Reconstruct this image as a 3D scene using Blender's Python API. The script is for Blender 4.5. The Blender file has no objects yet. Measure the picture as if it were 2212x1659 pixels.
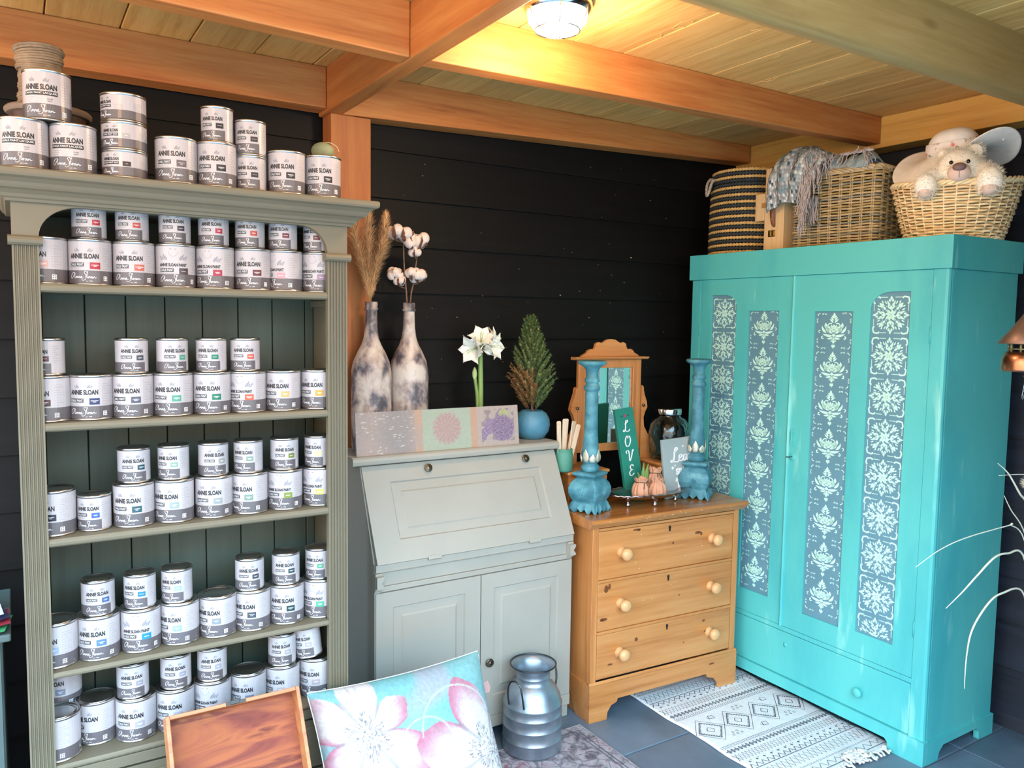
import bpy, math, random
from mathutils import Vector, Matrix
import numpy as np
random.seed(7)
PI = math.pi
sc = bpy.context.scene
COL = sc.collection

# ------------------------------------------------------------ camera, sky, exposure
cam_d = bpy.data.cameras.new('camera')
cam_d.sensor_width = 36.0
cam_d.lens = 36.0 * 1714.3 / 2212.0
cam_d.clip_start = 0.02
cam = bpy.data.objects.new('camera', cam_d)
COL.objects.link(cam)
_a, _b, _c = 0.561113404, -0.0800018467, 0.0140364893
_f = Vector((math.sin(_a) * math.cos(_b), math.cos(_a) * math.cos(_b), math.sin(_b)))
_r = _f.cross(Vector((0, 0, 1))).normalized()
_u = _r.cross(_f)
_r2 = _r * math.cos(_c) + _u * math.sin(_c)
_u2 = -_r * math.sin(_c) + _u * math.cos(_c)
cam.matrix_world = Matrix(((_r2.x, _u2.x, -_f.x, 0), (_r2.y, _u2.y, -_f.y, 0), (_r2.z, _u2.z, -_f.z, 1.55), (0, 0, 0, 1)))
sc.camera = cam

world = bpy.data.worlds.new('World')
sc.world = world
world.use_nodes = True
wn = world.node_tree
wn.nodes.clear()
_o = wn.nodes.new('ShaderNodeOutputWorld')
_bg = wn.nodes.new('ShaderNodeBackground')
_tc = wn.nodes.new('ShaderNodeTexCoord')
_sx = wn.nodes.new('ShaderNodeSeparateXYZ')
_rp = wn.nodes.new('ShaderNodeValToRGB')
_rp.color_ramp.elements[0].position = 0.04
_rp.color_ramp.elements[0].color = (0.26, 0.185, 0.13, 1)
_e = _rp.color_ramp.elements.new(0.16)
_e.color = (0.30, 0.25, 0.21, 1)
_e = _rp.color_ramp.elements.new(0.40)
_e.color = (0.44, 0.68, 0.88, 1)
_rp.color_ramp.elements[3].position = 0.80
_rp.color_ramp.elements[3].color = (0.34, 0.68, 1.0, 1)
wn.links.new(_tc.outputs['Generated'], _sx.inputs[0])
wn.links.new(_sx.outputs['Z'], _rp.inputs[0])
wn.links.new(_rp.outputs[0], _bg.inputs[0])
_bg.inputs[1].default_value = SKY = 8.0
wn.links.new(_bg.outputs[0], _o.inputs[0])

sc.view_settings.view_transform = 'Standard'
sc.view_settings.look = 'None'
sc.view_settings.gamma = 1.0
sc.view_settings.exposure = 1.0
sc.view_settings.use_curve_mapping = False
LAMP_W = 10.5

# ------------------------------------------------------------ helpers
def lin(h):
    if not isinstance(h, str):
        return tuple(h) + ((1.0,) if len(h) == 3 else ())
    h = h.lstrip('#')
    v = [int(h[i:i + 2], 16) / 255 for i in (0, 2, 4)]
    return tuple(c / 12.92 if c <= 0.04045 else ((c + 0.055) / 1.055) ** 2.4 for c in v) + (1.0,)

def scl(c, k):
    return tuple(min(1.0, x * k) for x in c[:3]) + (1.0,)

class NT:
    def __init__(s, name):
        s.m = bpy.data.materials.new(name)
        s.m.use_nodes = True
        s.t = s.m.node_tree
        s.p = s.t.nodes['Principled BSDF']
        s.tc = s.t.nodes.new('ShaderNodeTexCoord')
    def n(s, typ, **k):
        nd = s.t.nodes.new('ShaderNode' + typ)
        for a, v in k.items():
            if a in nd.inputs:
                nd.inputs[a].default_value = v
            else:
                setattr(nd, a, v)
        return nd
    def l(s, a, b):
        s.t.links.new(a, b)
    def ramp(s, src, stops):
        r = s.n('ValToRGB')
        e = r.color_ramp.elements
        while len(e) < len(stops):
            e.new(0.5)
        for i, (p, c) in enumerate(stops):
            e[i].position = p
            e[i].color = lin(c)
        s.l(src, r.inputs[0])
        return r.outputs[0]
    def coords(s, scale=(1, 1, 1), rnd=True, rot=(0, 0, 0)):
        mp = s.n('Mapping')
        mp.inputs['Scale'].default_value = scale
        mp.inputs['Rotation'].default_value = rot
        if rnd:
            oi = s.n('ObjectInfo')
            ad = s.n('VectorMath', operation='ADD')
            mu = s.n('Math', operation='MULTIPLY')
            mu.inputs[1].default_value = 37.0
            s.l(oi.outputs['Random'], mu.inputs[0])
            s.l(s.tc.outputs['Object'], ad.inputs[0])
            s.l(mu.outputs[0], ad.inputs[1])
            s.l(ad.outputs[0], mp.inputs[0])
        else:
            s.l(s.tc.outputs['Object'], mp.inputs[0])
        return mp.outputs[0]
    def noise(s, vec, scale=5, detail=4, rough=0.55, dist=0.0):
        nz = s.n('TexNoise', Scale=scale, Detail=detail, Roughness=rough, Distortion=dist)
        s.l(vec, nz.inputs['Vector'])
        return nz.outputs[0]
    def bump(s, h, strength=0.3, dist=0.002):
        b = s.n('Bump', Strength=strength, Distance=dist)
        s.l(h, b.inputs['Height'])
        s.l(b.outputs[0], s.p.inputs['Normal'])
    def mixc(s, fac, a, b, mode='MIX'):
        mx = s.n('Mix', data_type='RGBA', blend_type=mode)
        for sock, v in ((mx.inputs[0], fac), (mx.inputs[6], a), (mx.inputs[7], b)):
            if hasattr(v, 'links') or hasattr(v, 'is_linked'):
                s.l(v, sock)
            elif isinstance(v, (int, float)):
                sock.default_value = v
            else:
                sock.default_value = lin(v)
        return mx.outputs[2]
    def base(s, c):
        s.l(c, s.p.inputs['Base Color'])

def mat(name, col, rough=0.6, metal=0.0, var=0.12, scale=12, bump=0.0, bscale=60, rnd=0.0, **kw):
    """plain material with a little procedural variation of tone"""
    N = NT(name)
    c = lin(col)
    v = N.coords(rnd=True)
    f = N.noise(v, scale, 4)
    out = N.ramp(f, [(0.3, scl(c, 1 - var)), (0.7, scl(c, 1 + var))])
    if rnd:
        oi = N.n('ObjectInfo')
        mr = N.n('MapRange')
        mr.inputs[3].default_value = 1 - rnd
        mr.inputs[4].default_value = 1 + rnd
        N.l(oi.outputs['Random'], mr.inputs[0])
        hs = N.n('HueSaturation')
        N.l(mr.outputs[0], hs.inputs['Value'])
        N.l(out, hs.inputs['Color'])
        out = hs.outputs[0]
    N.base(out)
    N.p.inputs['Roughness'].default_value = rough
    N.p.inputs['Metallic'].default_value = metal
    for k, x in kw.items():
        N.p.inputs[k].default_value = x
    if bump:
        N.bump(N.noise(v, bscale, 3), bump)
    return N.m

def wood(name, dark, mid, light, axis='x', rough=0.55, knots=0.0, knotcol='#5a3016', grain=14.0, rnd=0.12, bump=0.25, coat=0.0):
    """long grained timber, grain along the given axis, each piece shifted and toned on its own"""
    N = NT(name)
    k = {'x': (0.06, 1, 1), 'y': (1, 0.06, 1), 'z': (1, 1, 0.06)}[axis]
    v = N.coords(scale=tuple(q * grain for q in k))
    g = N.noise(v, 2.2, 5, 0.6, 0.6)
    fine = N.noise(v, 9.0, 3, 0.7)
    mx = N.n('Math', operation='MULTIPLY_ADD')
    mx.inputs[1].default_value = 0.35
    N.l(fine, mx.inputs[0])
    mm = N.n('Math', operation='MULTIPLY')
    mm.inputs[1].default_value = 0.75
    N.l(g, mm.inputs[0])
    N.l(mm.outputs[0], mx.inputs[2])
    c = N.ramp(mx.outputs[0], [(0.36, dark), (0.5, mid), (0.68, light)])
    if knots:
        kv = N.coords(scale=tuple((0.35 if q < 1 else 1.0) * 5.5 for q in k))
        vo = N.n('TexVoronoi', Scale=1.0)
        N.l(kv, vo.inputs['Vector'])
        kr = N.ramp(vo.outputs['Distance'], [(0.0, (1, 1, 1)), (knots, (0, 0, 0))])
        c = N.mixc(kr, c, knotcol)
    oi = N.n('ObjectInfo')
    mr = N.n('MapRange')
    mr.inputs[3].default_value = 1 - rnd
    mr.inputs[4].default_value = 1 + rnd
    N.l(oi.outputs['Random'], mr.inputs[0])
    hs = N.n('HueSaturation')
    N.l(mr.outputs[0], hs.inputs['Value'])
    N.l(c, hs.inputs['Color'])
    N.base(hs.outputs[0])
    N.p.inputs['Roughness'].default_value = rough
    if coat:
        N.p.inputs['Coat Weight'].default_value = coat
        N.p.inputs['Coat Roughness'].default_value = 0.25
    N.bump(g, bump, 0.001)
    return N.m

class M:
    """mesh gatherer"""
    def __init__(s, T=None):
        s.v = []; s.f = []; s.mi = []; s.sm = []
        s.T = T
    def add(s, vs, fs, mi=0, smooth=False):
        b = len(s.v)
        if s.T is not None:
            vs = [s.T @ Vector(p) for p in vs]
        s.v.extend([tuple(p) for p in vs])
        for q in fs:
            s.f.append(tuple(i + b for i in q)); s.mi.append(mi); s.sm.append(smooth)
        return s
    def box(s, x0, x1, y0, y1, z0, z1, mi=0):
        vs = [(x0, y0, z0), (x1, y0, z0), (x1, y1, z0), (x0, y1, z0), (x0, y0, z1), (x1, y0, z1), (x1, y1, z1), (x0, y1, z1)]
        return s.add(vs, [(0, 3, 2, 1), (4, 5, 6, 7), (0, 1, 5, 4), (1, 2, 6, 5), (2, 3, 7, 6), (3, 0, 4, 7)], mi)
    def lathe(s, prof, n=32, c=(0, 0, 0), mi=0, smooth=True, cap0=True, cap1=True, sx=1.0, sy=1.0, a0=0.0):
        vs = []; fs = []
        for r, z in prof:
            for i in range(n):
                a = 2 * PI * i / n + a0
                vs.append((c[0] + r * sx * math.cos(a), c[1] + r * sy * math.sin(a), c[2] + z))
        for j in range(len(prof) - 1):
            for i in range(n):
                k = (i + 1) % n
                fs.append((j * n + i, j * n + k, (j + 1) * n + k, (j + 1) * n + i))
        s.add(vs, fs, mi, smooth)
        b = len(prof) - 1
        if cap0 and prof[0][0] > 1e-5:
            s.add([vs[i] for i in range(n)][::-1], [tuple(range(n))], mi)
        if cap1 and prof[-1][0] > 1e-5:
            s.add([vs[b * n + i] for i in range(n)], [tuple(range(n))], mi)
        return s
    def tube(s, pts, r, n=6, mi=0, closed=False, cap=True):
        pts = [Vector(p) for p in pts]
        m = len(pts)
        rr = r if hasattr(r, '__len__') else [r] * m
        vs = []; fs = []
        up = None
        for i, p in enumerate(pts):
            if closed:
                t = pts[(i + 1) % m] - pts[i - 1]
            else:
                t = pts[min(i + 1, m - 1)] - pts[max(i - 1, 0)]
            if t.length < 1e-9:
                t = Vector((0, 0, 1))
            t.normalize()
            if up is None:
                up = t.orthogonal().normalized()
            else:
                up = up - t * up.dot(t)
                up = up.normalized() if up.length > 1e-6 else t.orthogonal().normalized()
            sd = t.cross(up)
            for k in range(n):
                a = 2 * PI * k / n
                vs.append(p + (up * math.cos(a) + sd * math.sin(a)) * rr[i])
        for i in range(m if closed else m - 1):
            j = (i + 1) % m
            for k in range(n):
                q = (k + 1) % n
                fs.append((i * n + k, i * n + q, j * n + q, j * n + k))
        if cap and not closed:
            fs.append(tuple(range(n))[::-1]); fs.append(tuple((m - 1) * n + k for k in range(n)))
        return s.add(vs, fs, mi, True)
    def prism(s, poly, d0, d1, ax='z', mi=0, smooth=False):
        """extrude a 2D polygon along an axis. ax x: (y,z); y: (x,z); z: (x,y)"""
        n = len(poly)
        def P(a, b, d):
            return {'x': (d, a, b), 'y': (a, d, b), 'z': (a, b, d)}[ax]
        vs = [P(a, b, d0) for a, b in poly] + [P(a, b, d1) for a, b in poly]
        s.add(vs, [tuple(range(n)), tuple(range(n, 2 * n))[::-1]], mi)
        s.add(vs, [(i, i + n, (i + 1) % n + n, (i + 1) % n) for i in range(n)], mi, smooth)
        return s
    def ell(s, c, r, n=16, m=10, mi=0, T=None):
        vs = []; fs = []
        rx, ry, rz = r if hasattr(r, '__len__') else (r, r, r)
        for j in range(m + 1):
            t = PI * j / m
            for i in range(n):
                a = 2 * PI * i / n
                p = Vector((rx * math.sin(t) * math.cos(a), ry * math.sin(t) * math.sin(a), rz * math.cos(t)))
                if T is not None:
                    p = T @ p
                vs.append(p + Vector(c))
        for j in range(m):
            for i in range(n):
                k = (i + 1) % n
                fs.append((j * n + i, (j + 1) * n + i, (j + 1) * n + k, j * n + k))
        return s.add(vs, fs, mi, True)
    def grid(s, rows, mi=0, smooth=True, closed=False):
        h = len(rows); w = len(rows[0])
        vs = [p for r in rows for p in r]
        fs = []
        for j in range(h - 1):
            for i in range(w if closed else w - 1):
                k = (i + 1) % w
                fs.append((j * w + i, j * w + k, (j + 1) * w + k, (j + 1) * w + i))
        return s.add(vs, fs, mi, smooth)
    def build(s, name, mats, parent=None, bevel=0.0, kind=None, label=None, seg=2, world=False, weld=False, solid=0.0, sub=0):
        me = bpy.data.meshes.new(name)
        vs = s.v
        if world and parent is not None:
            I = WM(parent).inverted()
            vs = [tuple(I @ Vector(p)) for p in vs]
        me.from_pydata([tuple(p) for p in vs], [], s.f)
        for m_ in (mats if isinstance(mats, (list, tuple)) else [mats]):
            me.materials.append(m_)
        me.polygons.foreach_set('material_index', s.mi)
        me.polygons.foreach_set('use_smooth', s.sm)
        me.update()
        if weld:
            import bmesh
            bm = bmesh.new(); bm.from_mesh(me)
            bmesh.ops.remove_doubles(bm, verts=bm.verts, dist=1e-5)
            bmesh.ops.recalc_face_normals(bm, faces=bm.faces)
            bm.to_mesh(me); bm.free()
        o = bpy.data.objects.new(name, me)
        COL.objects.link(o)
        if parent is not None:
            o.parent = parent
        if kind: o['kind'] = kind
        if label: o['label'] = label
        if solid:
            md = o.modifiers.new('thickness', 'SOLIDIFY'); md.thickness = solid; md.offset = 0
        if sub:
            md = o.modifiers.new('subsurf', 'SUBSURF'); md.levels = sub; md.render_levels = sub
        if bevel:
            md = o.modifiers.new('bevel', 'BEVEL'); md.width = bevel; md.segments = seg; md.limit_method = 'ANGLE'; md.angle_limit = 0.6
        return o

def WM(o):
    m = Matrix.LocRotScale(o.location, o.rotation_euler, o.scale)
    p = o.parent
    while p is not None:
        m = Matrix.LocRotScale(p.location, p.rotation_euler, p.scale) @ m
        p = p.parent
    return m

def thing(name, label, cat, loc=(0, 0, 0), rot=(0, 0, 0), group=None):
    o = bpy.data.objects.new(name, None)
    o.empty_display_size = 0.05
    COL.objects.link(o)
    o.location = loc
    o.rotation_euler = rot
    return tag(o, label, cat, group)

def tag(o, label, cat, group=None):
    o['label'] = label; o['category'] = cat
    if group: o['group'] = group
    return o

def structure(o, label=None):
    o['kind'] = 'structure'
    if label: o['label'] = label
    return o

KIDS = {}
def copy_tree(o, parent=None):
    c = o.copy()
    COL.objects.link(c)
    c.parent = parent
    for ch in list(o.children):
        copy_tree(ch, c)
    return c

def spline(pts, n=6, closed=False):
    pts = [Vector(p) for p in pts]
    out = []
    m = len(pts)
    rng = range(m) if closed else range(m - 1)
    for i in rng:
        p0 = pts[(i - 1) % m] if closed else pts[max(i - 1, 0)]
        p1 = pts[i]; p2 = pts[(i + 1) % m]
        p3 = pts[(i + 2) % m] if closed else pts[min(i + 2, m - 1)]
        for k in range(n):
            t = k / n
            out.append(0.5 * ((2 * p1) + (p2 - p0) * t + (2 * p0 - 5 * p1 + 4 * p2 - p3) * t * t + (3 * p1 - p0 - 3 * p2 + p3) * t ** 3))
    if not closed:
        out.append(pts[-1])
    return out

def ribbon2d(pts, w, taper=True):
    """flat stroke in 2D as quads"""
    vs = []; fs = []
    m = len(pts)
    for i in range(m):
        a = pts[max(i - 1, 0)]; b = pts[min(i + 1, m - 1)]
        d = Vector((b[0] - a[0], b[1] - a[1]))
        d = d.normalized() if d.length > 1e-9 else Vector((1, 0))
        ww = w[i] if hasattr(w, '__len__') else w * (0.45 + 0.55 * math.sin(PI * min(1, max(0, (i + 0.6) / m))) if taper else 1)
        nx, ny = -d.y * ww / 2, d.x * ww / 2
        vs += [(pts[i][0] + nx, pts[i][1] + ny), (pts[i][0] - nx, pts[i][1] - ny)]
    for i in range(m - 1):
        fs.append((2 * i, 2 * i + 1, 2 * i + 3, 2 * i + 2))
    return vs, fs

def text2d(body, size, bold=0.0, shear=0.0, align='LEFT', xs=1.0, space=1.0):
    cu = bpy.data.curves.new('lettering', 'FONT')
    cu.body = body; cu.size = size; cu.offset = bold; cu.shear = shear
    cu.align_x = align; cu.resolution_u = 3; cu.space_character = space
    ob = bpy.data.objects.new('lettering', cu)
    COL.objects.link(ob)
    dg = bpy.context.evaluated_depsgraph_get()
    me = ob.evaluated_get(dg).to_mesh()
    vs = [(v.co.x * xs, v.co.y) for v in me.vertices]
    fs = [tuple(p.vertices) for p in me.polygons]
    ob.evaluated_get(dg).to_mesh_clear()
    COL.objects.unlink(ob)
    bpy.data.objects.remove(ob)
    bpy.data.curves.remove(cu)
    return vs, fs

def fit(shape, x0, x1, y, h=None):
    """move and scale a 2D shape so it spans x0..x1 with its lowest capital line at y"""
    vs, fs = shape
    xa = min(v[0] for v in vs); xb = max(v[0] for v in vs)
    ya = min(v[1] for v in vs); yb = max(v[1] for v in vs)
    kx = (x1 - x0) / (xb - xa)
    ky = kx if h is None else h / (yb - ya)
    return [(x0 + (v[0] - xa) * kx, y + (v[1] - ya) * ky) for v in vs], fs

# ------------------------------------------------------------ materials
beam_x = wood('beam_timber_x', '#9e5625', '#b96c33', '#c88244', 'x', 0.6, 0.10, '#8a4f26', 9, 0.04)
beam_y = wood('beam_timber_y', '#9e5625', '#b66a31', '#c47d3f', 'y', 0.6, 0.10, '#8a4f26', 9, 0.04)
beam_z = wood('beam_timber_z', '#8f5026', '#a3602f', '#ad6e39', 'z', 0.6, 0.08, '#8a4f26', 9, 0.04)
beam_pale = wood('beam_timber_pale', '#967443', '#a7834c', '#b3905a', 'x', 0.6, 0.10, '#7a5228', 9, 0.04)
beam_yellow = wood('beam_timber_yellow', '#b5813a', '#cf9a48', '#d8a656', 'y', 0.6, 0.07, '#5a3418', 9, 0.04)
plank_ceiling = wood('ceiling_plank', '#b58645', '#cc9b57', '#d8ab69', 'y', 0.62, 0.09, '#93602f', 16, 0.13)
siding = wood('black_stained_board', '#050505', '#090808', '#0e0d0d', 'x', 0.6, 0.0, grain=10, rnd=0.25, bump=0.5)
siding_y = wood('black_stained_board_y', '#0d1119', '#131924', '#1b2331', 'y', 0.55, 0.0, grain=10, rnd=0.2, bump=0.5)
sage = mat('sage_chalk_paint', '#6a624f', 0.55, var=0.05, scale=5, bump=0.06, bscale=40)
sage_lt = mat('pale_sage_chalk_paint', '#9b978c', 0.55, var=0.05, scale=4, bump=0.06, bscale=40)
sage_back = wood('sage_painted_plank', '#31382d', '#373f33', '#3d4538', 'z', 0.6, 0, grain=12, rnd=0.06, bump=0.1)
dark_gap = mat('dark_interior', '#0c0d0d', 0.8)
for _m in (siding,): _m.node_tree.nodes['Principled BSDF'].inputs['Specular IOR Level'].default_value = 0.25
tin = mat('tin_plate', '#c9c6c2', 0.28, 1.0, var=0.05, scale=20)
paper = mat('can_label_paper', '#aea7a9', 0.32, var=0.02, scale=20)
band_grey = mat('can_label_grey', '#5c5659', 0.32, var=0.03, scale=20)
ink = mat('ink_black', '#141416', 0.4, var=0.0)
ink_grey = mat('ink_grey', '#5d5d61', 0.4, var=0.0)
ink_mid = mat('ink_midgrey', '#2e2f32', 0.4, var=0.0)
ink_pale = mat('ink_pale', '#88868b', 0.4, var=0.0)
ink_white = mat('ink_white', '#efedee', 0.4, var=0.0)
pine = wood('waxed_pine', '#a36330', '#bb7a41', '#c78a52', 'x', 0.38, 0.15, '#7a4420', 8, 0.05, 0.08, coat=0.25)
pine_z = wood('waxed_pine_upright', '#a0602f', '#b8773f', '#c4854e', 'z', 0.38, 0.12, '#7a4420', 8, 0.05, 0.08, coat=0.25)
pine_dark = wood('waxed_pine_top', '#8f5527', '#a8672f', '#b97b42', 'x', 0.25, 0.06, '#6a3818', 8, 0.03, 0.06, coat=0.4)
knob_wood = mat('knob_pine', '#d3a06c', 0.3, var=0.08, scale=25)
brass_old = mat('aged_brass', '#6d6456', 0.35, 1.0, var=0.25, scale=60)
# ------------------------------------------------------------ the setting
slate = mat('slate_tile', '#5d6c7a', 0.36, var=0.28, scale=3.5, bump=0.25, bscale=18, rnd=0.12)
grout = mat('sand_grout', '#55585c', 0.9, var=0.2, scale=30)
yard = mat('yard_gravel', '#8f8d86', 0.9, var=0.15, scale=6, bump=0.3)
m = M(); m.box(-1.3, 3.4, 0.15, 3.0, -0.06, -0.006)
floor = structure(m.build('floor', grout), 'floor of dark slate tiles')
TS = 0.6
for i in range(-5, 7):
    for j in range(-6, 3):
        x0 = 2.912 - TS + i * TS * 1.0 - 0.6 * 3; y0 = 2.088 + (j - 1) * TS
        x1, y1 = x0 + TS, y0 + TS
        x0 = max(x0, -1.3); x1 = min(x1, 3.4); y0 = max(y0, 0.15); y1 = min(y1, 3.0)
        if x1 - x0 < 0.03 or y1 - y0 < 0.03:
            continue
        t = M(); g = 0.003; dz = random.uniform(-0.0008, 0.0006)
        t.box(x0 + g, x1 - g, y0 + g, y1 - g, -0.012, 0.0 + min(dz, 0))
        t.build('tile', slate, floor, bevel=0.002, seg=1)
m = M(); m.box(-14, 14, -16, 0.149, -0.12, -0.03)
structure(m.build('trim_9', yard), 'paved yard outside the open side')

def siding_wall(name, x0, x1, y, z0, z1, offset, axis, label):
    """horizontal lapped boards; axis x: wall faces -y ; axis y: wall faces -x"""
    m = M()
    if axis == 'x': m.box(x0, x1, y + 0.03, y + 0.06, z0, z1)
    else: m.box(y + 0.03, y + 0.06, x0, x1, z0, z1)
    w = structure(m.build(name, siding), label)
    P = 0.178; z = offset - math.ceil((offset - z0) / P) * P
    while z < z1:
        a, b = max(z, z0), min(z + P + 0.006, z1)
        if b - a > 0.02:
            t = M(); j = random.uniform(0, 0.0015)
            if axis == 'x':
                t.add([(x0, y - j, a), (x1, y - j, a), (x1, y + 0.030, a), (x0, y + 0.030, a), (x0, y + 0.013, b), (x1, y + 0.013, b), (x1, y + 0.030, b), (x0, y + 0.030, b)],
                      [(0, 3, 2, 1), (4, 5, 6, 7), (0, 1, 5, 4), (1, 2, 6, 5), (2, 3, 7, 6), (3, 0, 4, 7)])
                t.build('plank', siding, w)
            else:
                t.add([(y - j, x0, a), (y - j, x1, a), (y + 0.030, x1, a), (y + 0.030, x0, a), (y + 0.013, x0, b), (y + 0.013, x1, b), (y + 0.030, x1, b), (y + 0.030, x0, b)],
                      [(0, 1, 2, 3), (4, 7, 6, 5), (0, 4, 5, 1), (1, 5, 6, 2), (2, 6, 7, 3), (3, 7, 4, 0)])
                t.build('plank', siding_y, w)
        z += P
    return w
siding_wall('wall_back', -1.26, 3.30, 2.85, 0.0, 2.42, 1.8285, 'x', 'back wall of black lapped boards')
siding_wall('wall_right', 0.2, 2.90, 3.22, 0.0, 2.42, 1.84, 'y', 'right wall of blue-black lapped boards')
m = M(); m.box(1.95, 3.3, 0.16, 0.20, 0, 2.42)  # unseen wall, added to hold daylight off the wardrobe's near side
structure(m.build('wall_light_block', siding), 'unseen dark front wall added to block daylight from the wardrobe side')

# ceiling planks
m = M(); m.box(-1.35, 3.4, 0.10, 3.0, 2.446, 2.47)
ceil = structure(m.build('ceiling', plank_ceiling), 'plank ceiling')
x = 0.104 - 14 * 0.2; 
while x < 3.3:
    seam = x
    a, b = max(seam, -1.3), min(seam + 0.2, 3.3)
    if b - a > 0.02:
        t = M(); j = random.uniform(0, 0.002)
        t.box(a + 0.0018, b - 0.0018, 0.12, 2.9, 2.42 - j, 2.446)
        t.build('plank', plank_ceiling, ceil, bevel=0.0025, seg=1)
    x += 0.2
fuzz = mat('pale_splinters', '#e9c987', 0.7)
m = M()
for k in range(26):
    sx_ = 0.104 + 0.2 * random.choice([7, 8, 9, 10, 11, 12]); y_ = random.uniform(1.35, 2.0)
    m.tube(spline([(sx_, y_, 2.4195), (sx_ + random.uniform(-.03, .03), y_ + random.uniform(-.04, .04), 2.414), (sx_ + random.uniform(-.06, .06), y_ + random.uniform(-.06, .06), 2.4185)], 4), 0.0006, 3)
m.build('splinter', fuzz, ceil, kind='stuff')
m = M(); wb = bpy.data.objects['wall_back']
for k in range(55):
    fx, fz = random.uniform(1.15, 2.65), random.uniform(1.0, 2.25); e = random.uniform(0.0010, 0.0024)
    m.box(fx, fx + e * random.choice([1, 1, 1, 3]), 2.8445, 2.8465, fz, fz + e)
m.build('pale_fleck', fuzz, wb, kind='stuff')

def beam(name, corners, m_, label, bevel=0.004):
    x0, x1, y0, y1, z0, z1 = corners
    t = M()
    if hasattr(z0, '__len__'):
        za, zb = z0
        t.add([(x0, y0, za), (x1, y0, zb), (x1, y1, zb), (x0, y1, za), (x0, y0, z1), (x1, y0, z1), (x1, y1, z1), (x0, y1, z1)],
              [(0, 3, 2, 1), (4, 5, 6, 7), (0, 1, 5, 4), (1, 2, 6, 5), (2, 3, 7, 6), (3, 0, 4, 7)])
    else:
        t.box(x0, x1, y0, y1, z0, z1)
    return structure(t.build(name, m_, bevel=bevel), label)
ZT = 2.419
beam('trim_1', (1.001, 3.09, 2.75, 2.84, (2.266, 2.335), ZT), beam_x, 'timber wall beam along the top of the back wall')
beam('trim_2', (-1.25, 0.949, 2.75, 2.84, 2.278, ZT), beam_x, 'timber wall beam above the bookcase')
beam('trim_3', (1.011, 3.099, 2.06, 2.125, (2.271, 2.307), ZT), beam_x, 'orange timber ceiling beam near the lamp')
beam('trim_4', (-1.25, 0.949, 2.06, 2.125, (2.42 - 0.112, 2.268), ZT), beam_x, 'orange timber ceiling beam at the upper left')
beam('trim_5', (0.95, 1.01, 0.13, 2.84, 2.266, ZT), beam_y, 'timber cross beam ending over the post')
beam('trim_6', (3.10, 3.215, 0.21, 2.85, 2.292, ZT), beam_yellow, 'yellow timber beam along the top of the right wall')
beam('trim_8', (0.965, 1.115, 2.752, 2.842, 0.0, 2.266), beam_z, 'upright timber post on the back wall')
# the near beam has a wavy, bark-edged lower corner
t = M(); rows = []
random.seed(3)
for i in range(61):
    xx = 1.011 + (3.099 - 1.011) * i / 60
    w = 0.006 * math.sin(xx * 5.1) + 0.004 * math.sin(xx * 13.0 + 1)
    wz = 0.010 + 0.012 * max(0, math.sin(xx * 3.3 - 1.2))
    rows.append([(xx, 1.262, ZT), (xx, 1.262, 2.300 + wz + w), (xx, 1.272 + abs(w), 2.272 + w * 0.6), (xx, 1.285, 2.256), (xx, 1.338, 2.255), (xx, 1.345, 2.262), (xx, 1.345, ZT)])
t.grid(rows); t.prism([(p[1], p[2]) for p in rows[0]], 1.0105, 1.011, 'x'); t.prism([(p[1], p[2]) for p in rows[-1]], 3.099, 3.0995, 'x')
structure(t.build('trim_7', beam_pale), 'pale timber ceiling beam nearest the viewer with a wavy edge')
random.seed(11)

# round bulkhead lamp with a wire cage
lamp_glass = NT('lamp_glass'); lamp_glass.p.inputs['Base Color'].default_value = (1, 0.9, 0.75, 1)
lamp_glass.p.inputs['Emission Color'].default_value = (1.0, 0.93, 0.80, 1); lamp_glass.p.inputs['Emission Strength'].default_value = 6.0
chrome = mat('bright_chrome', '#d5d7d8', 0.15, 1.0, var=0.02)
def bulkhead(x, y, label, watts, colour=(1.0, 0.69, 0.43)):
    t = thing('ceiling_lamp', label, 'lamp', (x, y, 2.4175))
    m = M(); m.lathe([(0.095, 0.0), (0.095, -0.02), (0.085, -0.03)], 36); m.build('lamp_base', chrome, t)
    m = M(); m.lathe([(0.083, -0.0305), (0.080, -0.05), (0.062, -0.072), (0.03, -0.082), (0.0, -0.084)], 36); m.build('lamp_glass', lamp_glass.m, t)
    m = M()
    for k in range(3):
        a = PI * k / 3
        m.tube([((0.089 * math.cos(u)) * math.cos(a), (0.089 * math.cos(u)) * math.sin(a), -0.022 - 0.07 * math.sin(u)) for u in [PI * q / 14 for q in range(15)]], 0.002, 5)
    m.tube([(0.062 * math.cos(2 * PI * q / 30), 0.062 * math.sin(2 * PI * q / 30), -0.0745) for q in range(30)], 0.002, 5, closed=True)
    m.build('wire_guard', chrome, t)
    ld = bpy.data.lights.new('lamp_light', 'POINT'); ld.energy = watts; ld.color = colour; ld.shadow_soft_size = 0.05
    lo = bpy.data.objects.new('lamp_light', ld); COL.objects.link(lo); lo.parent = t; lo.location = (0, 0, -0.17)
    return t
bulkhead(1.288, 1.842, 'round caged ceiling lamp glowing beside the cross beam', LAMP_W)
bulkhead(-0.35, 1.0, 'round caged ceiling lamp in the left bay, behind the viewer', LAMP_W * 1.0, (1.0, 0.52, 0.25))

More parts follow.
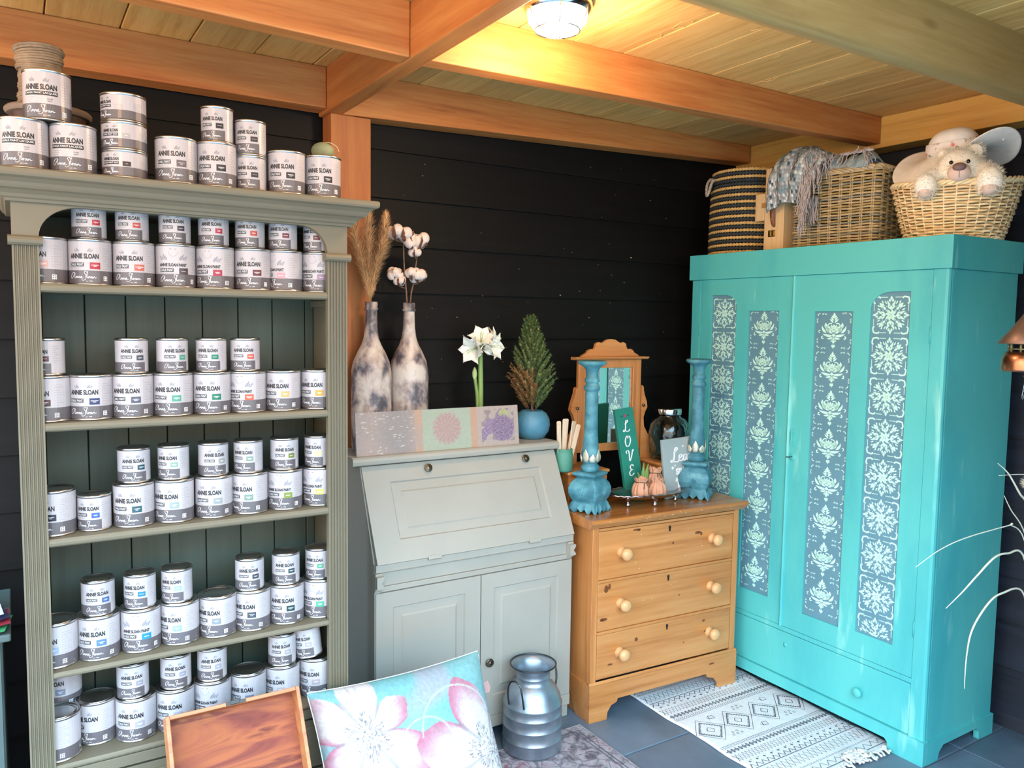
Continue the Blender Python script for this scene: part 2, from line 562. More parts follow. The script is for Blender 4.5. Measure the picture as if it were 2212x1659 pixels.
# ------------------------------------------------------------ bookcase
BF = 2.17; BB = 2.385
bk = thing('bookcase', 'tall sage green open bookcase with fluted pilasters filled with paint cans', 'bookcase', (0.405, 2.3, 0))
def B(name, m_, mt=sage, bevel=0.0015, **k):
    return m_.build(name, mt, bk, bevel=bevel, world=True, **k)
B('side_panel', M().box(0.012, 0.03, BF + 0.022, 2.5, 0, 1.80), sage)
B('side_panel', M().box(0.78, 0.798, BF + 0.022, 2.5, 0, 1.80), sage)
def pilaster(xa, xb):
    poly = [(xa, BF + 0.02), (xa, BF)]
    n = 6; w = (xb - xa - 0.006) / n; px = xa + 0.003
    for k in range(n):
        a = px + k * w
        poly += [(a + w * 0.12, BF), (a + w * 0.3, BF + 0.0045), (a + w * 0.7, BF + 0.0045), (a + w * 0.88, BF)]
    poly += [(xb, BF), (xb, BF + 0.02)]
    m = M(); m.prism(poly[::-1], 0.10, 1.712, 'z'); B('pilaster', m, sage, bevel=0)
    m = M(); m.prism([(BF + 0.02, 1.708), (BF - 0.006, 1.708), (BF - 0.012, 1.713), (BF - 0.014, 1.719), (BF - 0.011, 1.726), (BF - 0.004, 1.730), (BF + 0.02, 1.730)], xa - 0.008, xb + 0.008, 'x')
    B('pilaster_capital', m, sage, bevel=0.001)
    B('pilaster_foot', M().box(xa - 0.003, xb + 0.003, BF - 0.006, BF + 0.02, 0, 0.10), sage)
pilaster(0.003, 0.057); pilaster(0.750, 0.807)
# arched frieze
arc = [(0.003, 1.728), (0.057, 1.728)]
for k in range(11):
    a = PI - (PI / 2) * k / 10
    arc.append((0.057 + 0.088 + 0.088 * math.cos(a), 1.728 + 0.074 * math.sin(a)))
for k in range(11):
    a = PI / 2 - (PI / 2) * k / 10
    arc.append((0.750 - 0.078 + 0.078 * math.cos(a), 1.728 + 0.074 * math.sin(a)))
arc += [(0.807, 1.728), (0.807, 1.84), (0.003, 1.84)]
m = M(); m.prism(arc, BF, BF + 0.02, 'y'); B('arched_frieze', m, sage, bevel=0.001)
# cornice built of stacked mouldings
pr = [(BF + 0.01, 1.806), (BF - 0.010, 1.806), (BF - 0.013, 1.812), (BF - 0.018, 1.815), (BF - 0.022, 1.822), (BF - 0.032, 1.830), (BF - 0.040, 1.833),
      (BF - 0.044, 1.838), (BF - 0.048, 1.845), (BF - 0.058, 1.853), (BF - 0.064, 1.855), (BF - 0.068, 1.857), (BF - 0.070, 1.862), (BF - 0.070, 1.872), (BF - 0.067, 1.875)]
rows = []
for q in pr:
    d = BF - q[0]
    rows.append([(0.003 - d, 2.52, q[1]), (0.003 - d, BF - d, q[1]), (0.807 + d, BF - d, q[1]), (0.807 + d, 2.52, q[1])])
m = M(); m.grid(rows, smooth=False, closed=True)
m.add(rows[0], [(0, 3, 2, 1)]); m.add(rows[-1], [(0, 1, 2, 3)])
B('cornice', m, sage, bevel=0)
SH = [1.621, 1.289, 1.008, 0.676, 0.440]
for z in SH:
    m = M(); th = 0.020 if z > 1 else 0.016
    pf = [(BB, z), (BF + 0.004, z), (BF + 0.001, z - th * 0.25), (BF, z - th * 0.5), (BF + 0.001, z - th * 0.8), (BF + 0.006, z - th), (BB, z - th)]
    m.prism(pf, 0.0575, 0.7495, 'x'); B('shelf', m, sage, bevel=0)
    if z < 1.7:
        for xx in (0.031, 0.769):
            B('shelf_bearer', M().box(xx, xx + 0.010, BF + 0.03, BB, z - th - 0.02, z - th - 0.0005), sage)
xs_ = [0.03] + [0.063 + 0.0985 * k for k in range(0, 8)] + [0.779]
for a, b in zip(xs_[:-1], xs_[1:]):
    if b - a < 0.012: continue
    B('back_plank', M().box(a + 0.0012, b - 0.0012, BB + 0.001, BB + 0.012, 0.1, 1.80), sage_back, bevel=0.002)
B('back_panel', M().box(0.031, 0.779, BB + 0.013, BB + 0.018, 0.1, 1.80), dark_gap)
# base with two drawers
B('base_rail', M().box(0.057, 0.750, BF + 0.002, BF + 0.02, 0.395, 0.4235), sage)
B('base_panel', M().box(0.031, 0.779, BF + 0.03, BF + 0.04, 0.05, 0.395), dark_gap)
for a, b in ((0.062, 0.400), (0.407, 0.745)):
    for z0, z1 in ((0.245, 0.388), (0.10, 0.238)):
        m = M(); m.box(a, b, BF + 0.006, BF + 0.028, z0, z1); m.box(a + 0.02, b - 0.02, BF + 0.001, BF + 0.006, z0 + 0.02, z1 - 0.02)
        d = B('drawer', m, sage)
        m = M(); m.lathe([(0.006, 0), (0.006, 0.008), (0.013, 0.014), (0.012, 0.02), (0.0, 0.023)], 14)
        k = M(Matrix.Translation(((a + b) / 2, BF + 0.001, (z0 + z1) / 2)) @ Matrix.Rotation(PI / 2, 4, 'X'))
        k.add(m.v, m.f, 0, True); k.build('knob', brass_old, d, world=True)
B('plinth', M().box(0.003, 0.807, BF + 0.005, BF + 0.03, 0.0, 0.095), sage)

# ------------------------------------------------------------ paint cans
SIG = [[(9, 9.2), (7, 10.6), (4, 10), (1.2, 6.5), (0.2, 3), (1, 0.7), (3.2, 1.4), (6.2, 5.5), (9, 10), (8.2, 5), (8.4, 1.6), (9.6, 1.2), (10.6, 3.6), (11, 4.4), (11.1, 1.2), (12, 3.6), (13.2, 4.4), (13.5, 1.4),
        (14.2, 1.2), (14.9, 3.9), (15, 1.2), (16, 3.8), (17, 4.2), (17.2, 1.3), (18, 1.4), (18.7, 3.9), (18.8, 1.2), (20, 2), (21.2, 3.6), (20.5, 4.6), (19.6, 3), (20.2, 1.1), (22, 1), (23.8, 2)],
       [(28.6, 11.4), (27, 13.4), (24.8, 11.8), (25.8, 8.6), (27.8, 5), (27, 0.2), (24, -2.6), (21.4, -2.2), (21, -0.6)],
       [(26.6, 3), (29, 8), (30.6, 12.3), (29.6, 12.2), (29.2, 6), (29.6, 1.5), (31, 2.4), (32, 4), (31, 3.4), (31, 1.4), (32.4, 1.5), (32.8, 3.6), (32, 4), (34, 3.6)],
       [(36.6, 3.9), (34.8, 3.6), (34.4, 1.6), (35.6, 1.2), (37, 3.9), (37, 1.4), (38, 1.4), (38.8, 4), (39, 1.2), (40.2, 3.9), (41.4, 3.4), (41.6, 1.4), (44.6, 2.6)]]
def signature(x0, x1, y0, w):
    k = (x1 - x0) / 44.6
    vs = []; fs = []
    for st in SIG:
        p = [(x0 + q.x * k, y0 + q.y * k) for q in spline([(a, b, 0) for a, b in st], 3)]
        v, f = ribbon2d(p, w, False)
        b = len(vs); vs += v; fs += [tuple(i + b for i in q) for q in f]
    return vs, fs
def rect2(x0, x1, y0, y1, n=6):
    vs = []; fs = []
    for i in range(n + 1):
        xx = x0 + (x1 - x0) * i / n
        vs += [(xx, y0), (xx, y1)]
    for i in range(n):
        fs.append((2 * i, 2 * i + 2, 2 * i + 3, 2 * i + 1))
    return vs, fs
def wrap(m, shape, R, lift, mi):
    vs, fs = shape
    rr = R + lift
    m.add([(rr * math.sin(x / R), -rr * math.cos(x / R), y) for x, y in vs], fs, mi)

TXT = {}
def T2(body, **k):
    key = (body, tuple(sorted(k.items())))
    if key not in TXT: TXT[key] = text2d(body, 1.0, **k)
    return TXT[key]
swatch_cols = {}
def swatch_mat(h):
    if h not in swatch_cols:
        swatch_cols[h] = mat('swatch_paint', scl(lin(h), 0.62)[:3], 0.4, var=0.02)
    return swatch_cols[h]

def can_proto(kind):
    """label artwork laid out on the unrolled cylinder, x=0 is the point turned to the viewer"""
    R, H, full = {'L': (0.0487, 0.112, True), 'P': (0.0487, 0.112, True), 'K': (0.0487, 0.112, True), 'W': (0.0500, 0.066, True), 'S': (0.0385, 0.090, False)}[kind]
    root = bpy.data.objects.new('paint_can', None); COL.objects.link(root); root.empty_display_size = 0.03
    k = R / 0.0487
    m = M()
    m.lathe([(R - 0.004, 0.0015), (R - 0.002, 0.0), (R + 0.0008, 0.0006), (R + 0.0012, 0.002), (R + 0.0008, 0.0034), (R, 0.004),
             (R, H - 0.0055), (R + 0.0010, H - 0.005), (R + 0.0016, H - 0.003), (R + 0.0012, H - 0.0008), (R - 0.0005, H), (R - 0.0025, H - 0.0008), (R - 0.003, H - 0.004), (R - 0.008, H - 0.004)], 40)
    m.build('can_body', tin, root)
    m = M()
    m.lathe([(R - 0.0082, H - 0.004), (R - 0.0086, H - 0.0012), (R - 0.0105, H - 0.0008), (R - 0.0118, H - 0.003), (R - 0.013, H - 0.0036), (0, H - 0.0034)], 32, cap0=False)
    m.build('lid', tin, root)
    # paper label: white with a grey band round the foot
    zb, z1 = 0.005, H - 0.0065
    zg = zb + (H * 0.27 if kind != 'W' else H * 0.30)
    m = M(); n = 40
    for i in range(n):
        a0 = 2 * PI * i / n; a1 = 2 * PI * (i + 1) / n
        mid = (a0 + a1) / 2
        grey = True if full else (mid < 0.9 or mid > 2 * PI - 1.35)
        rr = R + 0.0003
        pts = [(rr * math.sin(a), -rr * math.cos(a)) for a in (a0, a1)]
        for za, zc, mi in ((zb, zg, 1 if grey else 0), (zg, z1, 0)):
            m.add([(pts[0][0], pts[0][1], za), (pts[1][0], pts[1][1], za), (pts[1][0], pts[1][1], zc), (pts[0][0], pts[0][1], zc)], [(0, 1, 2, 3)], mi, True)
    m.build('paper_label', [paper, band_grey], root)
    L = M(); L1, L2, L3 = 0.0006, 0.0009, 0.0011   # lifts of print layers
    xl = -0.030 * k; xr = 0.037 * k
    def hands(xc, yc, s):
        for sgn in (-1, 1):
            for q in range(5):
                a = sgn * (0.2 + 0.17 * q); ln = s * (0.8 + 0.5 * ((q * 7) % 3) / 2)
                x0 = xc + sgn * s * 1.6 + math.sin(a) * s * 0.9 * q * 0.45; y0 = yc + 0.25 * s * abs(2 - q) * -0.4
                v, f = ribbon2d([(x0, y0), (x0 + math.sin(a) * ln * 0.7, y0 + ln)], s * 0.34, False)
                wrap(L, (v, f), R, L1, 3)
    if kind in 'LPS':
        if kind == 'P':
            wrap(L, fit(T2('ANNIE SLOAN PAINT', bold=0.045), -0.032 * k, 0.036 * k, 0.0540 * k, 0.0084 * k), R, L1, 0)
            hands(0.003 * k, 0.072 * k, 0.010 * k)
            for fx in (-0.006, 0.006):
                v, f = ribbon2d([((0.003 + fx - 0.002) * k, 0.098 * k), ((0.003 + fx + 0.002) * k, 0.099 * k)], 0.0009, False); wrap(L, (v, f), R, L1, 1)
            arcp = [((0.003 + 0.011 * math.cos(a)) * k, (0.092 + 0.012 * math.sin(a)) * k) for a in [PI + PI * q / 12 for q in range(13)]]
            v, f = ribbon2d(arcp, 0.0004, False); wrap(L, (v, f), R, L1, 2)
        else:
            h0 = 0.0645 * k if kind == 'L' else 0.0535
            wrap(L, fit(T2('ANNIE SLOAN', bold=0.045), xl, xr, h0 - 0.001 * k, 0.0125 * k), R, L1, 0)
            hands(0.003 * k, h0 + 0.0165 * k, 0.0062 * k)
        yb = {'L': 0.0445, 'P': 0.0400, 'S': 0.0385}[kind]
        wrap(L, rect2(xl - 0.001 * k, xl + 0.034 * k, yb, yb + 0.0098 * k), R, L1, 1)
        wrap(L, fit(T2('CHALK PAINT', bold=-0.004), xl + 0.0005 * k, xl + 0.0325 * k, yb + 0.0018 * k, 0.0062 * k), R, L2, 4)
        for q in range(2):
            wrap(L, rect2(xl - 0.001 * k, xl + (0.031 - 0.004 * q) * k, yb - (0.0035 + 0.003 * q) * k, yb - (0.0029 + 0.003 * q) * k), R, L1, 3)
        sx0, sx1, sy0, sy1 = 0.0170 * k, 0.0400 * k, yb - 0.0055 * k, yb + 0.0105 * k
    elif kind == 'K':
        wrap(L, fit(T2('ANNIE SLOAN', bold=0.045), xl - 0.002, xr, 0.0655, 0.0125), R, L1, 0); hands(0.0, 0.084, 0.0062)
        wrap(L, rect2(xl - 0.003, xr + 0.001, 0.0535, 0.0625, 10), R, L1, 0)
        wrap(L, fit(T2('CHALK PAINT LACQUER', bold=0.0), xl - 0.0015, xr - 0.001, 0.0555, 0.0050), R, L2, 4)
        wrap(L, fit(T2('CLEAR', bold=0.0), 0.017, 0.028, 0.0445, 0.0028), R, L1, 1)
        wrap(L, fit(T2('MATT', bold=0.0), 0.018, 0.027, 0.0395, 0.0028), R, L1, 1)
        for q in range(3):
            wrap(L, rect2(xl - 0.001, xl + 0.022 - 0.004 * q, 0.048 - 0.0045 * q, 0.0486 - 0.0045 * q), R, L1, 3)
    else:
        wrap(L, fit(T2('ANNIE SLOAN', bold=0.045), -0.040, 0.0, 0.0390, 0.0075), R, L1, 0); hands(-0.018, 0.050, 0.0038)
        wrap(L, rect2(-0.041, 0.0, 0.0300, 0.0365), R, L1, 0)
        wrap(L, fit(T2('CHALK PAINT WAX', bold=0.0), -0.0395, -0.0015, 0.0315, 0.0036), R, L2, 4)
        sx0, sx1, sy0, sy1 = 0.008, 0.026, 0.0265, 0.0375
    if kind == 'W': wrap(L, signature(-0.040, 0.0, 0.010, 0.0008), R, L1, 4)
    else:
        wrap(L, signature(xl, xr - 0.005 * k, 0.0140 * k + 0.001, 0.0008 * k), R, L1, 4)
        wrap(L, fit(T2('est. 1990'), 0.008 * k, 0.022 * k, 0.0085 * k, 0.0024 * k), R, L1, 4)
    rr = R + L1
    for q in range(9 if kind != 'W' else 6):   # the small print on the right-hand side
        yq = (H * 0.36 if kind != 'S' else H * 0.34) + q * H * 0.055
        wrap(L, rect2(R * 0.98, R * (1.25 + 0.1 * ((q * 5) % 3)), yq, yq + 0.0007, 3), R, L1, 3)
    if full and kind != 'W':
        for q in range(3):
            v, f = ribbon2d([(R * 1.0 + 0.004 * q, 0.011), (R * 1.0 + 0.004 * q, 0.022)], 0.0014, False); wrap(L, (v, f), R, L1, 4)
            v, f = ribbon2d([(R * 1.0, 0.013 + 0.0045 * q), (R * 1.0 + 0.010, 0.0125 + 0.0045 * q)], 0.0011, False); wrap(L, (v, f), R, L1, 4)
    L.build('lettering', [ink, ink_mid, ink_grey, ink_pale, ink_white], root)
    if kind != 'K':
        s = M(); wrap(s, rect2(sx0, sx1, sy0, sy1), R, L1, 0)
        s.build('colour_swatch', swatch_mat('#888888'), root)
    return root, (sx0, sx1, sy0, sy1, R, L2) if kind != 'K' else None, H
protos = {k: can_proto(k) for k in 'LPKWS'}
used = set()
namemesh = {}
ORD = ['leftmost', 'second from left', 'third from left', 'fourth from left', 'fifth from left', 'sixth from left', 'seventh from left', 'eighth from left']
def place_can(kind, x, y, z, hexcol, cname, words, rowtext, group, ang=None, tilt=0.0):
    root, sw, H = protos[kind]
    if kind in used: o = copy_tree(root)
    else: o = root; used.add(kind)
    if ang is None: ang = random.uniform(8, 20)
    o.location = (x, y, z)
    o.rotation_euler = (0, math.radians(tilt), -math.radians(ang) - 0.10 - math.atan2(x, y))
    size = {'L': 'large', 'P': 'large', 'K': 'large', 'W': 'flat', 'S': 'small'}[kind]
    if kind == 'K': lab = 'large white lacquer can with black title bar, ' + rowtext
    elif kind == 'W': lab = 'flat white wax tin with %s swatch, %s' % (words, rowtext)
    else: lab = '%s white paint can with %s swatch, %s' % (size, words, rowtext)
    tag(o, lab, 'paint can', group)
    for ch in o.children:
        if ch.name.startswith('colour_swatch') and hexcol:
            ch.material_slots[0].link = 'OBJECT'
            ch.material_slots[0].material = swatch_mat(hexcol)
            key = (kind, cname)
            if cname:
                if key not in namemesh:
                    sx0, sx1, sy0, sy1, R, lift = sw
                    m = M(); ws = cname.split(' ')
                    lines = [cname] if len(ws) == 1 else [' '.join(ws[:-1]), ws[-1]]
                    hh = (sy1 - sy0) * 0.11; mid = (sy0 + sy1) / 2
                    for i, t in enumerate(lines):
                        wd = min((sx1 - sx0) * 0.82, len(t) * hh * 1.0); c = (sx0 + sx1) / 2
                        yy = mid - hh / 2 + ((len(lines) - 1) / 2 - i) * hh * 1.8
                        wrap(m, fit(T2(t, bold=0.0), c - wd / 2, c + wd / 2, yy, hh), R, lift, 0)
                    q = m.build('swatch_name', ink_white, ch); namemesh[key] = q.data
                else:
                    q = bpy.data.objects.new('swatch_name', namemesh[key]); COL.objects.link(q); q.parent = ch
    return o
CY = 2.245
hL, hS, hW = 0.112, 0.090, 0.066
# top of the bookcase
ZC = 1.8755; CT = 2.165
G = 'paint cans on top of the bookcase'
place_can('K', 0.034, CT, ZC, None, '', '', 'leftmost on top of the bookcase', G, 14)
place_can('K', 0.1330, CT, ZC, None, '', '', 'right of the lower pair on bookcase top', G, 14)
place_can('K', 0.083, CT, ZC + hL, None, '', '', 'topmost, resting across two others', G, 14)
for i, (c, w, n, pos) in enumerate((('#3e241b', 'dark brown', 'DARK', 'lowest in its stack of three'), ('#c3bcb8', 'pale grey', 'WHITE', 'middle of its stack of three'), ('#cfc9c4', 'cream', 'CLEAR', 'top of its stack of three'))):
    place_can('W', 0.242, CT, ZC + hW * i, c, n, w, pos, 'wax tins stacked on the bookcase', [9, 9, 26][i])
for kind, x, z, c, w, n, pos in (('L', .371, ZC, '#756568', 'mauve grey', 'PARISIAN GREY', 'beside the wax tins on bookcase top'), ('L', .471, ZC, '#1f2126', 'charcoal', 'GRAPHITE', 'under a small can on bookcase top'),
        ('S', .474, ZC + hL, '#1d1f24', 'charcoal', 'GRAPHITE', 'highest one on top of the bookcase'), ('S', .560, ZC, '#26262b', 'near-black', 'GRAPHITE', 'lower of two small ones on bookcase top'),
        ('S', .560, ZC + hS, '#3b3639', 'dark grey', 'GRAPHITE', 'upper of two small ones on bookcase top'), ('L', .657, ZC, '#2a2023', 'blackish brown', 'ATHENIAN BLACK', 'last but one on bookcase top'),
        ('L', .760, ZC, '#241c20', 'black', 'ATHENIAN BLACK', 'rightmost on top of the bookcase')):
    place_can(kind, x * 0.967, CT, z, c, n, w, pos, G)
rows = [
 ('top shelf', SH[0], [('L', .070, 'pale pink', '#eab7ac', 'ANTOINETTE', 34), ('L', .167, 'crimson', '#c01f37', "EMPEROR'S SILK", 15), ('L', .266, 'salmon', '#d0695a', 'SCANDINAVIAN PINK', 13), ('P', .365, 'dark plum', '#54434c', 'RODMELL', 4), ('P', .464, 'raspberry', '#b81c46', 'CAPRI PINK', 20),
   ('L', .563, 'burgundy', '#6b1a2b', 'BURGUNDY', 14), ('P', .650, 'soft pink', '#e3a3ad', 'HENRIETTA', 38), ('P', .748, 'lilac', '#a98aa3', 'EMILE', 18)],
  [(1, 'S', .167, 'red', '#cf2434', "EMPEROR'S SILK", 4), (2, 'S', .264, 'coral red', '#d0493f', 'SCANDINAVIAN PINK', 12), (3, 'S', .365, 'aubergine', '#4b3542', 'RODMELL', 5), (4, 'S', .462, 'cherry', '#c41f42', 'CAPRI PINK', 8),
   (5, 'S', .557, 'orange red', '#d64534', 'PRIMER RED', 13), (6, 'S', .647, 'wine red', '#7d2038', 'BURGUNDY', 16), (7, 'S', .745, 'maroon', '#701c34', 'BURGUNDY', 30)]),
 ('second shelf', SH[1], [('L', .068, 'rust brown', '#5c2c2e', 'PRIMER RED', 36), ('L', .161, 'navy blue', '#27366b', 'NAPOLEONIC BLUE', 19), ('L', .256, 'slate violet', '#5a5c6c', 'OLD VIOLET', 19), ('L', .353, 'jade', '#5aa78c', 'PROVENCE', 18), ('L', .451, 'emerald', '#127f5e', 'FLORENCE', 14),
   ('P', .545, 'bright orange', '#e8623c', 'BARCELONA ORANGE', 22), ('L', .643, 'peach yellow', '#f0b768', 'ARLES', 20), ('L', .744, 'mustard yellow', '#e2ad35', 'TILTON', 22)],
  [(0, 'S', .068, 'brick brown', '#6a3436', 'HONFLEUR', 36), (2, 'S', .256, 'steel violet', '#50535f', 'OLD VIOLET', -2), (3, 'S', .353, 'mint green', '#57a88c', 'PROVENCE', -12), (4, 'S', .451, 'deep green', '#118566', 'FLORENCE', 14), (5, 'S', .540, 'tangerine', '#e6553b', 'BARCELONA ORANGE', 6)]),
 ('third shelf', SH[2], [('L', .072, 'black blue', '#1d2230', 'OXFORD NAVY', 36), ('S', .161, 'royal blue', '#3560b4', 'GREEK BLUE', 24), ('L', .253, 'dark teal', '#255c66', 'AUBUSSON BLUE', 20), ('L', .351, 'grey green', '#a1b3ae', 'DUCK EGG BLUE', 28), ('L', .452, 'stone grey', '#a3aaaa', 'PARIS GREY', 16),
   ('L', .547, 'olive grey', '#83a08f', 'SVENSKA BLUE', 30), ('P', .646, 'moss green', '#8b9c3b', 'FIRLE', 17), ('P', .748, 'lemon yellow', '#e8df62', 'ENGLISH YELLOW', 28)],
  [(2, 'S', .255, 'petrol', '#24505c', 'AUBUSSON BLUE', 2), (3, 'S', .351, 'duck egg', '#93b4a4', 'DUCK EGG BLUE', 26), (4, 'S', .452, 'pale stone', '#a5a7a4', 'PARIS GREY', -6), (5, 'S', .545, 'sage', '#8ba392', 'COOLABAH GREEN', 22), (6, 'S', .646, 'olive', '#84903f', 'OLIVE', -2), (7, 'S', .745, 'pale lemon', '#eee892', 'ENGLISH YELLOW', 28)]),
 ('fourth shelf', SH[3], [('L', .068, 'powder blue', '#a9bddb', 'LOUIS BLUE', 36), ('L', .164, 'sky blue', '#5c86bd', 'GREEK BLUE', 22), ('P', .262, 'turquoise', '#2596b8', 'GIVERNY', 12), ('L', .359, 'silver green', '#9ab5bb', 'SVENSKA BLUE', 36), ('L', .457, 'putty grey', '#8f9aa0', 'CHICAGO GREY', 32),
   ('L', .551, 'dark grey', '#4c525b', 'WHISTLER GREY', 30), ('L', .648, 'bottle green', '#0f4240', 'AMSTERDAM GREEN', 14), ('P', .748, 'spring green', '#55b58c', 'ANTIBES GREEN', 28)],
  [(1, 'S', .164, 'cornflower', '#4e6fa8', 'GREEK BLUE', 2), (2, 'S', .262, 'cyan', '#1e86ab', 'GIVERNY', 22), (3, 'S', .353, 'pale aqua', '#9cc0c6', 'SVENSKA BLUE', 24), (5, 'S', .545, 'graphite grey', '#44464e', 'OLIVE GREY', 4), (6, 'S', .647, 'forest green', '#123f3d', 'AMSTERDAM GREEN', 4), (7, 'S', .745, 'leaf green', '#54b184', 'ANTIBES GREEN', 22)]),
 ('fifth shelf', SH[4], [('L', .067, 'white', '#d9dfe8', 'PURE', 50), ('L', .156, 'off-white', '#d5dae2', 'PURE', 36), ('L', .246, 'rose grey', '#b9b3bd', 'PALOMA', 18), ('L', .343, 'lavender grey', '#b4b7c6', 'PALOMA', 20), ('P', .440, 'bluish white', '#b6bccd', 'OLD WHITE', 22),
   ('L', .537, 'smoky violet', '#868ea2', 'CHICAGO GREY', 24), ('L', .634, 'blush', '#c5b7bd', 'COUNTRY GREY', 32), ('L', .734, 'dusty pink', '#c0afb4', 'COUNTRY GREY', 28)],
  [(2, 'S', .240, 'mushroom', '#aaa4b2', 'PALOMA', 4), (3, 'S', .346, 'ash grey', '#a8a9b8', 'PALOMA', 2), (4, 'S', .440, 'cool grey', '#adadbb', 'OLD WHITE', 4), (6, 'S', .634, 'greige', '#b3aab2', 'COUNTRY GREY', 4), (7, 'S', .720, 'beige pink', '#bbb0b6', 'COUNTRY GREY', 24)]),
]
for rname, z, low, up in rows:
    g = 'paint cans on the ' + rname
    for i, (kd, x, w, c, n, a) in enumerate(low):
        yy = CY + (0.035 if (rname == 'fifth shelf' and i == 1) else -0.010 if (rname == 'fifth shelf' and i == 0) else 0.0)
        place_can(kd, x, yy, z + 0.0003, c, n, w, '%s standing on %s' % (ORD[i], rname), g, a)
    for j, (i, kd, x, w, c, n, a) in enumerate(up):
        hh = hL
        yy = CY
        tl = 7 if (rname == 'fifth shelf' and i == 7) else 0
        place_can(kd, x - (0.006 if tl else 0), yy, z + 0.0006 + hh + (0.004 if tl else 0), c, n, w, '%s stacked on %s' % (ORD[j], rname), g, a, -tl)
# two cans standing further back
place_can('S', .483, CY + 0.088, SH[3] + 0.0003, '#44464e', 'OLIVE GREY', 'hidden', 'half seen behind on the fourth shelf', 'paint cans on the fourth shelf', 10)
place_can('S', .070, 2.3395, SH[4] + 0.0003, '#44464e', 'OLIVE GREY', 'hidden', 'behind the leftmost one on the fifth shelf', 'paint cans on the fifth shelf', 10)
place_can('L', .078, 2.333, SH[4] + 0.0006 + hS, '#8d93a8', 'LOUIS BLUE', 'unseen', 'in shadow behind the leftmost on fifth shelf', 'paint cans on the fifth shelf', 30)
# ------------------------------------------------------------ small things kept on the bookcase
twine = mat('hemp_twine', '#8f7a62', 0.9, var=0.25, scale=40, bump=0.6, bscale=180)
oldwood = wood('dark_turned_wood', '#33231a', '#46322a', '#57413a', 'z', 0.6, 0, grain=14)
t = thing('twine_spool', 'old wooden spool wound with hemp twine behind the lacquer cans', 'spool', (0.095, 2.41, 1.8755))
M().lathe([(0.062, 0), (0.066, 0.01), (0.070, 0.10), (0.080, 0.16), (0.085, 0.178)], 30).build('spool_base', oldwood, t)
M().lathe([(0.094, 0.1782), (0.099, 0.184), (0.099, 0.190), (0.094, 0.195), (0.0, 0.195)], 36).build('spool_flange', mat('worn_grey_wood', '#7a6a5c', 0.7, var=0.2), t)
m = M(); pts = []
for k in range(26 * 16):
    a = 2 * PI * k / 16; q = k / (26 * 16.0)
    r = 0.050 - 0.006 * math.sin(q * PI) + 0.002 * math.sin(q * 41) + (0.004 if q > 0.6 else 0)
    pts.append((r * math.cos(a) - 0.018, r * math.sin(a), 0.199 + q * 0.145 + 0.003 * math.sin(a + q * 9)))
m.tube(pts, 0.0040, 5)
m.lathe([(0.047, 0.196), (0.047, 0.345), (0.0, 0.348)], 24, c=(-0.018, 0, 0))
m.build('twine_winding', twine, t)

stone = mat('sage_felt', '#7c8468', 0.8, var=0.2, scale=30)
t = thing('ornament_ball', 'small grey green ball with a string loop on the rightmost can', 'ball', (0.748, 2.20, 1.9885))
m = M(); m.ell((0, 0, 0.0245), (0.032, 0.030, 0.0245), 20, 14); m.build('ball', stone, t)
m = M(); m.tube(spline([(0.002, -0.003, 0.048), (0.014, -0.02, 0.046), (0.03, -0.028, 0.036), (0.036, -0.03, 0.022)], 5), 0.0011, 5); m.build('string', mat('pale_string', '#c2b492', 0.8), t)

# ------------------------------------------------------------ bureau
YB = 2.42
bu = thing('writing_bureau', 'pale sage green bureau with a sloping lid and two lower doors', 'bureau', (1.40, 2.62, 0))
def U(name, m_, mt=sage_lt, bevel=0.002, parent=None, **k):
    return m_.build(name, mt, parent or bu, bevel=bevel, world=True, **k)
XL, XR = 0.993, 1.806
ZT_, ZL = 1.046, 0.735         # slope from lid top to lid foot
YU = 2.555                     # where the slope meets the top
side = [(YB + 0.002, 0.07), (2.745, 0.07), (2.745, ZT_), (YU + 0.002, ZT_), (YB + 0.002, 0.715)]
for a, b in ((XL, XL + 0.02), (XR - 0.02, XR)):
    U('side_panel', M().prism(side, a, b, 'x'))
U('back_panel', M().box(XL + 0.021, XR - 0.021, 2.735, 2.744, 0.07, ZT_))
U('bottom_panel', M().box(XL + 0.021, XR - 0.021, YB + 0.004, 2.734, 0.07, 0.085))
m = M(); m.prism([(2.53, 1.0475), (2.750, 1.0475), (2.750, 1.077), (2.536, 1.077), (2.527, 1.072), (2.525, 1.062), (2.527, 1.052)][::-1], 0.958, 1.812, 'x'); U('top_board', m)
# sloping lid : local frame, u across, w down the slope
def lid_T():
    d = Vector((0, YB - 0.012 - YU, 0.740 - ZT_)); L = d.length; d.normalize()
    n = Vector((0, d.z, -d.y)); n = n if n.y < 0 else -n
    o = Vector((XL + 0.003, YU - 0.006, ZT_ - 0.004))
    return Matrix(((1, d.x, n.x, o.x), (0, d.y, n.y, o.y), (0, d.z, n.z, o.z), (0, 0, 0, 1))), L
LT, LL = lid_T()
W = XR - XL - 0.006
def raised(m, x0, x1, y0, y1, d=0.007, b=0.028, mi=0):
    """sunk field with a raised and bevelled centre, surface at z=0 facing +z"""
    i = 0.004
    P = [(x0, y0), (x1, y0), (x1, y1), (x0, y1)]
    def ring(k, z): return [(x0 + k, y0 + k, z), (x1 - k, y0 + k, z), (x1 - k, y1 - k, z), (x0 + k, y1 - k, z)]
    R = [ring(0, 0), ring(i, -d), ring(b, -d * 0.75), ring(b + 0.006, -0.001)]
    for a, c in zip(R[:-1], R[1:]):
        m.add(a + c, [(q, (q + 1) % 4, (q + 1) % 4 + 4, q + 4) for q in range(4)], mi)
    m.add(R[-1], [(0, 1, 2, 3)], mi)
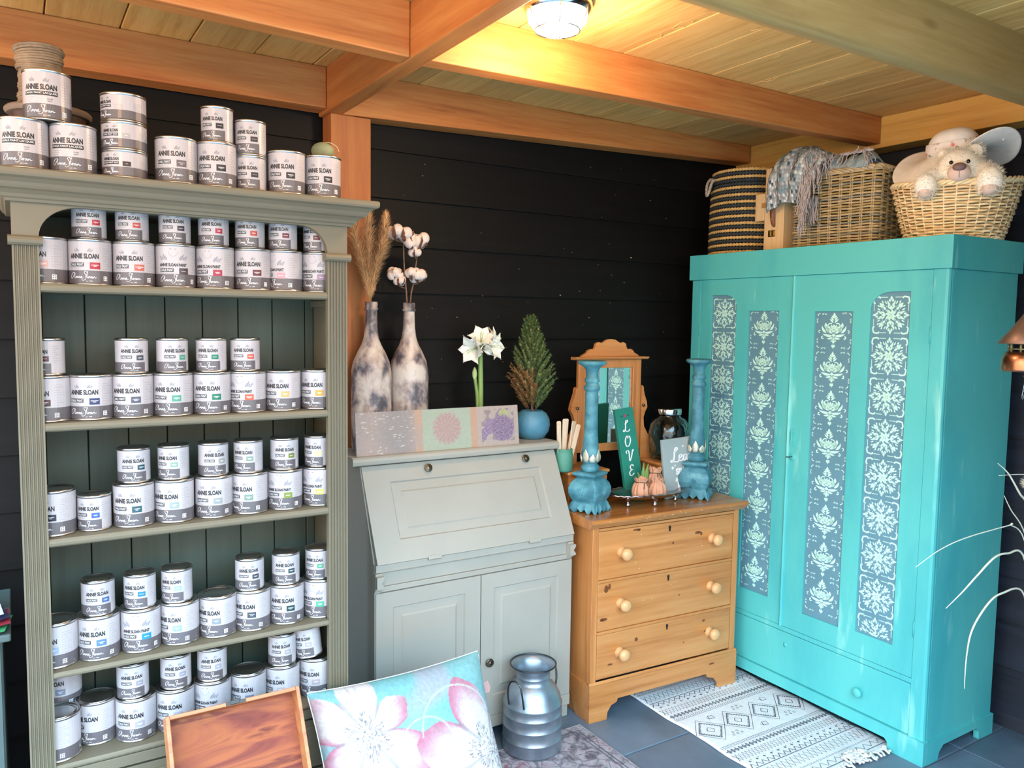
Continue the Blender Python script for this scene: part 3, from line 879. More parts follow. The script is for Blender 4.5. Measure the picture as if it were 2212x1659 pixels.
def panelled(T, w, h, th, px0, px1, py0, py1, d=0.007, b=0.028):
    m = M(T)
    f = [(0, 0), (w, 0), (w, h), (0, h)]; q = [(px0, py0), (px1, py0), (px1, py1), (px0, py1)]
    vs = [(a, b_, 0) for a, b_ in f] + [(a, b_, 0) for a, b_ in q]
    m.add(vs, [(i, (i + 1) % 4, (i + 1) % 4 + 4, i + 4) for i in range(4)])
    raised(m, px0, px1, py0, py1, d, b)
    vs = [(a, b_, 0) for a, b_ in f] + [(a, b_, -th) for a, b_ in f]
    m.add(vs, [((i + 1) % 4, i, i + 4, (i + 1) % 4 + 4) for i in range(4)] + [(4, 7, 6, 5)])
    return m
m = panelled(LT, W, LL, 0.018, 0.095, W - 0.085, 0.062, LL - 0.075, 0.006, 0.034)
lid = U('fold_down_lid', m, bevel=0, weld=True)
def knob_at(T, parent, r=0.015):
    m = M(T); m.lathe([(0.005, 0), (0.005, 0.007), (r * 0.9, 0.008), (r, 0.011), (r * 0.93, 0.0145), (r * 0.78, 0.0135), (r * 0.62, 0.0155), (r * 0.5, 0.0145), (r * 0.3, 0.017), (0, 0.018)], 20)
    return m.build('knob', brass_old, parent, world=True)
for u in (0.245, 0.660):
    knob_at(LT @ Matrix.Translation((u, 0.028, 0)), lid)
for u in (0.185, 0.60):
    m = M(LT); m.box(u, u + 0.05, LL - 0.006, LL + 0.008, -0.004, 0.003); U('lid_hinge', m, parent=lid, bevel=0.001)
U('lid_rail', M().box(XL + 0.0005, XR - 0.0005, YB - 0.010, YB + 0.02, 0.706, 0.733))
U('frieze_board', M().box(XL + 0.021, XR - 0.021, YB + 0.004, YB + 0.018, 0.655, 0.705))
U('frieze_rail', M().box(XL + 0.001, XR - 0.001, YB - 0.001, YB + 0.018, 0.636, 0.6545))
for a, b in ((XL - 0.002, XL + 0.024), (XR - 0.027, XR - 0.001)):
    s = U('lid_support', M().box(a, b, YB - 0.012, YB + 0.02, 0.645, 0.7045))
    U('pull', M().prism([(a, 0.655), (b, 0.655), (b, 0.662), ((a + b) / 2 + 0.003, 0.675), (b, 0.688), (b, 0.697), (a, 0.697)], YB - 0.026, YB - 0.013, 'y'), parent=s)
FT = lambda x, z: Matrix(((1, 0, 0, x), (0, 0, -1, YB - 0.004), (0, 1, 0, z), (0, 0, 0, 1)))
xm = 1.399
for a, b, kx in ((XL + 0.003, xm - 0.002, xm - 0.024), (xm + 0.002, XR - 0.003, xm + 0.034)):
    w = b - a; h = 0.634 - 0.098
    m = panelled(FT(a, 0.098), w, h, 0.018, 0.062 if a < 1.2 else 0.052, w - 0.062, 0.075, h - 0.055, 0.007, 0.032)
    d = U('door', m, bevel=0, weld=True)
    knob_at(Matrix.Translation((kx, YB - 0.0045, 0.306)) @ Matrix.Rotation(PI / 2, 4, 'X'), d, 0.016)
U('base_rail', M().box(XL, XR, YB - 0.004, YB + 0.02, 0.052, 0.096))
for a, b in ((XL, XL + 0.05), (XR - 0.05, XR)):
    U('foot', M().box(a, b, YB + 0.01, YB + 0.06, 0.0, 0.0515)); U('foot', M().box(a, b, 2.69, 2.74, 0.0, 0.0695))

# ------------------------------------------------------------ pine chest with dressing mirror
ch = thing('chest_of_drawers', 'waxed pine chest of three drawers with a dressing mirror on top', 'chest of drawers', (2.215, 2.314, 0), (0, 0, math.radians(-3.52)))
W2 = 0.748 / 2; D2 = 0.40
def Cc(name, m_, mt=pine, bevel=0.002, parent=None, **k):
    return m_.build(name, mt, parent or ch, bevel=bevel, **k)
Cc('side_panel', M().box(-W2, -W2 + 0.02, 0.0205, D2, 0.0, 0.765), pine_z)
Cc('side_panel', M().box(W2 - 0.02, W2, 0.0205, D2, 0.0, 0.765), pine_z)
Cc('back_panel', M().box(-W2 + 0.0205, W2 - 0.0205, D2 - 0.01, D2, 0.08, 0.765), pine)
Cc('stile', M().box(-W2, -W2 + 0.028, 0, 0.02, 0.150, 0.765), pine_z)
Cc('stile', M().box(W2 - 0.028, W2, 0, 0.02, 0.150, 0.765), pine_z)
m = M(); m.prism([(-0.022, 0.781), (-0.018, 0.7755), (-0.010, 0.770), (-0.008, 0.7655), (D2, 0.7655), (D2, 0.803), (-0.022, 0.803), (-0.030, 0.800), (-0.031, 0.792), (-0.028, 0.786)], -W2 - 0.022, W2 + 0.022, 'x')
Cc('top_board', m, pine_dark, 0.003)
zz = [(0.558, 0.748), (0.354, 0.545), (0.163, 0.341)]
for i, (z0, z1) in enumerate(zz):
    m = M(); m.box(-W2 + 0.030, W2 - 0.030, 0.002 if i != 2 else 0.0005, 0.018, z0, z1)
    m.box(-W2 + 0.04, W2 - 0.04, 0.018, D2 - 0.03, z0 + 0.01, z1 - 0.03)
    d = Cc('drawer', m, pine, 0.003)
    for sx_ in (-1, 1):
        k = M(Matrix.Translation((sx_ * 0.228 - (0.008 if sx_ < 0 else 0), 0.0018, (z0 + z1) / 2 + 0.004)) @ Matrix.Rotation(PI / 2, 4, 'X'))
        k.lathe([(0.021, 0), (0.0215, 0.005), (0.015, 0.012), (0.0125, 0.017), (0.017, 0.023), (0.0235, 0.031), (0.0245, 0.038), (0.021, 0.046), (0.012, 0.051), (0, 0.0525)], 24)
        k.build('knob', knob_wood, d)
    k = M(); k.prism([(0.003, z1 - 0.035), (0.0045, z1 - 0.022), (0.006, z1 - 0.016), (0.0, z1 - 0.011), (-0.006, z1 - 0.016), (-0.0045, z1 - 0.022), (-0.003, z1 - 0.035)], -0.0002, 0.0015, 'y')
    k.build('keyhole', dark_gap, d)
for z in (0.5515, 0.3475, 0.756):
    Cc('drawer_rail', M().box(-W2 + 0.0285, W2 - 0.0285, -0.001, 0.02, z - 0.0055, z + 0.0055), pine)
# plinth with bracket feet
pl = [(-W2 - 0.006, 0.0), (-W2 + 0.078, 0.0), (-W2 + 0.082, 0.03), (-W2 + 0.098, 0.052), (-W2 + 0.125, 0.062), (-W2 + 0.13, 0.075),
      (W2 - 0.16, 0.078), (W2 - 0.155, 0.062), (W2 - 0.12, 0.052), (W2 - 0.10, 0.03), (W2 - 0.094, 0.0), (W2 + 0.006, 0.0), (W2 + 0.006, 0.148), (-W2 - 0.006, 0.148)]
Cc('plinth', M().prism(pl, -0.008, 0.0, 'y'), pine, 0.002)
m = M(); m.prism([(-0.008, 0.1485), (0.0, 0.1485), (0.0, 0.158), (-0.002, 0.158)], -W2 - 0.006, W2 + 0.006, 'x'); Cc('plinth_moulding', m, pine, 0.001)
for s in (-1, 1):
    Cc('plinth_return', M().prism([(0.0, 0), (0.09, 0), (0.12, 0.06), (D2 - 0.11, 0.06), (D2 - 0.08, 0), (D2, 0), (D2, 0.148), (0, 0.148)], s * (W2 + 0.0005), s * (W2 + 0.006), 'x'), pine, 0.001)
# two small drawer boxes and the mirror they carry
bx0 = 0.195
for s in (-1, 1):
    x0, x1 = (-0.362, -0.175) if s < 0 else (0.110, 0.350)
    m = M(); m.box(x0, x1, bx0, D2 - 0.02, 0.8035, 0.935); b = Cc('jewellery_box', m, pine_dark, 0.003)
    Cc('box_lid', M().box(x0 - 0.008, x1 + 0.008, bx0 - 0.008, D2 - 0.016, 0.9355, 0.948), pine, 0.004, parent=b)
    Cc('box_drawer', M().box(x0 + 0.012, x1 - 0.012, bx0 - 0.004, bx0 + 0.002, 0.818, 0.925), pine_dark, 0.002, parent=b)
    k = M(Matrix.Translation(((x0 + x1) / 2, bx0 - 0.004, 0.87)) @ Matrix.Rotation(PI / 2, 4, 'X')); k.lathe([(0.004, 0), (0.004, 0.006), (0.009, 0.01), (0.008, 0.015), (0, 0.017)], 14); k.build('box_knob', knob_wood, b)
MX0, MX1 = -0.226, 0.103; yM = 0.345
fr = M(); 
fr.box(MX0, MX0 + 0.050, yM, yM + 0.02, 0.992, 1.388); fr.box(MX1 - 0.045, MX1, yM, yM + 0.02, 0.992, 1.388)
fr.box(MX0 + 0.0505, MX1 - 0.0455, yM, yM + 0.02, 1.352, 1.388); fr.box(MX0 + 0.0505, MX1 - 0.0455, yM, yM + 0.02, 0.992, 1.026)
mf = Cc('mirror_frame', fr, pine_z, 0.003)
Cc('frame_moulding', M().box(MX0 + 0.0505, MX0 + 0.056, yM + 0.004, yM + 0.012, 1.026, 1.352), pine_dark, 0.001, parent=mf)
Cc('frame_moulding', M().box(MX1 - 0.051, MX1 - 0.0455, yM + 0.004, yM + 0.012, 1.026, 1.352), pine_dark, 0.001, parent=mf)
mirror = mat('mirror_glass', '#d9e2df', 0.015, 1.0, var=0.0)
Cc('mirror_glass', M().box(MX0 + 0.050, MX1 - 0.045, yM + 0.010, yM + 0.014, 1.0255, 1.3525), mirror, 0, parent=mf)
m = M(); m.prism([(yM - 0.012, 1.3885), (yM + 0.024, 1.3885), (yM + 0.024, 1.400), (yM - 0.020, 1.400), (yM - 0.020, 1.396)], MX0 - 0.026, MX1 + 0.026, 'x'); Cc('top_moulding', m, pine, 0.002, parent=mf)
hc = (MX0 + MX1) / 2; hw = (MX1 - MX0) / 2
half = [(hw - 0.01, 1.4005), (hw - 0.02, 1.408), (hw - 0.04, 1.417), (hw - 0.047, 1.427), (hw - 0.062, 1.434), (hw - 0.075, 1.430), (hw - 0.082, 1.440), (hw - 0.086, 1.456), (hw - 0.100, 1.463), (hw - 0.115, 1.458), (hw - 0.130, 1.466), (0.02, 1.474)]
crest = [(hc + a, b) for a, b in half] + [(hc, 1.476)] + [(hc - a, b) for a, b in half[::-1]]
Cc('crest', M().prism(crest, yM + 0.002, yM + 0.016, 'y'), pine, 0.002, parent=mf)
for s in (-1, 1):
    xe = MX0 - 0.003 if s < 0 else MX1 + 0.003
    pr = [(0, 0.9485), (0.085, 0.9485), (0.085, 0.985), (0.070, 1.02), (0.040, 1.055), (0.018, 1.09), (0.014, 1.13), (0.022, 1.155), (0.034, 1.175), (0.030, 1.20), (0.020, 1.225), (0.012, 1.25), (0.012, 1.262), (0.006, 1.272), (0, 1.272)]
    if s < 0: pr = [(min(a, 0.052), b) for a, b in pr]
    m = M(); m.prism([(xe + s * a, b) for a, b in pr], yM - 0.002, yM + 0.020, 'y'); Cc('mirror_support', m, pine, 0.002)
    k = M(Matrix.Translation((xe + s * 0.006, yM - 0.002, 1.185)) @ Matrix.Rotation(PI / 2, 4, 'X')); k.lathe([(0.003, 0), (0.003, 0.004), (0.007, 0.007), (0.006, 0.012), (0, 0.013)], 12); k.build('pivot_knob', brass_old, ch)
m = M()      # dark knots in the pine drawer fronts
for kx, kz, ka, kr in ((-0.165, 0.738, 0.020, 0.004), (-0.155, 0.736, 0.007, 0.005), (0.150, 0.690, 0.016, 0.006), (0.168, 0.683, 0.006, 0.007), (0.02, 0.662, 0.005, 0.005), (-0.305, 0.520, 0.010, 0.015), (-0.290, 0.528, 0.006, 0.012), (-0.315, 0.400, 0.018, 0.007),
                       (-0.318, 0.400, 0.007, 0.004), (0.06, 0.44, 0.004, 0.003), (-0.155, 0.293, 0.008, 0.008), (0.195, 0.310, 0.008, 0.005), (0.21, 0.262, 0.010, 0.005), (0.09, 0.235, 0.004, 0.003), (-0.28, 0.215, 0.012, 0.004), (0.24, 0.118, 0.016, 0.004)):
    yk = 0.00175 if kz > 0.345 else (0.00025 if kz > 0.16 else -0.0083)
    m.add([(kx + ka * math.cos(q * PI / 8) * (1 + 0.15 * math.sin(q * 2.3)), yk, kz + kr * math.sin(q * PI / 8)) for q in range(16)], [tuple(range(16))])
m.build('knot', mat('pine_knot', '#6d3d1c', 0.45, var=0.35, scale=90), ch, kind='stuff')
scuff = mat('paint_scuff', '#e8d8b8', 0.6)
m = M(); random.seed(5)
for k in range(70):
    sx_ = random.uniform(-W2 + 0.03, W2 - 0.03); sz = random.choice([random.uniform(0.17, 0.75), random.uniform(0.766, 0.80)])
    a = random.uniform(-1.2, 1.2); ln = random.uniform(0.002, 0.008)
    y_ = -0.0003 if sz < 0.7655 else -0.0315
    if sz > 0.7655 and not 0.786 < sz < 0.799: continue
    if 0.54 < sz < 0.56 or 0.34 < sz < 0.36: continue
    if abs(abs(sx_) - 0.23) < 0.03: continue
    v, f = ribbon2d([(sx_, sz), (sx_ + ln * math.cos(a), sz + ln * math.sin(a) * 0.6)], 0.0012, False)
    m.add([(p[0], y_ if sz > 0.7655 else 0.0012, p[1]) for p in v], f)
m.build('scuff_mark', scuff, ch, kind='stuff')

# ------------------------------------------------------------ wardrobe
XW = 2.672
def teal_mat(name, c, d):
    N = NT(name)
    v = N.coords(scale=(1, 1, 0.35), rnd=False)
    f = N.noise(v, 3.2, 5, 0.6, 0.3)
    c1 = N.ramp(f, [(0.30, d), (0.55, c), (0.75, c)])
    f2 = N.noise(N.coords(scale=(3, 3, 0.5), rnd=False), 5, 3)
    c2 = N.mixc(N.ramp(f2, [(0.62, (0, 0, 0)), (0.72, (0.5, 0.5, 0.5))]), c1, '#9fe0d6')
    N.base(c2); N.p.inputs['Roughness'].default_value = 0.5
    N.bump(N.noise(N.coords(scale=(1, 1, 0.15), rnd=False), 60, 3), 0.12)
    return N.m
teal = teal_mat('teal_chalk_paint', '#58bcb8', '#42aaae')
panel_blue = mat('blue_grey_panel_paint', '#5f8b9a', 0.55, var=0.08, scale=4, bump=0.08)
mint = mat('mint_stencil_paint', '#c4efe2', 0.5, var=0.06, scale=9)
wd = thing('wardrobe', 'large turquoise two door wardrobe with stencilled damask panels', 'wardrobe', (2.9, 2.09, 0))
def Wd(name, m_, mt=teal, bevel=0.003, parent=None, **k):
    return m_.build(name, mt, parent or wd, bevel=bevel, world=True, **k)
Y0, Y1 = 1.497, 2.692
Wd('side_panel', M().box(XW + 0.0205, 3.122, Y0, Y0 + 0.02, 0.08, 1.745), bevel=0.001)
Wd('side_panel', M().box(XW + 0.0205, 3.122, Y1 - 0.02, Y1, 0.08, 1.745), bevel=0.001)
Wd('back_panel', M().box(3.11, 3.121, Y0 + 0.0205, Y1 - 0.0205, 0.08, 1.745), bevel=0)
Wd('floor_panel', M().box(XW + 0.0205, 3.109, Y0 + 0.0205, Y1 - 0.0205, 0.095, 0.11), bevel=0)
# corner posts
m = M(); m.prism([(XW + 0.02, Y0 + 0.0005), (XW + 0.010, Y0), (XW + 0.003, Y0 + 0.003), (XW, Y0 + 0.012), (XW, 1.551), (XW + 0.02, 1.551)][::-1], 0.088, 1.745, 'z'); Wd('corner_post', m, bevel=0)
Wd('corner_post', M().box(XW, XW + 0.02, 2.638, Y1, 0.088, 1.745), bevel=0.003)
m = M(); m.box(XW - 0.010, 3.132, Y0 - 0.012, Y1 + 0.012, 1.7455, 1.858); m.box(XW + 0.015, 3.105, Y0 + 0.015, Y1 - 0.015, 1.742, 1.7454)
Wd('cornice', m, bevel=0.004)
Wd('door_rail', M().box(XW, XW + 0.018, 1.5515, 2.6375, 0.279, 0.298), bevel=0.002)
# doors with sunk panels
import bmesh
def door(y0, y1, z0, z1, holes, name='door'):
    """board with cut openings in the plane x=XW (thickness 2cm)"""
    bm = bmesh.new()
    x_out, x_in = XW + 0.001, XW + 0.018
    # build the face by strips between sorted hole edges
    m = M()
    ys = sorted(set([y0, y1] + [h[0] for h in holes] + [h[1] for h in holes]))
    for a, b in zip(ys[:-1], ys[1:]):
        hs = [h for h in holes if h[0] <= a + 1e-6 and h[1] >= b - 1e-6]
        if not hs:
            m.box(x_out, x_in, a, b, z0, z1)
        else:
            h = hs[0]
            m.box(x_out, x_in, a, b, z0, h[2])
            top = h[4] if len(h) > 4 else [(h[0], h[3]), (h[1], h[3])]
            poly = [(y, z) for y, z in top] + [(b, z1), (a, z1)]
            m.prism(poly, x_out, x_in, 'x')
    bm.free()
    return m
def arched(yA, yB, zt, r, corner):
    """top edge of an opening with one rounded corner; corner 'lo' rounds the low-y end"""
    p = []
    if corner == 'lo':
        for k in range(9):
            a = PI - (PI / 2) * k / 8
            p.append((yA + r[0] + r[0] * math.cos(a), zt - r[1] + r[1] * math.sin(a)))
        p.append((yB, zt))
    else:
        p.append((yA, zt))
        for k in range(9):
            a = PI / 2 - (PI / 2) * k / 8
            p.append((yB - r[0] + r[0] * math.cos(a), zt - r[1] + r[1] * math.sin(a)))
    return p
ld = door(2.1305, 2.637, 0.300, 1.7445, [(2.424, 2.569, 0.385, 1.675, arched(2.424, 2.569, 1.675, (0.07, 0.045), 'lo')), (2.195, 2.355, 0.397, 1.605)])
ldoor = Wd('door', ld, bevel=0)
rd = door(1.5525, 2.1115, 0.300, 1.7445, [(1.854, 2.022, 0.382, 1.602), (1.630, 1.782, 0.392, 1.672, arched(1.630, 1.782, 1.672, (0.08, 0.06), 'hi'))])
rdoor = Wd('door', rd, bevel=0)
Wd('inner_panel', M().box(XW + 0.0075, XW + 0.012, 2.424, 2.569, 0.385, 1.675), panel_blue, 0, parent=ldoor)
Wd('inner_panel', M().box(XW + 0.0075, XW + 0.012, 2.195, 2.355, 0.397, 1.605), panel_blue, 0, parent=ldoor)
Wd('inner_panel', M().box(XW + 0.0075, XW + 0.012, 1.854, 2.022, 0.382, 1.602), panel_blue, 0, parent=rdoor)
Wd('inner_panel', M().box(XW + 0.0075, XW + 0.012, 1.630, 1.782, 0.392, 1.672), panel_blue, 0, parent=rdoor)
m = M(); m.prism([(XW + 0.015, 2.1305), (XW + 0.002, 2.1305), (XW - 0.006, 2.127), (XW - 0.010, 2.121), (XW - 0.006, 2.115), (XW + 0.002, 2.1118), (XW + 0.015, 2.1118)], 0.300, 1.7445, 'z'); Wd('centre_bead', m, bevel=0)
# stencil artwork in a unit square, x right, y up
def leaf(m, x, y, ang, ln, wd_, curve=0.0, n=7):
    """pointed leaf from (x,y) along ang (0 = up, + = to the right)"""
    L = []; R = []
    for i in range(n + 1):
        t = i / n; a = ang + curve * t
        px = x + math.sin(ang + curve * t * 0.5) * ln * t; py = y + math.cos(ang + curve * t * 0.5) * ln * t
        w = wd_ * math.sin(PI * t ** 0.85) * 0.5
        L.append((px - math.cos(a) * w, py + math.sin(a) * w)); R.append((px + math.cos(a) * w, py - math.sin(a) * w))
    pts = L + R[::-1]
    m['v'].append(pts); m['q'].append(n)
def curl(m, x, y, r, a0, turns, w, sgn=1, r1=0.25):
    pts = []
    for i in range(19):
        t = i / 18; a = a0 + sgn * turns * 2 * PI * t; rr = r * (1 - (1 - r1) * t)
        pts.append((x + rr * math.cos(a), y + rr * math.sin(a)))
    m['s'].append((pts, w))
def line(m, pts, w): m['s'].append((pts, w))
def art(fn, size):
    d = {'v': [], 'q': [], 's': []}; fn(d)
    out = M()
    for pts, n in zip(d['v'], d['q']):
        k = len(pts); vs = [(a * size, b * size, 0) for a, b in pts]
        fs = [(i, i + 1, k - 2 - i, k - 1 - i) for i in range(n)]
        out.add(vs, fs)
    for pts, w in d['s']:
        v, f = ribbon2d([(a * size, b * size) for a, b in pts], w * size, False)
        out.add([(a, b, 0) for a, b in v], f)
    return out
def lotus(d):
    leaf(d, 0, 0.33, 0, 0.16, 0.075)
    for s in (-1, 1):
        for k, (yy, an, ln) in enumerate(((0.33, 0.55, 0.10), (0.27, 0.62, 0.13), (0.21, 0.70, 0.16))):
            leaf(d, s * 0.012, yy, s * an, ln, 0.045, s * 0.3)
        curl(d, s * 0.105, 0.12, 0.085, PI / 2 + s * 0.6, 0.95, 0.028, -s)
        leaf(d, s * 0.02, 0.02, s * 0.38, 0.16, 0.075); leaf(d, s * 0.03, 0.00, s * 0.85, 0.17, 0.07, -s * 0.3)
        leaf(d, s * 0.21, 0.06, s * 0.35, 0.16, 0.075, -s * 0.5); leaf(d, s * 0.12, -0.04, s * 0.85, 0.20, 0.085, -s * 0.7)
        leaf(d, s * 0.20, -0.06, s * 1.1, 0.24, 0.065, -s * 1.0)
        leaf(d, s * 0.03, -0.07, s * 1.15, 0.30, 0.075, -s * 0.7); curl(d, s * 0.385, -0.01, 0.05, -PI / 2, 0.6, 0.022, s)
        leaf(d, s * 0.02, -0.13, s * 1.75, 0.30, 0.07, -s * 0.7); curl(d, s * 0.30, -0.19, 0.045, PI / 2, 0.7, 0.03, -s)
        leaf(d, s * 0.02, -0.17, s * 2.2, 0.17, 0.055, -s * 0.8)
        leaf(d, s * 0.012, -0.22, s * 2.45, 0.10, 0.05); leaf(d, s * 0.018, -0.36, s * 2.6, 0.09, 0.035, s * 0.8)
        leaf(d, s * 0.01, -0.05, s * 0.0 + s * 0.5, 0.09, 0.04)
    leaf(d, 0, 0.04, 0, 0.14, 0.07); leaf(d, 0, -0.04, 0, 0.07, 0.05); leaf(d, 0, -0.07, PI, 0.10, 0.085); leaf(d, 0, -0.18, PI, 0.17, 0.10); leaf(d, 0, -0.37, PI, 0.11, 0.05)
    for sx_ in (-1, 1):          # scrolled corners
        for sy_ in (-1, 1):
            cx, cy = sx_ * 0.46, sy_ * 0.455
            curl(d, cx - sx_ * 0.22, cy, 0.028, 0, 0.8, 0.014, sx_); curl(d, cx - sx_ * 0.15, cy + sy_ * 0.005, 0.030, PI, 0.8, 0.014, -sx_)
            curl(d, cx, cy - sy_ * 0.22, 0.028, PI / 2, 0.8, 0.014, sy_); curl(d, cx, cy - sy_ * 0.15, 0.030, -PI / 2, 0.8, 0.014, -sy_)
            curl(d, cx - sx_ * 0.06, cy - sy_ * 0.05, 0.055, (PI / 4 if sx_ * sy_ > 0 else 3 * PI / 4) + (0 if sy_ > 0 else PI) - 0.9, 0.3, 0.020, 1, 1.0)
def flake(d):
    for k in range(4):
        a = k * PI / 2
        def R(x, y, an=0.0): return x * math.cos(a) + y * math.sin(a), -x * math.sin(a) + y * math.cos(a), an + a
        for s in (-1, 1):
            for (x, y, an, ln, w, cv) in ((0.02, 0.03, 0.35, 0.13, 0.055, s * -0.6), (0.03, 0.16, 0.9, 0.13, 0.05, -1.1), (0.015, 0.235, 1.0, 0.17, 0.05, -0.9), (0.02, 0.335, 0.75, 0.07, 0.035, 0.5),
                                          (0.22, 0.30, 0.1, 0.075, 0.04, 0.8), (0.115, 0.285, 0.9, 0.10, 0.035, -0.8)):
                X, Y, A = R(s * x, y, s * an)
                leaf(d, X, Y, A, ln, w, s * abs(cv) * (-1 if cv < 0 else 1))
            for (x, y, r) in ((0.075, 0.075, 0.011), (0.075, 0.205, 0.012), (0.125, 0.215, 0.012), (0.035, 0.285, 0.010), (0.175, 0.235, 0.012), (0.11, 0.13, 0.012)):
                X, Y, A = R(s * x, y)
                d['v'].append([(X + r * math.cos(q * PI / 4 + 0.1), Y + r * math.sin(q * PI / 4 + 0.1)) for q in range(8)]); d['q'].append(3)
        X, Y, A = R(0, 0.37, 0); leaf(d, X, Y, A, 0.12, 0.06); X, Y, A = R(0, 0.0, 0); leaf(d, X, Y, A, 0.10, 0.04)
        X, Y, A = R(0, 0.13, 0); leaf(d, X, Y, A, 0.12, 0.07)
        for sgn in (-1, 1):
            X, Y, A = R(sgn * 0.015, 0.35, sgn * 0.9); leaf(d, X, Y, A, 0.08, 0.035, -sgn * 0.9)
        # diagonals
        a2 = a + PI / 4
        for r0, ln, w in ((0.06, 0.10, 0.045), (0.19, 0.12, 0.06), (0.32, 0.12, 0.07)):
            leaf(d, math.sin(a2) * r0, math.cos(a2) * r0, a2, ln, w)
        for sgn in (-1, 1):
            leaf(d, math.sin(a2) * 0.30, math.cos(a2) * 0.30, a2 + sgn * 0.9, 0.10, 0.045, -sgn * 0.6)
        # frame dashes and corner scrolls
        for x0, x1 in ((-0.27, -0.10), (0.10, 0.27)):
            p0 = R(x0, 0.45); p1 = R(x1, 0.45); line(d, [p0[:2], p1[:2]], 0.016)
        c0 = [(0.30, 0.45), (0.34, 0.465), (0.40, 0.455), (0.445, 0.44), (0.455, 0.40), (0.465, 0.34), (0.45, 0.30)]
        line(d, [R(x, y)[:2] for x, y in c0], 0.040)
        for (x, y) in ((0.30, 0.44), (0.44, 0.30)):
            X, Y, A = R(x, y); d['v'].append([(X + 0.024 * math.cos(q * PI / 4), Y + 0.024 * math.sin(q * PI / 4)) for q in range(8)]); d['q'].append(3)
# artwork lies in x,y ; stands up in the plane x = XW facing -x : right hand of the viewer is -y
def motif(fn, size, parent, yc, zc, sx_=1.0, sy_=1.0, first={}):
    T = Matrix(((0, 0, -1, 0), (-sx_, 0, 0, 0), (0, sy_, 0, 0), (0, 0, 0, 1)))
    key = (fn.__name__, size, sx_, sy_)
    I = WM(parent).inverted()
    loc = I @ Vector((XW + 0.0070, yc, zc))
    if key not in first:
        m = art(fn, size); m.T = None
        m.v = [tuple(T @ Vector(p)) for p in m.v]
        o = m.build('stencil_motif', mint, parent); first[key] = o
    else:
        o = bpy.data.objects.new('stencil_motif', first[key].data); COL.objects.link(o); o.parent = parent
    o.location = loc
    return o
for k in range(8): motif(lotus, 0.1505, rdoor, 1.938, 1.527 - 0.1500 * k, 1.06, 0.96)
for k in range(8): motif(lotus, 0.1505, ldoor, 2.275, 1.533 - 0.1500 * k, 1.02, 0.96)
for k in range(8): motif(flake, 0.150, rdoor, 1.706, 1.588 - 0.1485 * k, 0.98, 0.95)
hm = art(flake, 0.150)       # the lowest tile is cut off by the frame
keep = [f for f in hm.f if min(hm.v[i][1] for i in f) > -0.003]
hm.f = keep; hm.mi = [0] * len(keep); hm.sm = [False] * len(keep); hm.v = [(XW + 0.0070, 1.706 - a * 0.98, 0.400 + b * 0.95) for a, b, c in hm.v]
hm.build('stencil_motif', mint, rdoor, world=True)
for k in range(8): motif(flake, 0.1455, ldoor, 2.4965, 1.594 - 0.1475 * k, 0.95, 0.95)
# door furniture
M_ = M(); M_.prism([(2.091, 1.062), (2.094, 1.055), (2.106, 1.055), (2.109, 1.062), (2.109, 1.118), (2.106, 1.125), (2.094, 1.125), (2.091, 1.118)], XW - 0.003, XW + 0.001, 'x')
pm = Wd('finger_plate', M_, teal, 0.001, parent=rdoor)
Wd('handle_bar', M().box(XW - 0.010, XW - 0.0035, 2.096, 2.104, 1.068, 1.112), teal, 0.002, parent=rdoor)
k = M(Matrix.Translation((XW + 0.001, 2.098, 1.012)) @ Matrix.Rotation(-PI / 2, 4, 'Y')); k.lathe([(0.013, 0), (0.013, 0.003), (0.010, 0.004), (0, 0.004)], 20, sx=1.2); k.build('escutcheon', teal, rdoor, world=True)
keym = mat('dark_steel', '#5a5b5c', 0.35, 1.0)
k = M(); k.tube([(XW - 0.003, 2.098, 1.014), (XW - 0.022, 2.098, 1.014)], 0.002, 6); k.tube([(XW - 0.022 - 0.008 + 0.008 * math.cos(a), 2.098 + 0.006 * math.sin(a), 1.014) for a in [2 * PI * q / 12 for q in range(12)]], 0.0016, 5, closed=True)
k.build('key', keym, rdoor, world=True)
for zz_ in (1.52, 0.48):
    for yy_, par in ((1.552, rdoor), (2.6375, ldoor)):
        k = M(); k.tube([(XW - 0.001, yy_, zz_ - 0.03), (XW - 0.001, yy_, zz_ + 0.03)], 0.003, 8); k.build('hinge', teal, par, world=True)
dr = Wd('drawer', M().box(XW + 0.001, XW + 0.018, 1.5525, 2.6365, 0.0895, 0.2765), teal, 0.003)
k = M(Matrix.Translation((XW + 0.001, 1.748, 0.168)) @ Matrix.Rotation(-PI / 2, 4, 'Y')); k.lathe([(0.010, 0), (0.009, 0.010), (0.017, 0.016), (0.019, 0.022), (0.016, 0.027), (0, 0.028)], 24); k.build('knob', teal, dr, world=True)
k = M(Matrix.Translation((XW + 0.001, 2.095, 0.225)) @ Matrix.Rotation(-PI / 2, 4, 'Y')); k.lathe([(0.009, 0), (0.009, 0.002), (0, 0.002)], 16, sx=1.2); k.build('escutcheon', teal, dr, world=True)
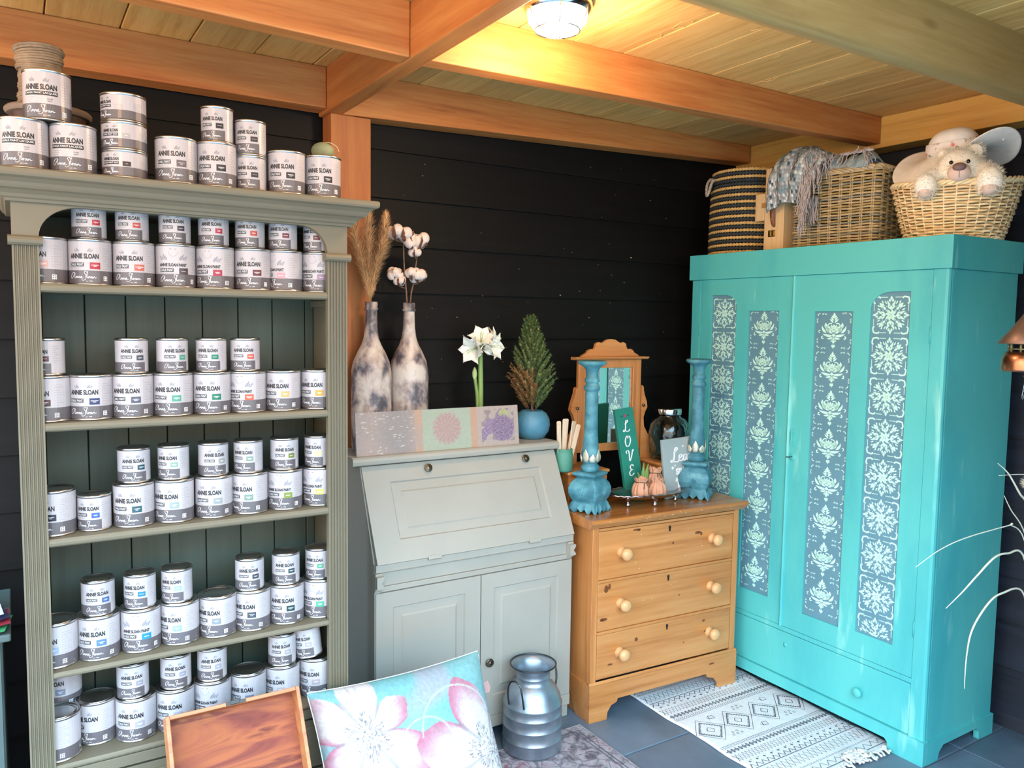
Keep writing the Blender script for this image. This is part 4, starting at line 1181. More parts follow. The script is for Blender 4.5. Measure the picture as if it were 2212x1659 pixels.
# plinth with bracket feet, front and side
pf = [(Y0 - 0.008, 0.0), (Y0 + 0.125, 0.0), (Y0 + 0.128, 0.030), (Y0 + 0.14, 0.042), (Y1 - 0.14, 0.042), (Y1 - 0.128, 0.030), (Y1 - 0.125, 0.0), (Y1 + 0.008, 0.0), (Y1 + 0.008, 0.088), (Y0 - 0.008, 0.088)]
Wd('plinth', M().prism(pf, XW - 0.008, XW + 0.02, 'x'), teal, 0.003)
ps = [(XW + 0.0205, 0.0), (XW + 0.085, 0.0), (XW + 0.095, 0.03), (XW + 0.12, 0.05), (3.01, 0.05), (3.03, 0.035), (3.035, 0.0), (3.13, 0.0), (3.13, 0.0795), (XW + 0.0205, 0.0795)]
Wd('plinth', M().prism(ps, Y0 - 0.008, Y0 + 0.012, 'y'), teal, 0.003)
Wd('plinth', M().prism(ps, Y1 - 0.012, Y1 + 0.008, 'y'), teal, 0.003)
# ------------------------------------------------------------ printed and painted surfaces (colour attribute = print, computed by rule)
def print_mat(name, rough=0.8, noise=0.08, nscale=120, bump=0.2, **kw):
    N = NT(name)
    at = N.n('Attribute', attribute_name='print')
    v = N.coords(rnd=False)
    f = N.noise(v, nscale, 3)
    g = N.ramp(f, [(0.3, (1 - noise * 2,) * 3), (0.7, (1, 1, 1))])
    N.base(N.mixc(1.0, at.outputs[0], g, 'MULTIPLY'))
    N.p.inputs['Roughness'].default_value = rough
    for k, x in kw.items(): N.p.inputs[k].default_value = x
    if bump: N.bump(f, bump)
    return N.m
def paint(o, cols):
    a = o.data.color_attributes.new('print', 'FLOAT_COLOR', 'POINT')
    a.data.foreach_set('color', [c for q in cols for c in (q[0], q[1], q[2], 1.0)])
def mixv(a, b, t):
    t = max(0.0, min(1.0, t)); return tuple(a[i] * (1 - t) + b[i] * t for i in range(3))
def sm(e0, e1, x):
    t = max(0.0, min(1.0, (x - e0) / (e1 - e0))); return t * t * (3 - 2 * t)
from mathutils import noise as mn
def nz(x, y, z=0.0): return mn.noise(Vector((x, y, z)))
def L3(h): return lin(h)[:3]

# ---------------- bureau top
ZB = 1.0772
def board():
    t_ = thing('sample_board', 'long painted sample board with chrysanthemum and lavender prints leaning on the bottles', 'board', (0.982, 2.552, ZB), (math.radians(-7), 0, math.radians(-0.5)))
    Wd_, H_ = 0.655, 0.150; nx, ny = 260, 60
    rows = [[(Wd_ * i / nx, 0, H_ * j / ny) for i in range(nx + 1)] for j in range(ny + 1)]
    m = M(); m.grid(rows)
    o = m.build('printed_face', print_mat('board_paint', 0.4, 0.05, 90, 0.1), t_)
    cols = []
    grey, lil, cop, grn = L3('#aaa0a2'), L3('#bfaca9'), L3('#d2ae9b'), L3('#b4bfae')
    for j in range(ny + 1):
        for i in range(nx + 1):
            u = i / nx; v = j / ny; x = u * Wd_; y = v * H_
            if u < 0.337:
                c = mixv(grey, lil, 0.5 + 1.2 * nz(x * 9, y * 6)); 
                s = nz(x * 60, y * 700, 3); c = mixv(c, (0.86, 0.84, 0.84), sm(0.36, 0.5, s) * (0.9 if nz(x * 20, y * 40, 9) > -0.1 else 0.2))
            elif u < 0.383: c = mixv(cop, lil, 0.3 + nz(x * 30, y * 10))
            elif u < 0.683: c = mixv(grn, L3('#bccabf'), u)
            elif u < 0.725: c = cop
            else: c = L3('#c6b8b6')
            # chrysanthemum
            dx, dy = (u - 0.533) * Wd_, (v - 0.52) * H_
            r = math.hypot(dx, dy); a = math.atan2(dy, dx)
            if r < 0.062:
                ring = math.sin(r * 260); pet = abs(math.sin(a * (6 if r < 0.03 else 9) + r * 60))
                edge = 0.048 + 0.014 * abs(math.sin(a * 9 + 2))
                if r < edge: c = mixv(c, L3('#c29ca2') if pet > 0.25 else L3('#d3bdb8'), 0.8)
            # lavender picture
            if 0.752 < u < 0.972 and 0.10 < v < 0.93:
                p = nz(u * 22, v * 6, 5); q = nz(u * 90, v * 30, 7)
                lump = math.hypot((u - 0.895) / 0.075, (v - 0.42) / 0.34)
                stem = abs((v - 0.25) - (u - 0.76) * 4.2)
                if lump < 1 + 0.25 * q: c = mixv(L3('#7d6690'), L3('#b5a3be'), 0.5 + q)
                elif math.hypot((u - 0.90) / 0.032, (v - 0.80) / 0.12) < 1: c = mixv(L3('#a8b076'), L3('#d5d5ae'), 0.5 + q)
                elif stem < 0.20 + 0.2 * p and v > 0.15: c = mixv(L3('#8c74a0'), L3('#b9a7c4'), 0.5 + q)
                elif p > 0.1: c = mixv(L3('#8b7f8c'), c, 0.4)
            cols.append(tuple(q * w_ for q, w_ in zip(c, (0.68, 0.66, 0.60))))
    paint(o, cols)
    m = M(); m.box(0, Wd_, 0.0004, 0.012, 0, H_)
    m.build('board', mat('board_edge', '#a79da0', 0.5), t_, bevel=0.001)
board()
bottle_mat = NT('bottle_paint')
_v = bottle_mat.coords(scale=(1, 1, 0.7), rnd=True)
_f = bottle_mat.noise(_v, 16, 3, 0.6, 0.2)
_c = bottle_mat.ramp(_f, [(0.36, '#524d52'), (0.42, '#7d7376'), (0.49, '#ad9b92'), (0.60, '#cbbfb5')])
bottle_mat.base(_c); bottle_mat.p.inputs['Roughness'].default_value = 0.42
bottle_mat.bump(bottle_mat.noise(_v, 60, 4), 0.25)
def bottle(x, y, label, rz):
    t_ = thing('bottle_vase', label, 'bottle', (x, y, ZB), (0, 0, rz))
    p = [(0.0, 0.004), (0.058, 0.0), (0.066, 0.003), (0.071, 0.02), (0.0725, 0.10), (0.0725, 0.255), (0.071, 0.285), (0.064, 0.32), (0.050, 0.352), (0.036, 0.378), (0.027, 0.405), (0.0225, 0.44), (0.0205, 0.50)]
    M().lathe(p, 40, cap0=False, cap1=False).build('bottle_body', bottle_mat.m, t_)
    M().lathe([(0.0205, 0.5002), (0.0240, 0.503), (0.0245, 0.508), (0.0215, 0.512), (0.0225, 0.524), (0.0215, 0.532), (0.017, 0.532), (0.0165, 0.45)], 32, cap0=False, cap1=False).build('bottle_lip', bottle_mat.m, t_)
    return t_
bottle(1.083, 2.672, 'tall whitewashed bottle holding dry pampas grass beside the post', 0.6)
bottle(1.238, 2.69, 'tall whitewashed bottle holding two cotton branches', 2.4)
# pampas plumes
pam = mat('pampas_straw', '#d8ab78', 0.85, var=0.2, scale=25)
pam_s = mat('pampas_stalk', '#a77b46', 0.8)
def plume(x, y, label, tipx, tipz, bend, seed, n=2600):
    random.seed(seed)
    t_ = thing('pampas_plume', label, 'dried grass', (x, y, ZB + 0.40), group='pampas plumes in the left bottle')
    pts = spline([(0, 0, -0.08), (0.0, 0, 0.135), (tipx * 0.35, bend * 0.5, 0.26), (tipx * 0.8, bend, tipz * 0.8), (tipx, bend * 1.3, tipz)], 8)
    M().tube(pts, [0.002 - 0.0014 * i / len(pts) for i in range(len(pts))], 5).build('stalk', pam_s, t_)
    m = M()
    for k in range(n):
        q = 0.26 + 0.74 * random.random(); i = min(int(q * (len(pts) - 1)), len(pts) - 2)
        p = pts[i].lerp(pts[i + 1], q * (len(pts) - 1) - i); d = (pts[i + 1] - pts[i]).normalized()
        w = 0.034 * math.sin(PI * min(1, (1.03 - q) / 0.80)) ** 0.8 + 0.004
        a = random.uniform(0, 2 * PI); o_ = Vector((math.cos(a), math.sin(a), 0))
        tip = p + o_ * w * random.uniform(0.35, 1.25) + d * random.uniform(0.008, 0.035)
        s_ = d.cross(o_) * 0.0006
        mid = p.lerp(tip, 0.6) + o_ * 0.003
        m.add([p - s_, p + s_, mid + s_, mid - s_, tip], [(0, 1, 2, 3), (3, 2, 4)])
    m.build('plume_hair', pam, t_, kind='stuff')
plume(1.080, 2.668, 'tan dried pampas plume, rightmost in the left bottle, leaning right', 0.055, 0.43, 0.0, 1)
plume(1.076, 2.674, 'tan dried pampas plume, middle one in the left bottle', -0.005, 0.46, 0.0, 2)
plume(1.074, 2.672, 'tan dried pampas plume, leaning furthest left behind the bookcase edge', -0.055, 0.44, 0.01, 3)
cot = mat('cotton_fibre', '#ddcdc4', 0.95, var=0.08, scale=60, bump=0.8, bscale=220)
twig = mat('dry_twig', '#7d5f4a', 0.85, var=0.3, scale=80, bump=0.4)
husk = mat('dry_husk', '#6b3f2a', 0.8, var=0.3, scale=80)
def cotton(label, base, path, bolls, seed):
    random.seed(seed)
    t_ = thing('cotton_branch', label, 'dried flower', base)
    m = M(); pts = spline(path, 6); m.tube(pts, [0.0032 - 0.0012 * i / len(pts) for i in range(len(pts))], 6)
    m.build('stem', twig, t_)
    for bx, by, bz, r in bolls:
        c = Vector((bx, by, bz)); m = M()
        r *= 1.45
        for k in range(5):
            a = 2 * PI * k / 5 + random.random(); o_ = Vector((math.cos(a) * r * 0.5, math.sin(a) * r * 0.5, random.uniform(-0.25, 0.3) * r))
            m.ell(c + o_, (r * 0.62, r * 0.60, r * 0.66), 12, 9)
        ob = m.build('cotton_boll', cot, t_)
        md = ob.modifiers.new('remesh', 'REMESH'); md.mode = 'VOXEL'; md.voxel_size = 0.0035; md.use_smooth_shade = True
        m = M()
        for k in range(5):
            a = 2 * PI * k / 5 + 0.3; o_ = Vector((math.cos(a), math.sin(a), 0)); sd = Vector((-math.sin(a), math.cos(a), 0)) * r * 0.22
            p0 = c - Vector((0, 0, r * 0.95)); p1 = c + o_ * r * 0.75 - Vector((0, 0, r * 0.55)); p2 = c + o_ * r * 1.02 + Vector((0, 0, r * 0.1)); p3 = c + o_ * r * 0.98 + Vector((0, 0, r * 0.6))
            m.add([p0, p1 - sd, p1 + sd, p2 - sd * 0.8, p2 + sd * 0.8, p3], [(0, 1, 2), (1, 3, 4, 2), (3, 5, 4)])
        m.build('husk', husk, t_)
        m = M(); q = min(pts, key=lambda p: (p - c).length + (0.03 if p.z > c.z - r else 0)); m.tube([q, c - Vector((0, 0, r * 0.9))], 0.0018, 5); m.build('twig', twig, t_)
cotton('left cotton branch with fluffy white bolls and a brown stem', (1.236, 2.688, ZB + 0.40), [(-0.003, 0, -0.05), (-0.008, 0, 0.14), (-0.018, 0, 0.25), (-0.022, 0, 0.34), (-0.026, 0, 0.38)],
       [(-0.052, 0.0, 0.386, 0.023), (-0.020, -0.012, 0.376, 0.023), (-0.055, 0, 0.236, 0.020), (-0.042, -0.01, 0.210, 0.015)], 4)
cotton('right cotton branch with fluffy white bolls, bending right', (1.243, 2.692, ZB + 0.40), [(-0.002, 0, -0.05), (0.002, 0, 0.14), (0.012, 0, 0.20), (0.026, 0.004, 0.28), (0.036, 0.004, 0.345)],
       [(0.004, -0.012, 0.352, 0.027), (0.036, -0.004, 0.360, 0.024), (0.014, -0.010, 0.320, 0.017), (0.004, -0.01, 0.236, 0.019), (0.027, -0.012, 0.232, 0.022), (0.042, 0.0, 0.240, 0.016)], 5)
# amaryllis
green = mat('plant_green', '#7d9c55', 0.5, var=0.1, scale=12)
gl = mat('bud_green', '#a8bf7c', 0.5, var=0.1)
petal = mat('white_petal', '#eeeee2', 0.5, var=0.03, **{'Subsurface Weight': 0.15, 'Subsurface Radius': (0.01, 0.01, 0.006), 'Subsurface Scale': 0.3})
t_ = thing('amaryllis', 'white flowering amaryllis with a closed bud rising behind the board', 'plant', (1.545, 2.69, ZB))
M().lathe([(0.035, 0), (0.040, 0.004), (0.050, 0.075), (0.052, 0.08), (0.048, 0.08), (0.046, 0.07), (0, 0.068)], 24).build('pot', mat('grey_pot', '#8d8c88', 0.6), t_)
M().ell((0, 0, 0.078), (0.034, 0.034, 0.028), 16, 10).build('bulb', mat('brown_bulb', '#7c5a3a', 0.7), t_)
M().tube(spline([(0.0, 0, 0.09), (0.001, 0, 0.2), (-0.002, 0, 0.350)], 5), [0.0115, 0.0115, 0.011, 0.011, 0.0105, 0.0105, 0.010, 0.010, 0.0095, 0.0095, 0.0095], 10).build('stem', green, t_)
M().tube(spline([(-0.010, 0.005, 0.09), (-0.012, 0.004, 0.17), (-0.025, 0.002, 0.248)], 4), [0.007] * 9, 8).build('stem', green, t_)
m = M(); m.lathe([(0.006, 0.0), (0.0095, 0.012), (0.010, 0.022), (0.006, 0.038), (0.0, 0.046)], 10, c=(-0.026, 0.002, 0.244)); m.build('flower_bud', gl, t_)
def trumpet(c, az, el, s=1.0):
    m = M(); F = Vector((math.cos(el) * math.sin(az), -math.cos(el) * math.cos(az), math.sin(el))); Rr = F.cross(Vector((0, 0, 1))).normalized(); Uu = Rr.cross(F)
    g = M()
    for k in range(6):
        a = 2 * PI * k / 6 + (0.1 if k % 2 else 0); rows = []
        for j in range(9):
            t2 = j / 8; rad = s * (0.005 + 0.046 * t2 ** 1.7); z = s * (0.060 * t2 - 0.020 * max(0, t2 - 0.7) * 2.2); w = s * 0.027 * math.sin(PI * (0.10 + 0.90 * t2) ** 0.8) + 0.0004
            row = []
            for i in range(5):
                q = (i - 2) / 2.0
                p = (Rr * math.cos(a) + Uu * math.sin(a)) * (rad - 0.004 * q * q * s) + (Rr * -math.sin(a) + Uu * math.cos(a)) * w * q + F * (z + (0.003 if k % 2 else 0) * s + 0.002 * math.sin(q * 3 + t2 * 6))
                row.append(Vector(c) + p)
            rows.append(row)
        m.grid(rows)
    m.build('flower', petal, t_, solid=0.0008)
    for k in range(5):
        a = 2 * PI * k / 5; p1 = Vector(c) + F * 0.05 * s + (Rr * math.cos(a) + Uu * math.sin(a)) * 0.006
        g.tube([Vector(c), p1, p1 + F * 0.014 - Uu * 0.004], 0.0007, 4); g.ell(p1 + F * 0.014 - Uu * 0.004, 0.0022, 6, 4)
    g.lathe([(0.005, -0.012), (0.006, 0.0), (0.004, 0.012)], 8, c=c)
    g.build('stamen', gl, t_)
trumpet((-0.010, -0.004, 0.366), -1.15, -0.15, 1.25); trumpet((0.012, -0.006, 0.368), 0.55, 0.05, 1.2); trumpet((0.004, 0.008, 0.378), -0.45, 0.75, 1.1); trumpet((0.018, 0.002, 0.378), 1.35, 0.45, 1.1)
# dwarf conifer in a blue pot
blue_pot = mat('blue_glaze', '#4a8098', 0.45, var=0.12, scale=14, bump=0.5, bscale=90)
t_ = thing('conifer_pot', 'round blue textured pot at the right end of the bureau', 'pot', (1.762, 2.648, ZB))
M().lathe([(0.040, 0), (0.052, 0.006), (0.068, 0.030), (0.073, 0.055), (0.070, 0.080), (0.058, 0.102), (0.045, 0.110), (0.043, 0.113), (0.040, 0.110), (0.038, 0.095)], 40, cap1=False).build('pot_body', blue_pot, t_)
M().lathe([(0.039, 0.0955), (0.02, 0.1), (0, 0.101)], 20, cap0=False).build('soil', mat('potting_soil', '#3a2a20', 0.95, bump=0.8), t_)
t_ = thing('dwarf_conifer', 'small conical fir tree, browned low on its left, in the blue pot', 'plant', (1.762, 2.648, ZB + 0.099))
needle_g = mat('needle_green', '#5f7a45', 0.6, var=0.25, scale=30); needle_l = mat('needle_light', '#93a768', 0.6, var=0.2, scale=30); needle_b = mat('needle_brown', '#9c6f42', 0.7, var=0.25, scale=30)
random.seed(21)
M().tube([(0, 0, -0.01), (0, 0, 0.06), (-0.01, 0, 0.2), (-0.02, 0, 0.38)], [0.006, 0.005, 0.003, 0.001], 6).build('trunk', twig, t_)
fo = M(); st = M()
def tuft(p0, p1, n, brown):
    st.tube([p0, p1], [0.0011, 0.0003], 3)
    d = (p1 - p0)
    for k in range(n):
        q = random.uniform(0.15, 1.03); p = p0 + d * q; a = random.uniform(0, 2 * PI)
        o_ = d.normalized().orthogonal(); o_ = Matrix.Rotation(a, 3, d.normalized()) @ o_
        tip = p + (o_ * 0.8 + d.normalized() * 0.8).normalized() * random.uniform(0.008, 0.014)
        s_ = d.normalized().cross(o_) * 0.0011
        fo.add([p - s_, p + s_, tip], [(0, 1, 2)], 2 if brown and random.random() < 0.85 else (1 if random.random() < 0.22 else 0))
for k in range(190):
    q = (k / 189.0) ** 0.9; a = k * 2.399; z = 0.02 + 0.30 * q
    R_ = 0.094 * min(1, (q + 0.10) / 0.32) ** 0.6 * (1 - max(0, (q - 0.28) / 0.75) ** 1.15) + 0.010
    lean = -0.012 * q
    p0 = Vector((lean * 0.6 + 0.25 * R_ * math.cos(a), 0.25 * R_ * math.sin(a), z - 0.01))
    p1 = Vector((lean + R_ * math.cos(a) * random.uniform(0.75, 1.05), R_ * math.sin(a) * random.uniform(0.75, 1.05), z + 0.045 + 0.03 * q))
    tuft(p0, p1, 95, math.cos(a) < -0.35 and q < 0.42)
for x_, zt in ((-0.008, 0.385), (-0.035, 0.372), (0.012, 0.345), (-0.045, 0.33), (0.03, 0.31), (-0.02, 0.36)):
    tuft(Vector((x_ * 0.5, 0, zt - 0.10)), Vector((x_ - 0.008, 0, zt + 0.005)), 120, False)
fo.build('needles', [needle_g, needle_l, needle_b], t_, kind='stuff'); st.build('twigs', twig, t_, kind='stuff')

# ---------------- on the chest
ZH = 0.8035
jar_g = mat('green_chalk_jar', '#4a8672', 0.55, var=0.15, scale=14, bump=0.1)
t_ = thing('stick_jar', 'small green painted jar holding wooden stir sticks beside the bureau', 'jar', (1.857, 2.560, 0.9485))
M().lathe([(0.030, 0), (0.036, 0.003), (0.0385, 0.010), (0.0385, 0.072), (0.036, 0.079), (0.0365, 0.083), (0.0375, 0.086), (0.0365, 0.092), (0.034, 0.0925), (0.033, 0.08), (0.033, 0.006), (0, 0.006)], 32).build('jar_body', jar_g, t_)
stick = mat('birch_stick', '#e2c9ad', 0.6, var=0.05, scale=20)
lab = ['leftmost pale birch stir stick, short and upright', 'second birch stir stick from the left, upright', 'third birch stir stick from the left, tallest', 'birch stir stick in the middle, leaning slightly right', 'birch stir stick right of the middle, turned edge on',
       'birch stir stick second from the right, leaning right', 'rightmost birch stir stick, leaning furthest right']
for k, (bx, tx, h, rz, yy) in enumerate(((-0.022, -0.032, 0.185, 0.1, -0.010), (-0.012, -0.018, 0.195, -0.1, 0.010), (-0.002, 0.000, 0.205, 0.15, -0.004), (0.008, 0.022, 0.203, 0.0, 0.012), (0.013, 0.034, 0.196, 0.9, -0.012), (0.014, 0.052, 0.196, 0.15, 0.0), (0.018, 0.070, 0.186, -0.25, -0.008))):
    o = thing('stir_stick', lab[k], 'stick', (1.857 + bx, 2.560 + yy, 0.9555), group='stir sticks in the green jar')
    d = Vector((tx - bx, 0.0, h)).normalized(); o.rotation_euler = (0, math.atan2(d.x, d.z), 0)
    m = M(Matrix.Rotation(rz, 4, 'Z')); m.prism([(-0.0095, 0), (0.0095, 0), (0.0098, h - 0.004), (0.006, h), (-0.006, h), (-0.0098, h - 0.004)], -0.0011, 0.0011, 'y')
    m.build('stick_blade', stick, o)
# candlesticks
cblue = NT('blue_grey_chalk')
_v = cblue.coords(rnd=True); _f = cblue.noise(_v, 22, 4)
cblue.base(cblue.ramp(_f, [(0.35, '#36707f'), (0.55, '#4c8998'), (0.72, '#66a2aa')])); cblue.p.inputs['Roughness'].default_value = 0.6
cblue.bump(cblue.noise(_v, 70, 4), 0.55, 0.003); cblue = cblue.m
silv = mat('silvered_lotus', '#cfcdb9', 0.35, 0.5, var=0.2, scale=60)
def candlestick(x, y, rz, label):
    t_ = thing('candlestick', label, 'candlestick', (x, y, ZH), (0, 0, rz))
    rr = math.sqrt(2)
    # square bulbous foot with scalloped feet
    def sq(prof):
        m = M(); m.lathe([(r * rr, z) for r, z in prof], 4, a0=PI / 4, smooth=False); return m
    sq([(0.052, 0.034), (0.050, 0.040), (0.057, 0.052), (0.064, 0.072), (0.064, 0.092), (0.058, 0.112), (0.046, 0.128), (0.036, 0.1345)]).build('foot_body', cblue, t_, bevel=0.006, seg=2)
    sq([(0.038, 0.135), (0.046, 0.140), (0.052, 0.146), (0.052, 0.153), (0.044, 0.157)]).build('foot_plate', cblue, t_, bevel=0.002)
    m = M()
    for k in range(4):
        T = Matrix.Rotation(k * PI / 2, 4, 'Z'); n = 24; top = []; bot = []
        for i in range(n + 1):
            u = -1 + 2 * i / n
            zc = 0.0 + 0.022 * (abs(math.sin(u * PI * 2.0)) ** 0.8) * (1 if abs(u) < 0.999 else 0)
            zc = 0.017 - 0.017 * abs(math.cos(u * PI * 2.0)) if abs(u) > 0.24 else 0.004 + 0.012 * (1 - math.cos(u * PI * 4)) / 2
            bot.append((u * 0.066, -0.066, zc)); top.append((u * 0.052, -0.0525, 0.037))
        q = M(T); q.grid([bot, top], smooth=False); q.grid([[(a * 0.86, b * 0.86, c) for a, b, c in bot], [(a * 0.86, b * 0.86, c) for a, b, c in top]], smooth=False); q.grid([bot, [(a * 0.86, b * 0.86, c) for a, b, c in bot]], smooth=False)
        m.add(q.v, q.f)
    m.build('scalloped_skirt', cblue, t_)
    m = M()
    m.lathe([(0.030, 0.1575), (0.036, 0.166), (0.037, 0.176), (0.031, 0.184), (0.026, 0.188), (0.030, 0.192), (0.0325, 0.200), (0.034, 0.215), (0.031, 0.26), (0.0275, 0.31), (0.026, 0.36), (0.0255, 0.42), (0.026, 0.466), (0.024, 0.470), (0.0245, 0.474),
             (0.030, 0.479), (0.0325, 0.487), (0.030, 0.495), (0.024, 0.500), (0.023, 0.506), (0.028, 0.510), (0.030, 0.518), (0.027, 0.526), (0.023, 0.530), (0.024, 0.540), (0.025, 0.556), (0.031, 0.566), (0.038, 0.572), (0.050, 0.578), (0.056, 0.583), (0.056, 0.590), (0.050, 0.594), (0.02, 0.590), (0, 0.590)], 32)
    m.build('turned_shaft', cblue, t_)
    m = M()
    for k in range(8):
        a = k * PI / 4; rows = []
        big = k % 2 == 0
        for j in range(7):
            q = j / 6; z = 0.196 + (0.052 if big else 0.034) * q; w = 0.013 * math.sin(PI * (0.18 + 0.82 * q)); r0 = 0.0335 + 0.0045 * math.sin(PI * q * 0.9) + (0.001 if big else 0.0025) + 0.002 * (q > 0.9)
            rows.append([(r0 * math.cos(a + s * w / 0.034), r0 * math.sin(a + s * w / 0.034), z) for s in (-1, -0.4, 0.4, 1)])
        m.grid(rows)
    m.build('lotus_petals', silv, t_, solid=0.0012)
    # raised leaf relief on the bulb faces
    m = M()
    for k in range(4):
        T = Matrix.Rotation(k * PI / 2, 4, 'Z'); q = M(T)
        for ang, ln in ((0, 0.026), (0.6, 0.022), (-0.6, 0.022), (1.2, 0.018), (-1.2, 0.018)):
            c0 = Vector((0, -0.064, 0.070)); tip = c0 + Vector((math.sin(ang) * ln, 0.0, math.cos(ang) * ln)); sd = Vector((math.cos(ang), 0, -math.sin(ang))) * ln * 0.22; mid = c0.lerp(tip, 0.5)
            q.add([c0, mid - sd, tip, mid + sd, mid + Vector((0, -0.0035, 0))], [(0, 1, 4), (1, 2, 4), (2, 3, 4), (3, 0, 4)])
        m.add(q.v, q.f)
    m.build('leaf_relief', silv if False else cblue, t_)
candlestick(1.915, 2.458, math.radians(22), 'left blue candlestick, in front of the mirror')
candlestick(2.470, 2.433, math.radians(36), 'right blue candlestick, in front of the wardrobe')
# LOVE board
def wscript(m, strokes, x0, y0, k, w, y_, mi=0):
    for s_ in strokes:
        p = [(x0 + a.x * k, y0 + a.y * k) for a in spline([(q[0], q[1], 0) for q in s_], 5)]
        n = len(p); ws = [w * (0.45 + 1.0 * abs(math.sin((math.atan2(p[min(i + 1, n - 1)][1] - p[max(i - 1, 0)][1], p[min(i + 1, n - 1)][0] - p[max(i - 1, 0)][0]))))) for i in range(n)]
        v, f = ribbon2d(p, ws)
        m.add([(a, y_, b) for a, b in v], f, mi)
LET = {'L': [[(2.6, 7.2), (4.4, 7.6), (6.6, 9.2), (6, 10.4), (4.6, 9.6), (3.8, 6.4), (3.0, 2.6), (1.6, 0.5), (0.3, 0.9), (1.2, 1.9), (3.2, 0.8), (6, 0.1), (8, 1.8)]],
       'O': [[(5.8, 9.2), (3, 9.4), (0.8, 5), (1.8, 0.6), (4.6, 0.8), (7, 5), (6.4, 9), (4.4, 9.2), (4.6, 7.4)]],
       'V': [[(0.6, 7.4), (0.4, 9.4), (2.8, 9.8), (3.4, 7), (3.2, 0.2), (6, 4.6), (8, 9.8), (9, 8.8)]],
       'E': [[(6.6, 8.4), (5, 10), (2.6, 8.6), (3.2, 6), (5.4, 5.4), (3, 5), (0.8, 2.6), (2.6, 0.2), (6.4, 2)]]}
love_g = mat('emerald_board_paint', '#23806f', 0.5, var=0.1, scale=10, bump=0.15)
t_ = thing('love_sign', 'tall narrow green LOVE sign leaning on the mirror', 'sign', (2.160, 2.515, ZH), (math.radians(-9), math.radians(-4.5), 0))
m = M(); m.box(0, 0.098, 0, 0.016, 0, 0.385); m.build('board', love_g, t_, bevel=0.001)
m = M()
for ch_, zz_ in (('L', 0.285), ('O', 0.222), ('V', 0.160), ('E', 0.098)):
    wscript(m, LET[ch_], 0.028, zz_, 0.0046, 0.0042, -0.0006)
m.build('lettering', ink_white, t_)
m = M(); wscript(m, [[(0, 0), (20, 0)]], 0.028, 0.352, 0.0021, 0.0022, -0.0006); wscript(m, [[(0, 0), (2, 1.5)], [(0, 0), (2, -1.5)], [(17, 1.5), (20, 0), (17, -1.5)]], 0.026, 0.352, 0.0022, 0.0016, -0.0007)
m.build('arrow', ink, t_)
m = M(); hp = [(0.0085 * 0.06 * 16 * math.sin(q) ** 3, 0.0005 * (13 * math.cos(q) - 5 * math.cos(2 * q) - 2 * math.cos(3 * q) - math.cos(4 * q))) for q in [2 * PI * k / 20 for k in range(20)]]
m.add([(0.049 + a, -0.001, 0.352 + b) for a, b in hp], [tuple(range(20))]); m.build('heart', mat('magenta_paint', '#b13a63', 0.5), t_)
# Leave Sparkles sign
t_ = thing('slogan_sign', 'grey painted slogan sign starting Leave, behind the right candlestick', 'sign', (2.318, 2.452, ZH), (math.radians(-5), math.radians(-3), math.radians(-3)))
m = M(); m.box(0, 0.218, 0, 0.012, 0, 0.252); m.build('board', mat('grey_sign_paint', '#98a5a5', 0.55, var=0.08, scale=8, bump=0.1), t_, bevel=0.001)
m = M()
wscript(m, [LET['L'][0]], 0.040, 0.150, 0.0060, 0.0062, -0.0007)
wscript(m, [[(0, 2), (3, 3.4), (3, 5), (1, 4.6), (0.6, 1.4), (2.4, 0.2), (4.6, 1.8)]], 0.084, 0.152, 0.0056, 0.0058, -0.0007)
wscript(m, [[(3.6, 4.6), (1, 4.4), (0.4, 1.2), (2, 0.2), (4, 4.6), (4, 1), (5.4, 0.6)]], 0.109, 0.152, 0.0056, 0.0058, -0.0007)
wscript(m, [[(0, 4.2), (1.2, 4.8), (1.6, 0.4), (4, 3.4), (3.6, 5.2)]], 0.139, 0.152, 0.0056, 0.0058, -0.0007)
wscript(m, [[(0, 2), (3, 3.4), (3, 5), (1, 4.6), (0.6, 1.4), (2.4, 0.2), (4.6, 1.8)]], 0.161, 0.152, 0.0056, 0.0058, -0.0007)
v, f = fit(T2('SPARKLES', bold=0.05), 0.064, 0.212, 0.096, 0.028); m.add([(a, -0.0007, b) for a, b in v], f)
wscript(m, [[(0, 6), (1, 8.8), (2, 5), (2.4, 0.4), (4.4, 5), (5, 0.6), (7, 5), (8.2, 9)], [(9.6, 9.4), (9.4, 0.4), (10, 3.6), (11.6, 4.4), (12, 0.6), (13.4, 1)], [(14, 2), (16.4, 3.4), (15.4, 4.6), (14, 2.4), (15.6, 0.3), (17.6, 1.6)]], 0.062, 0.034, 0.0056, 0.0052, -0.0007)
for sx_, sz_, r in ((0.112, 0.215, 0.006), (0.048, 0.128, 0.010), (0.062, 0.137, 0.006), (0.130, 0.130, 0.004), (0.120, 0.084, 0.007)):
    pts = [(sx_ + (r if k % 2 == 0 else r * 0.42) * math.sin(k * PI / 5), -0.0007, sz_ + (r if k % 2 == 0 else r * 0.42) * math.cos(k * PI / 5)) for k in range(10)]
    m.add(pts + [(sx_, -0.0007, sz_)], [(k, (k + 1) % 10, 10) for k in range(10)])
m.build('lettering', ink_white, t_)
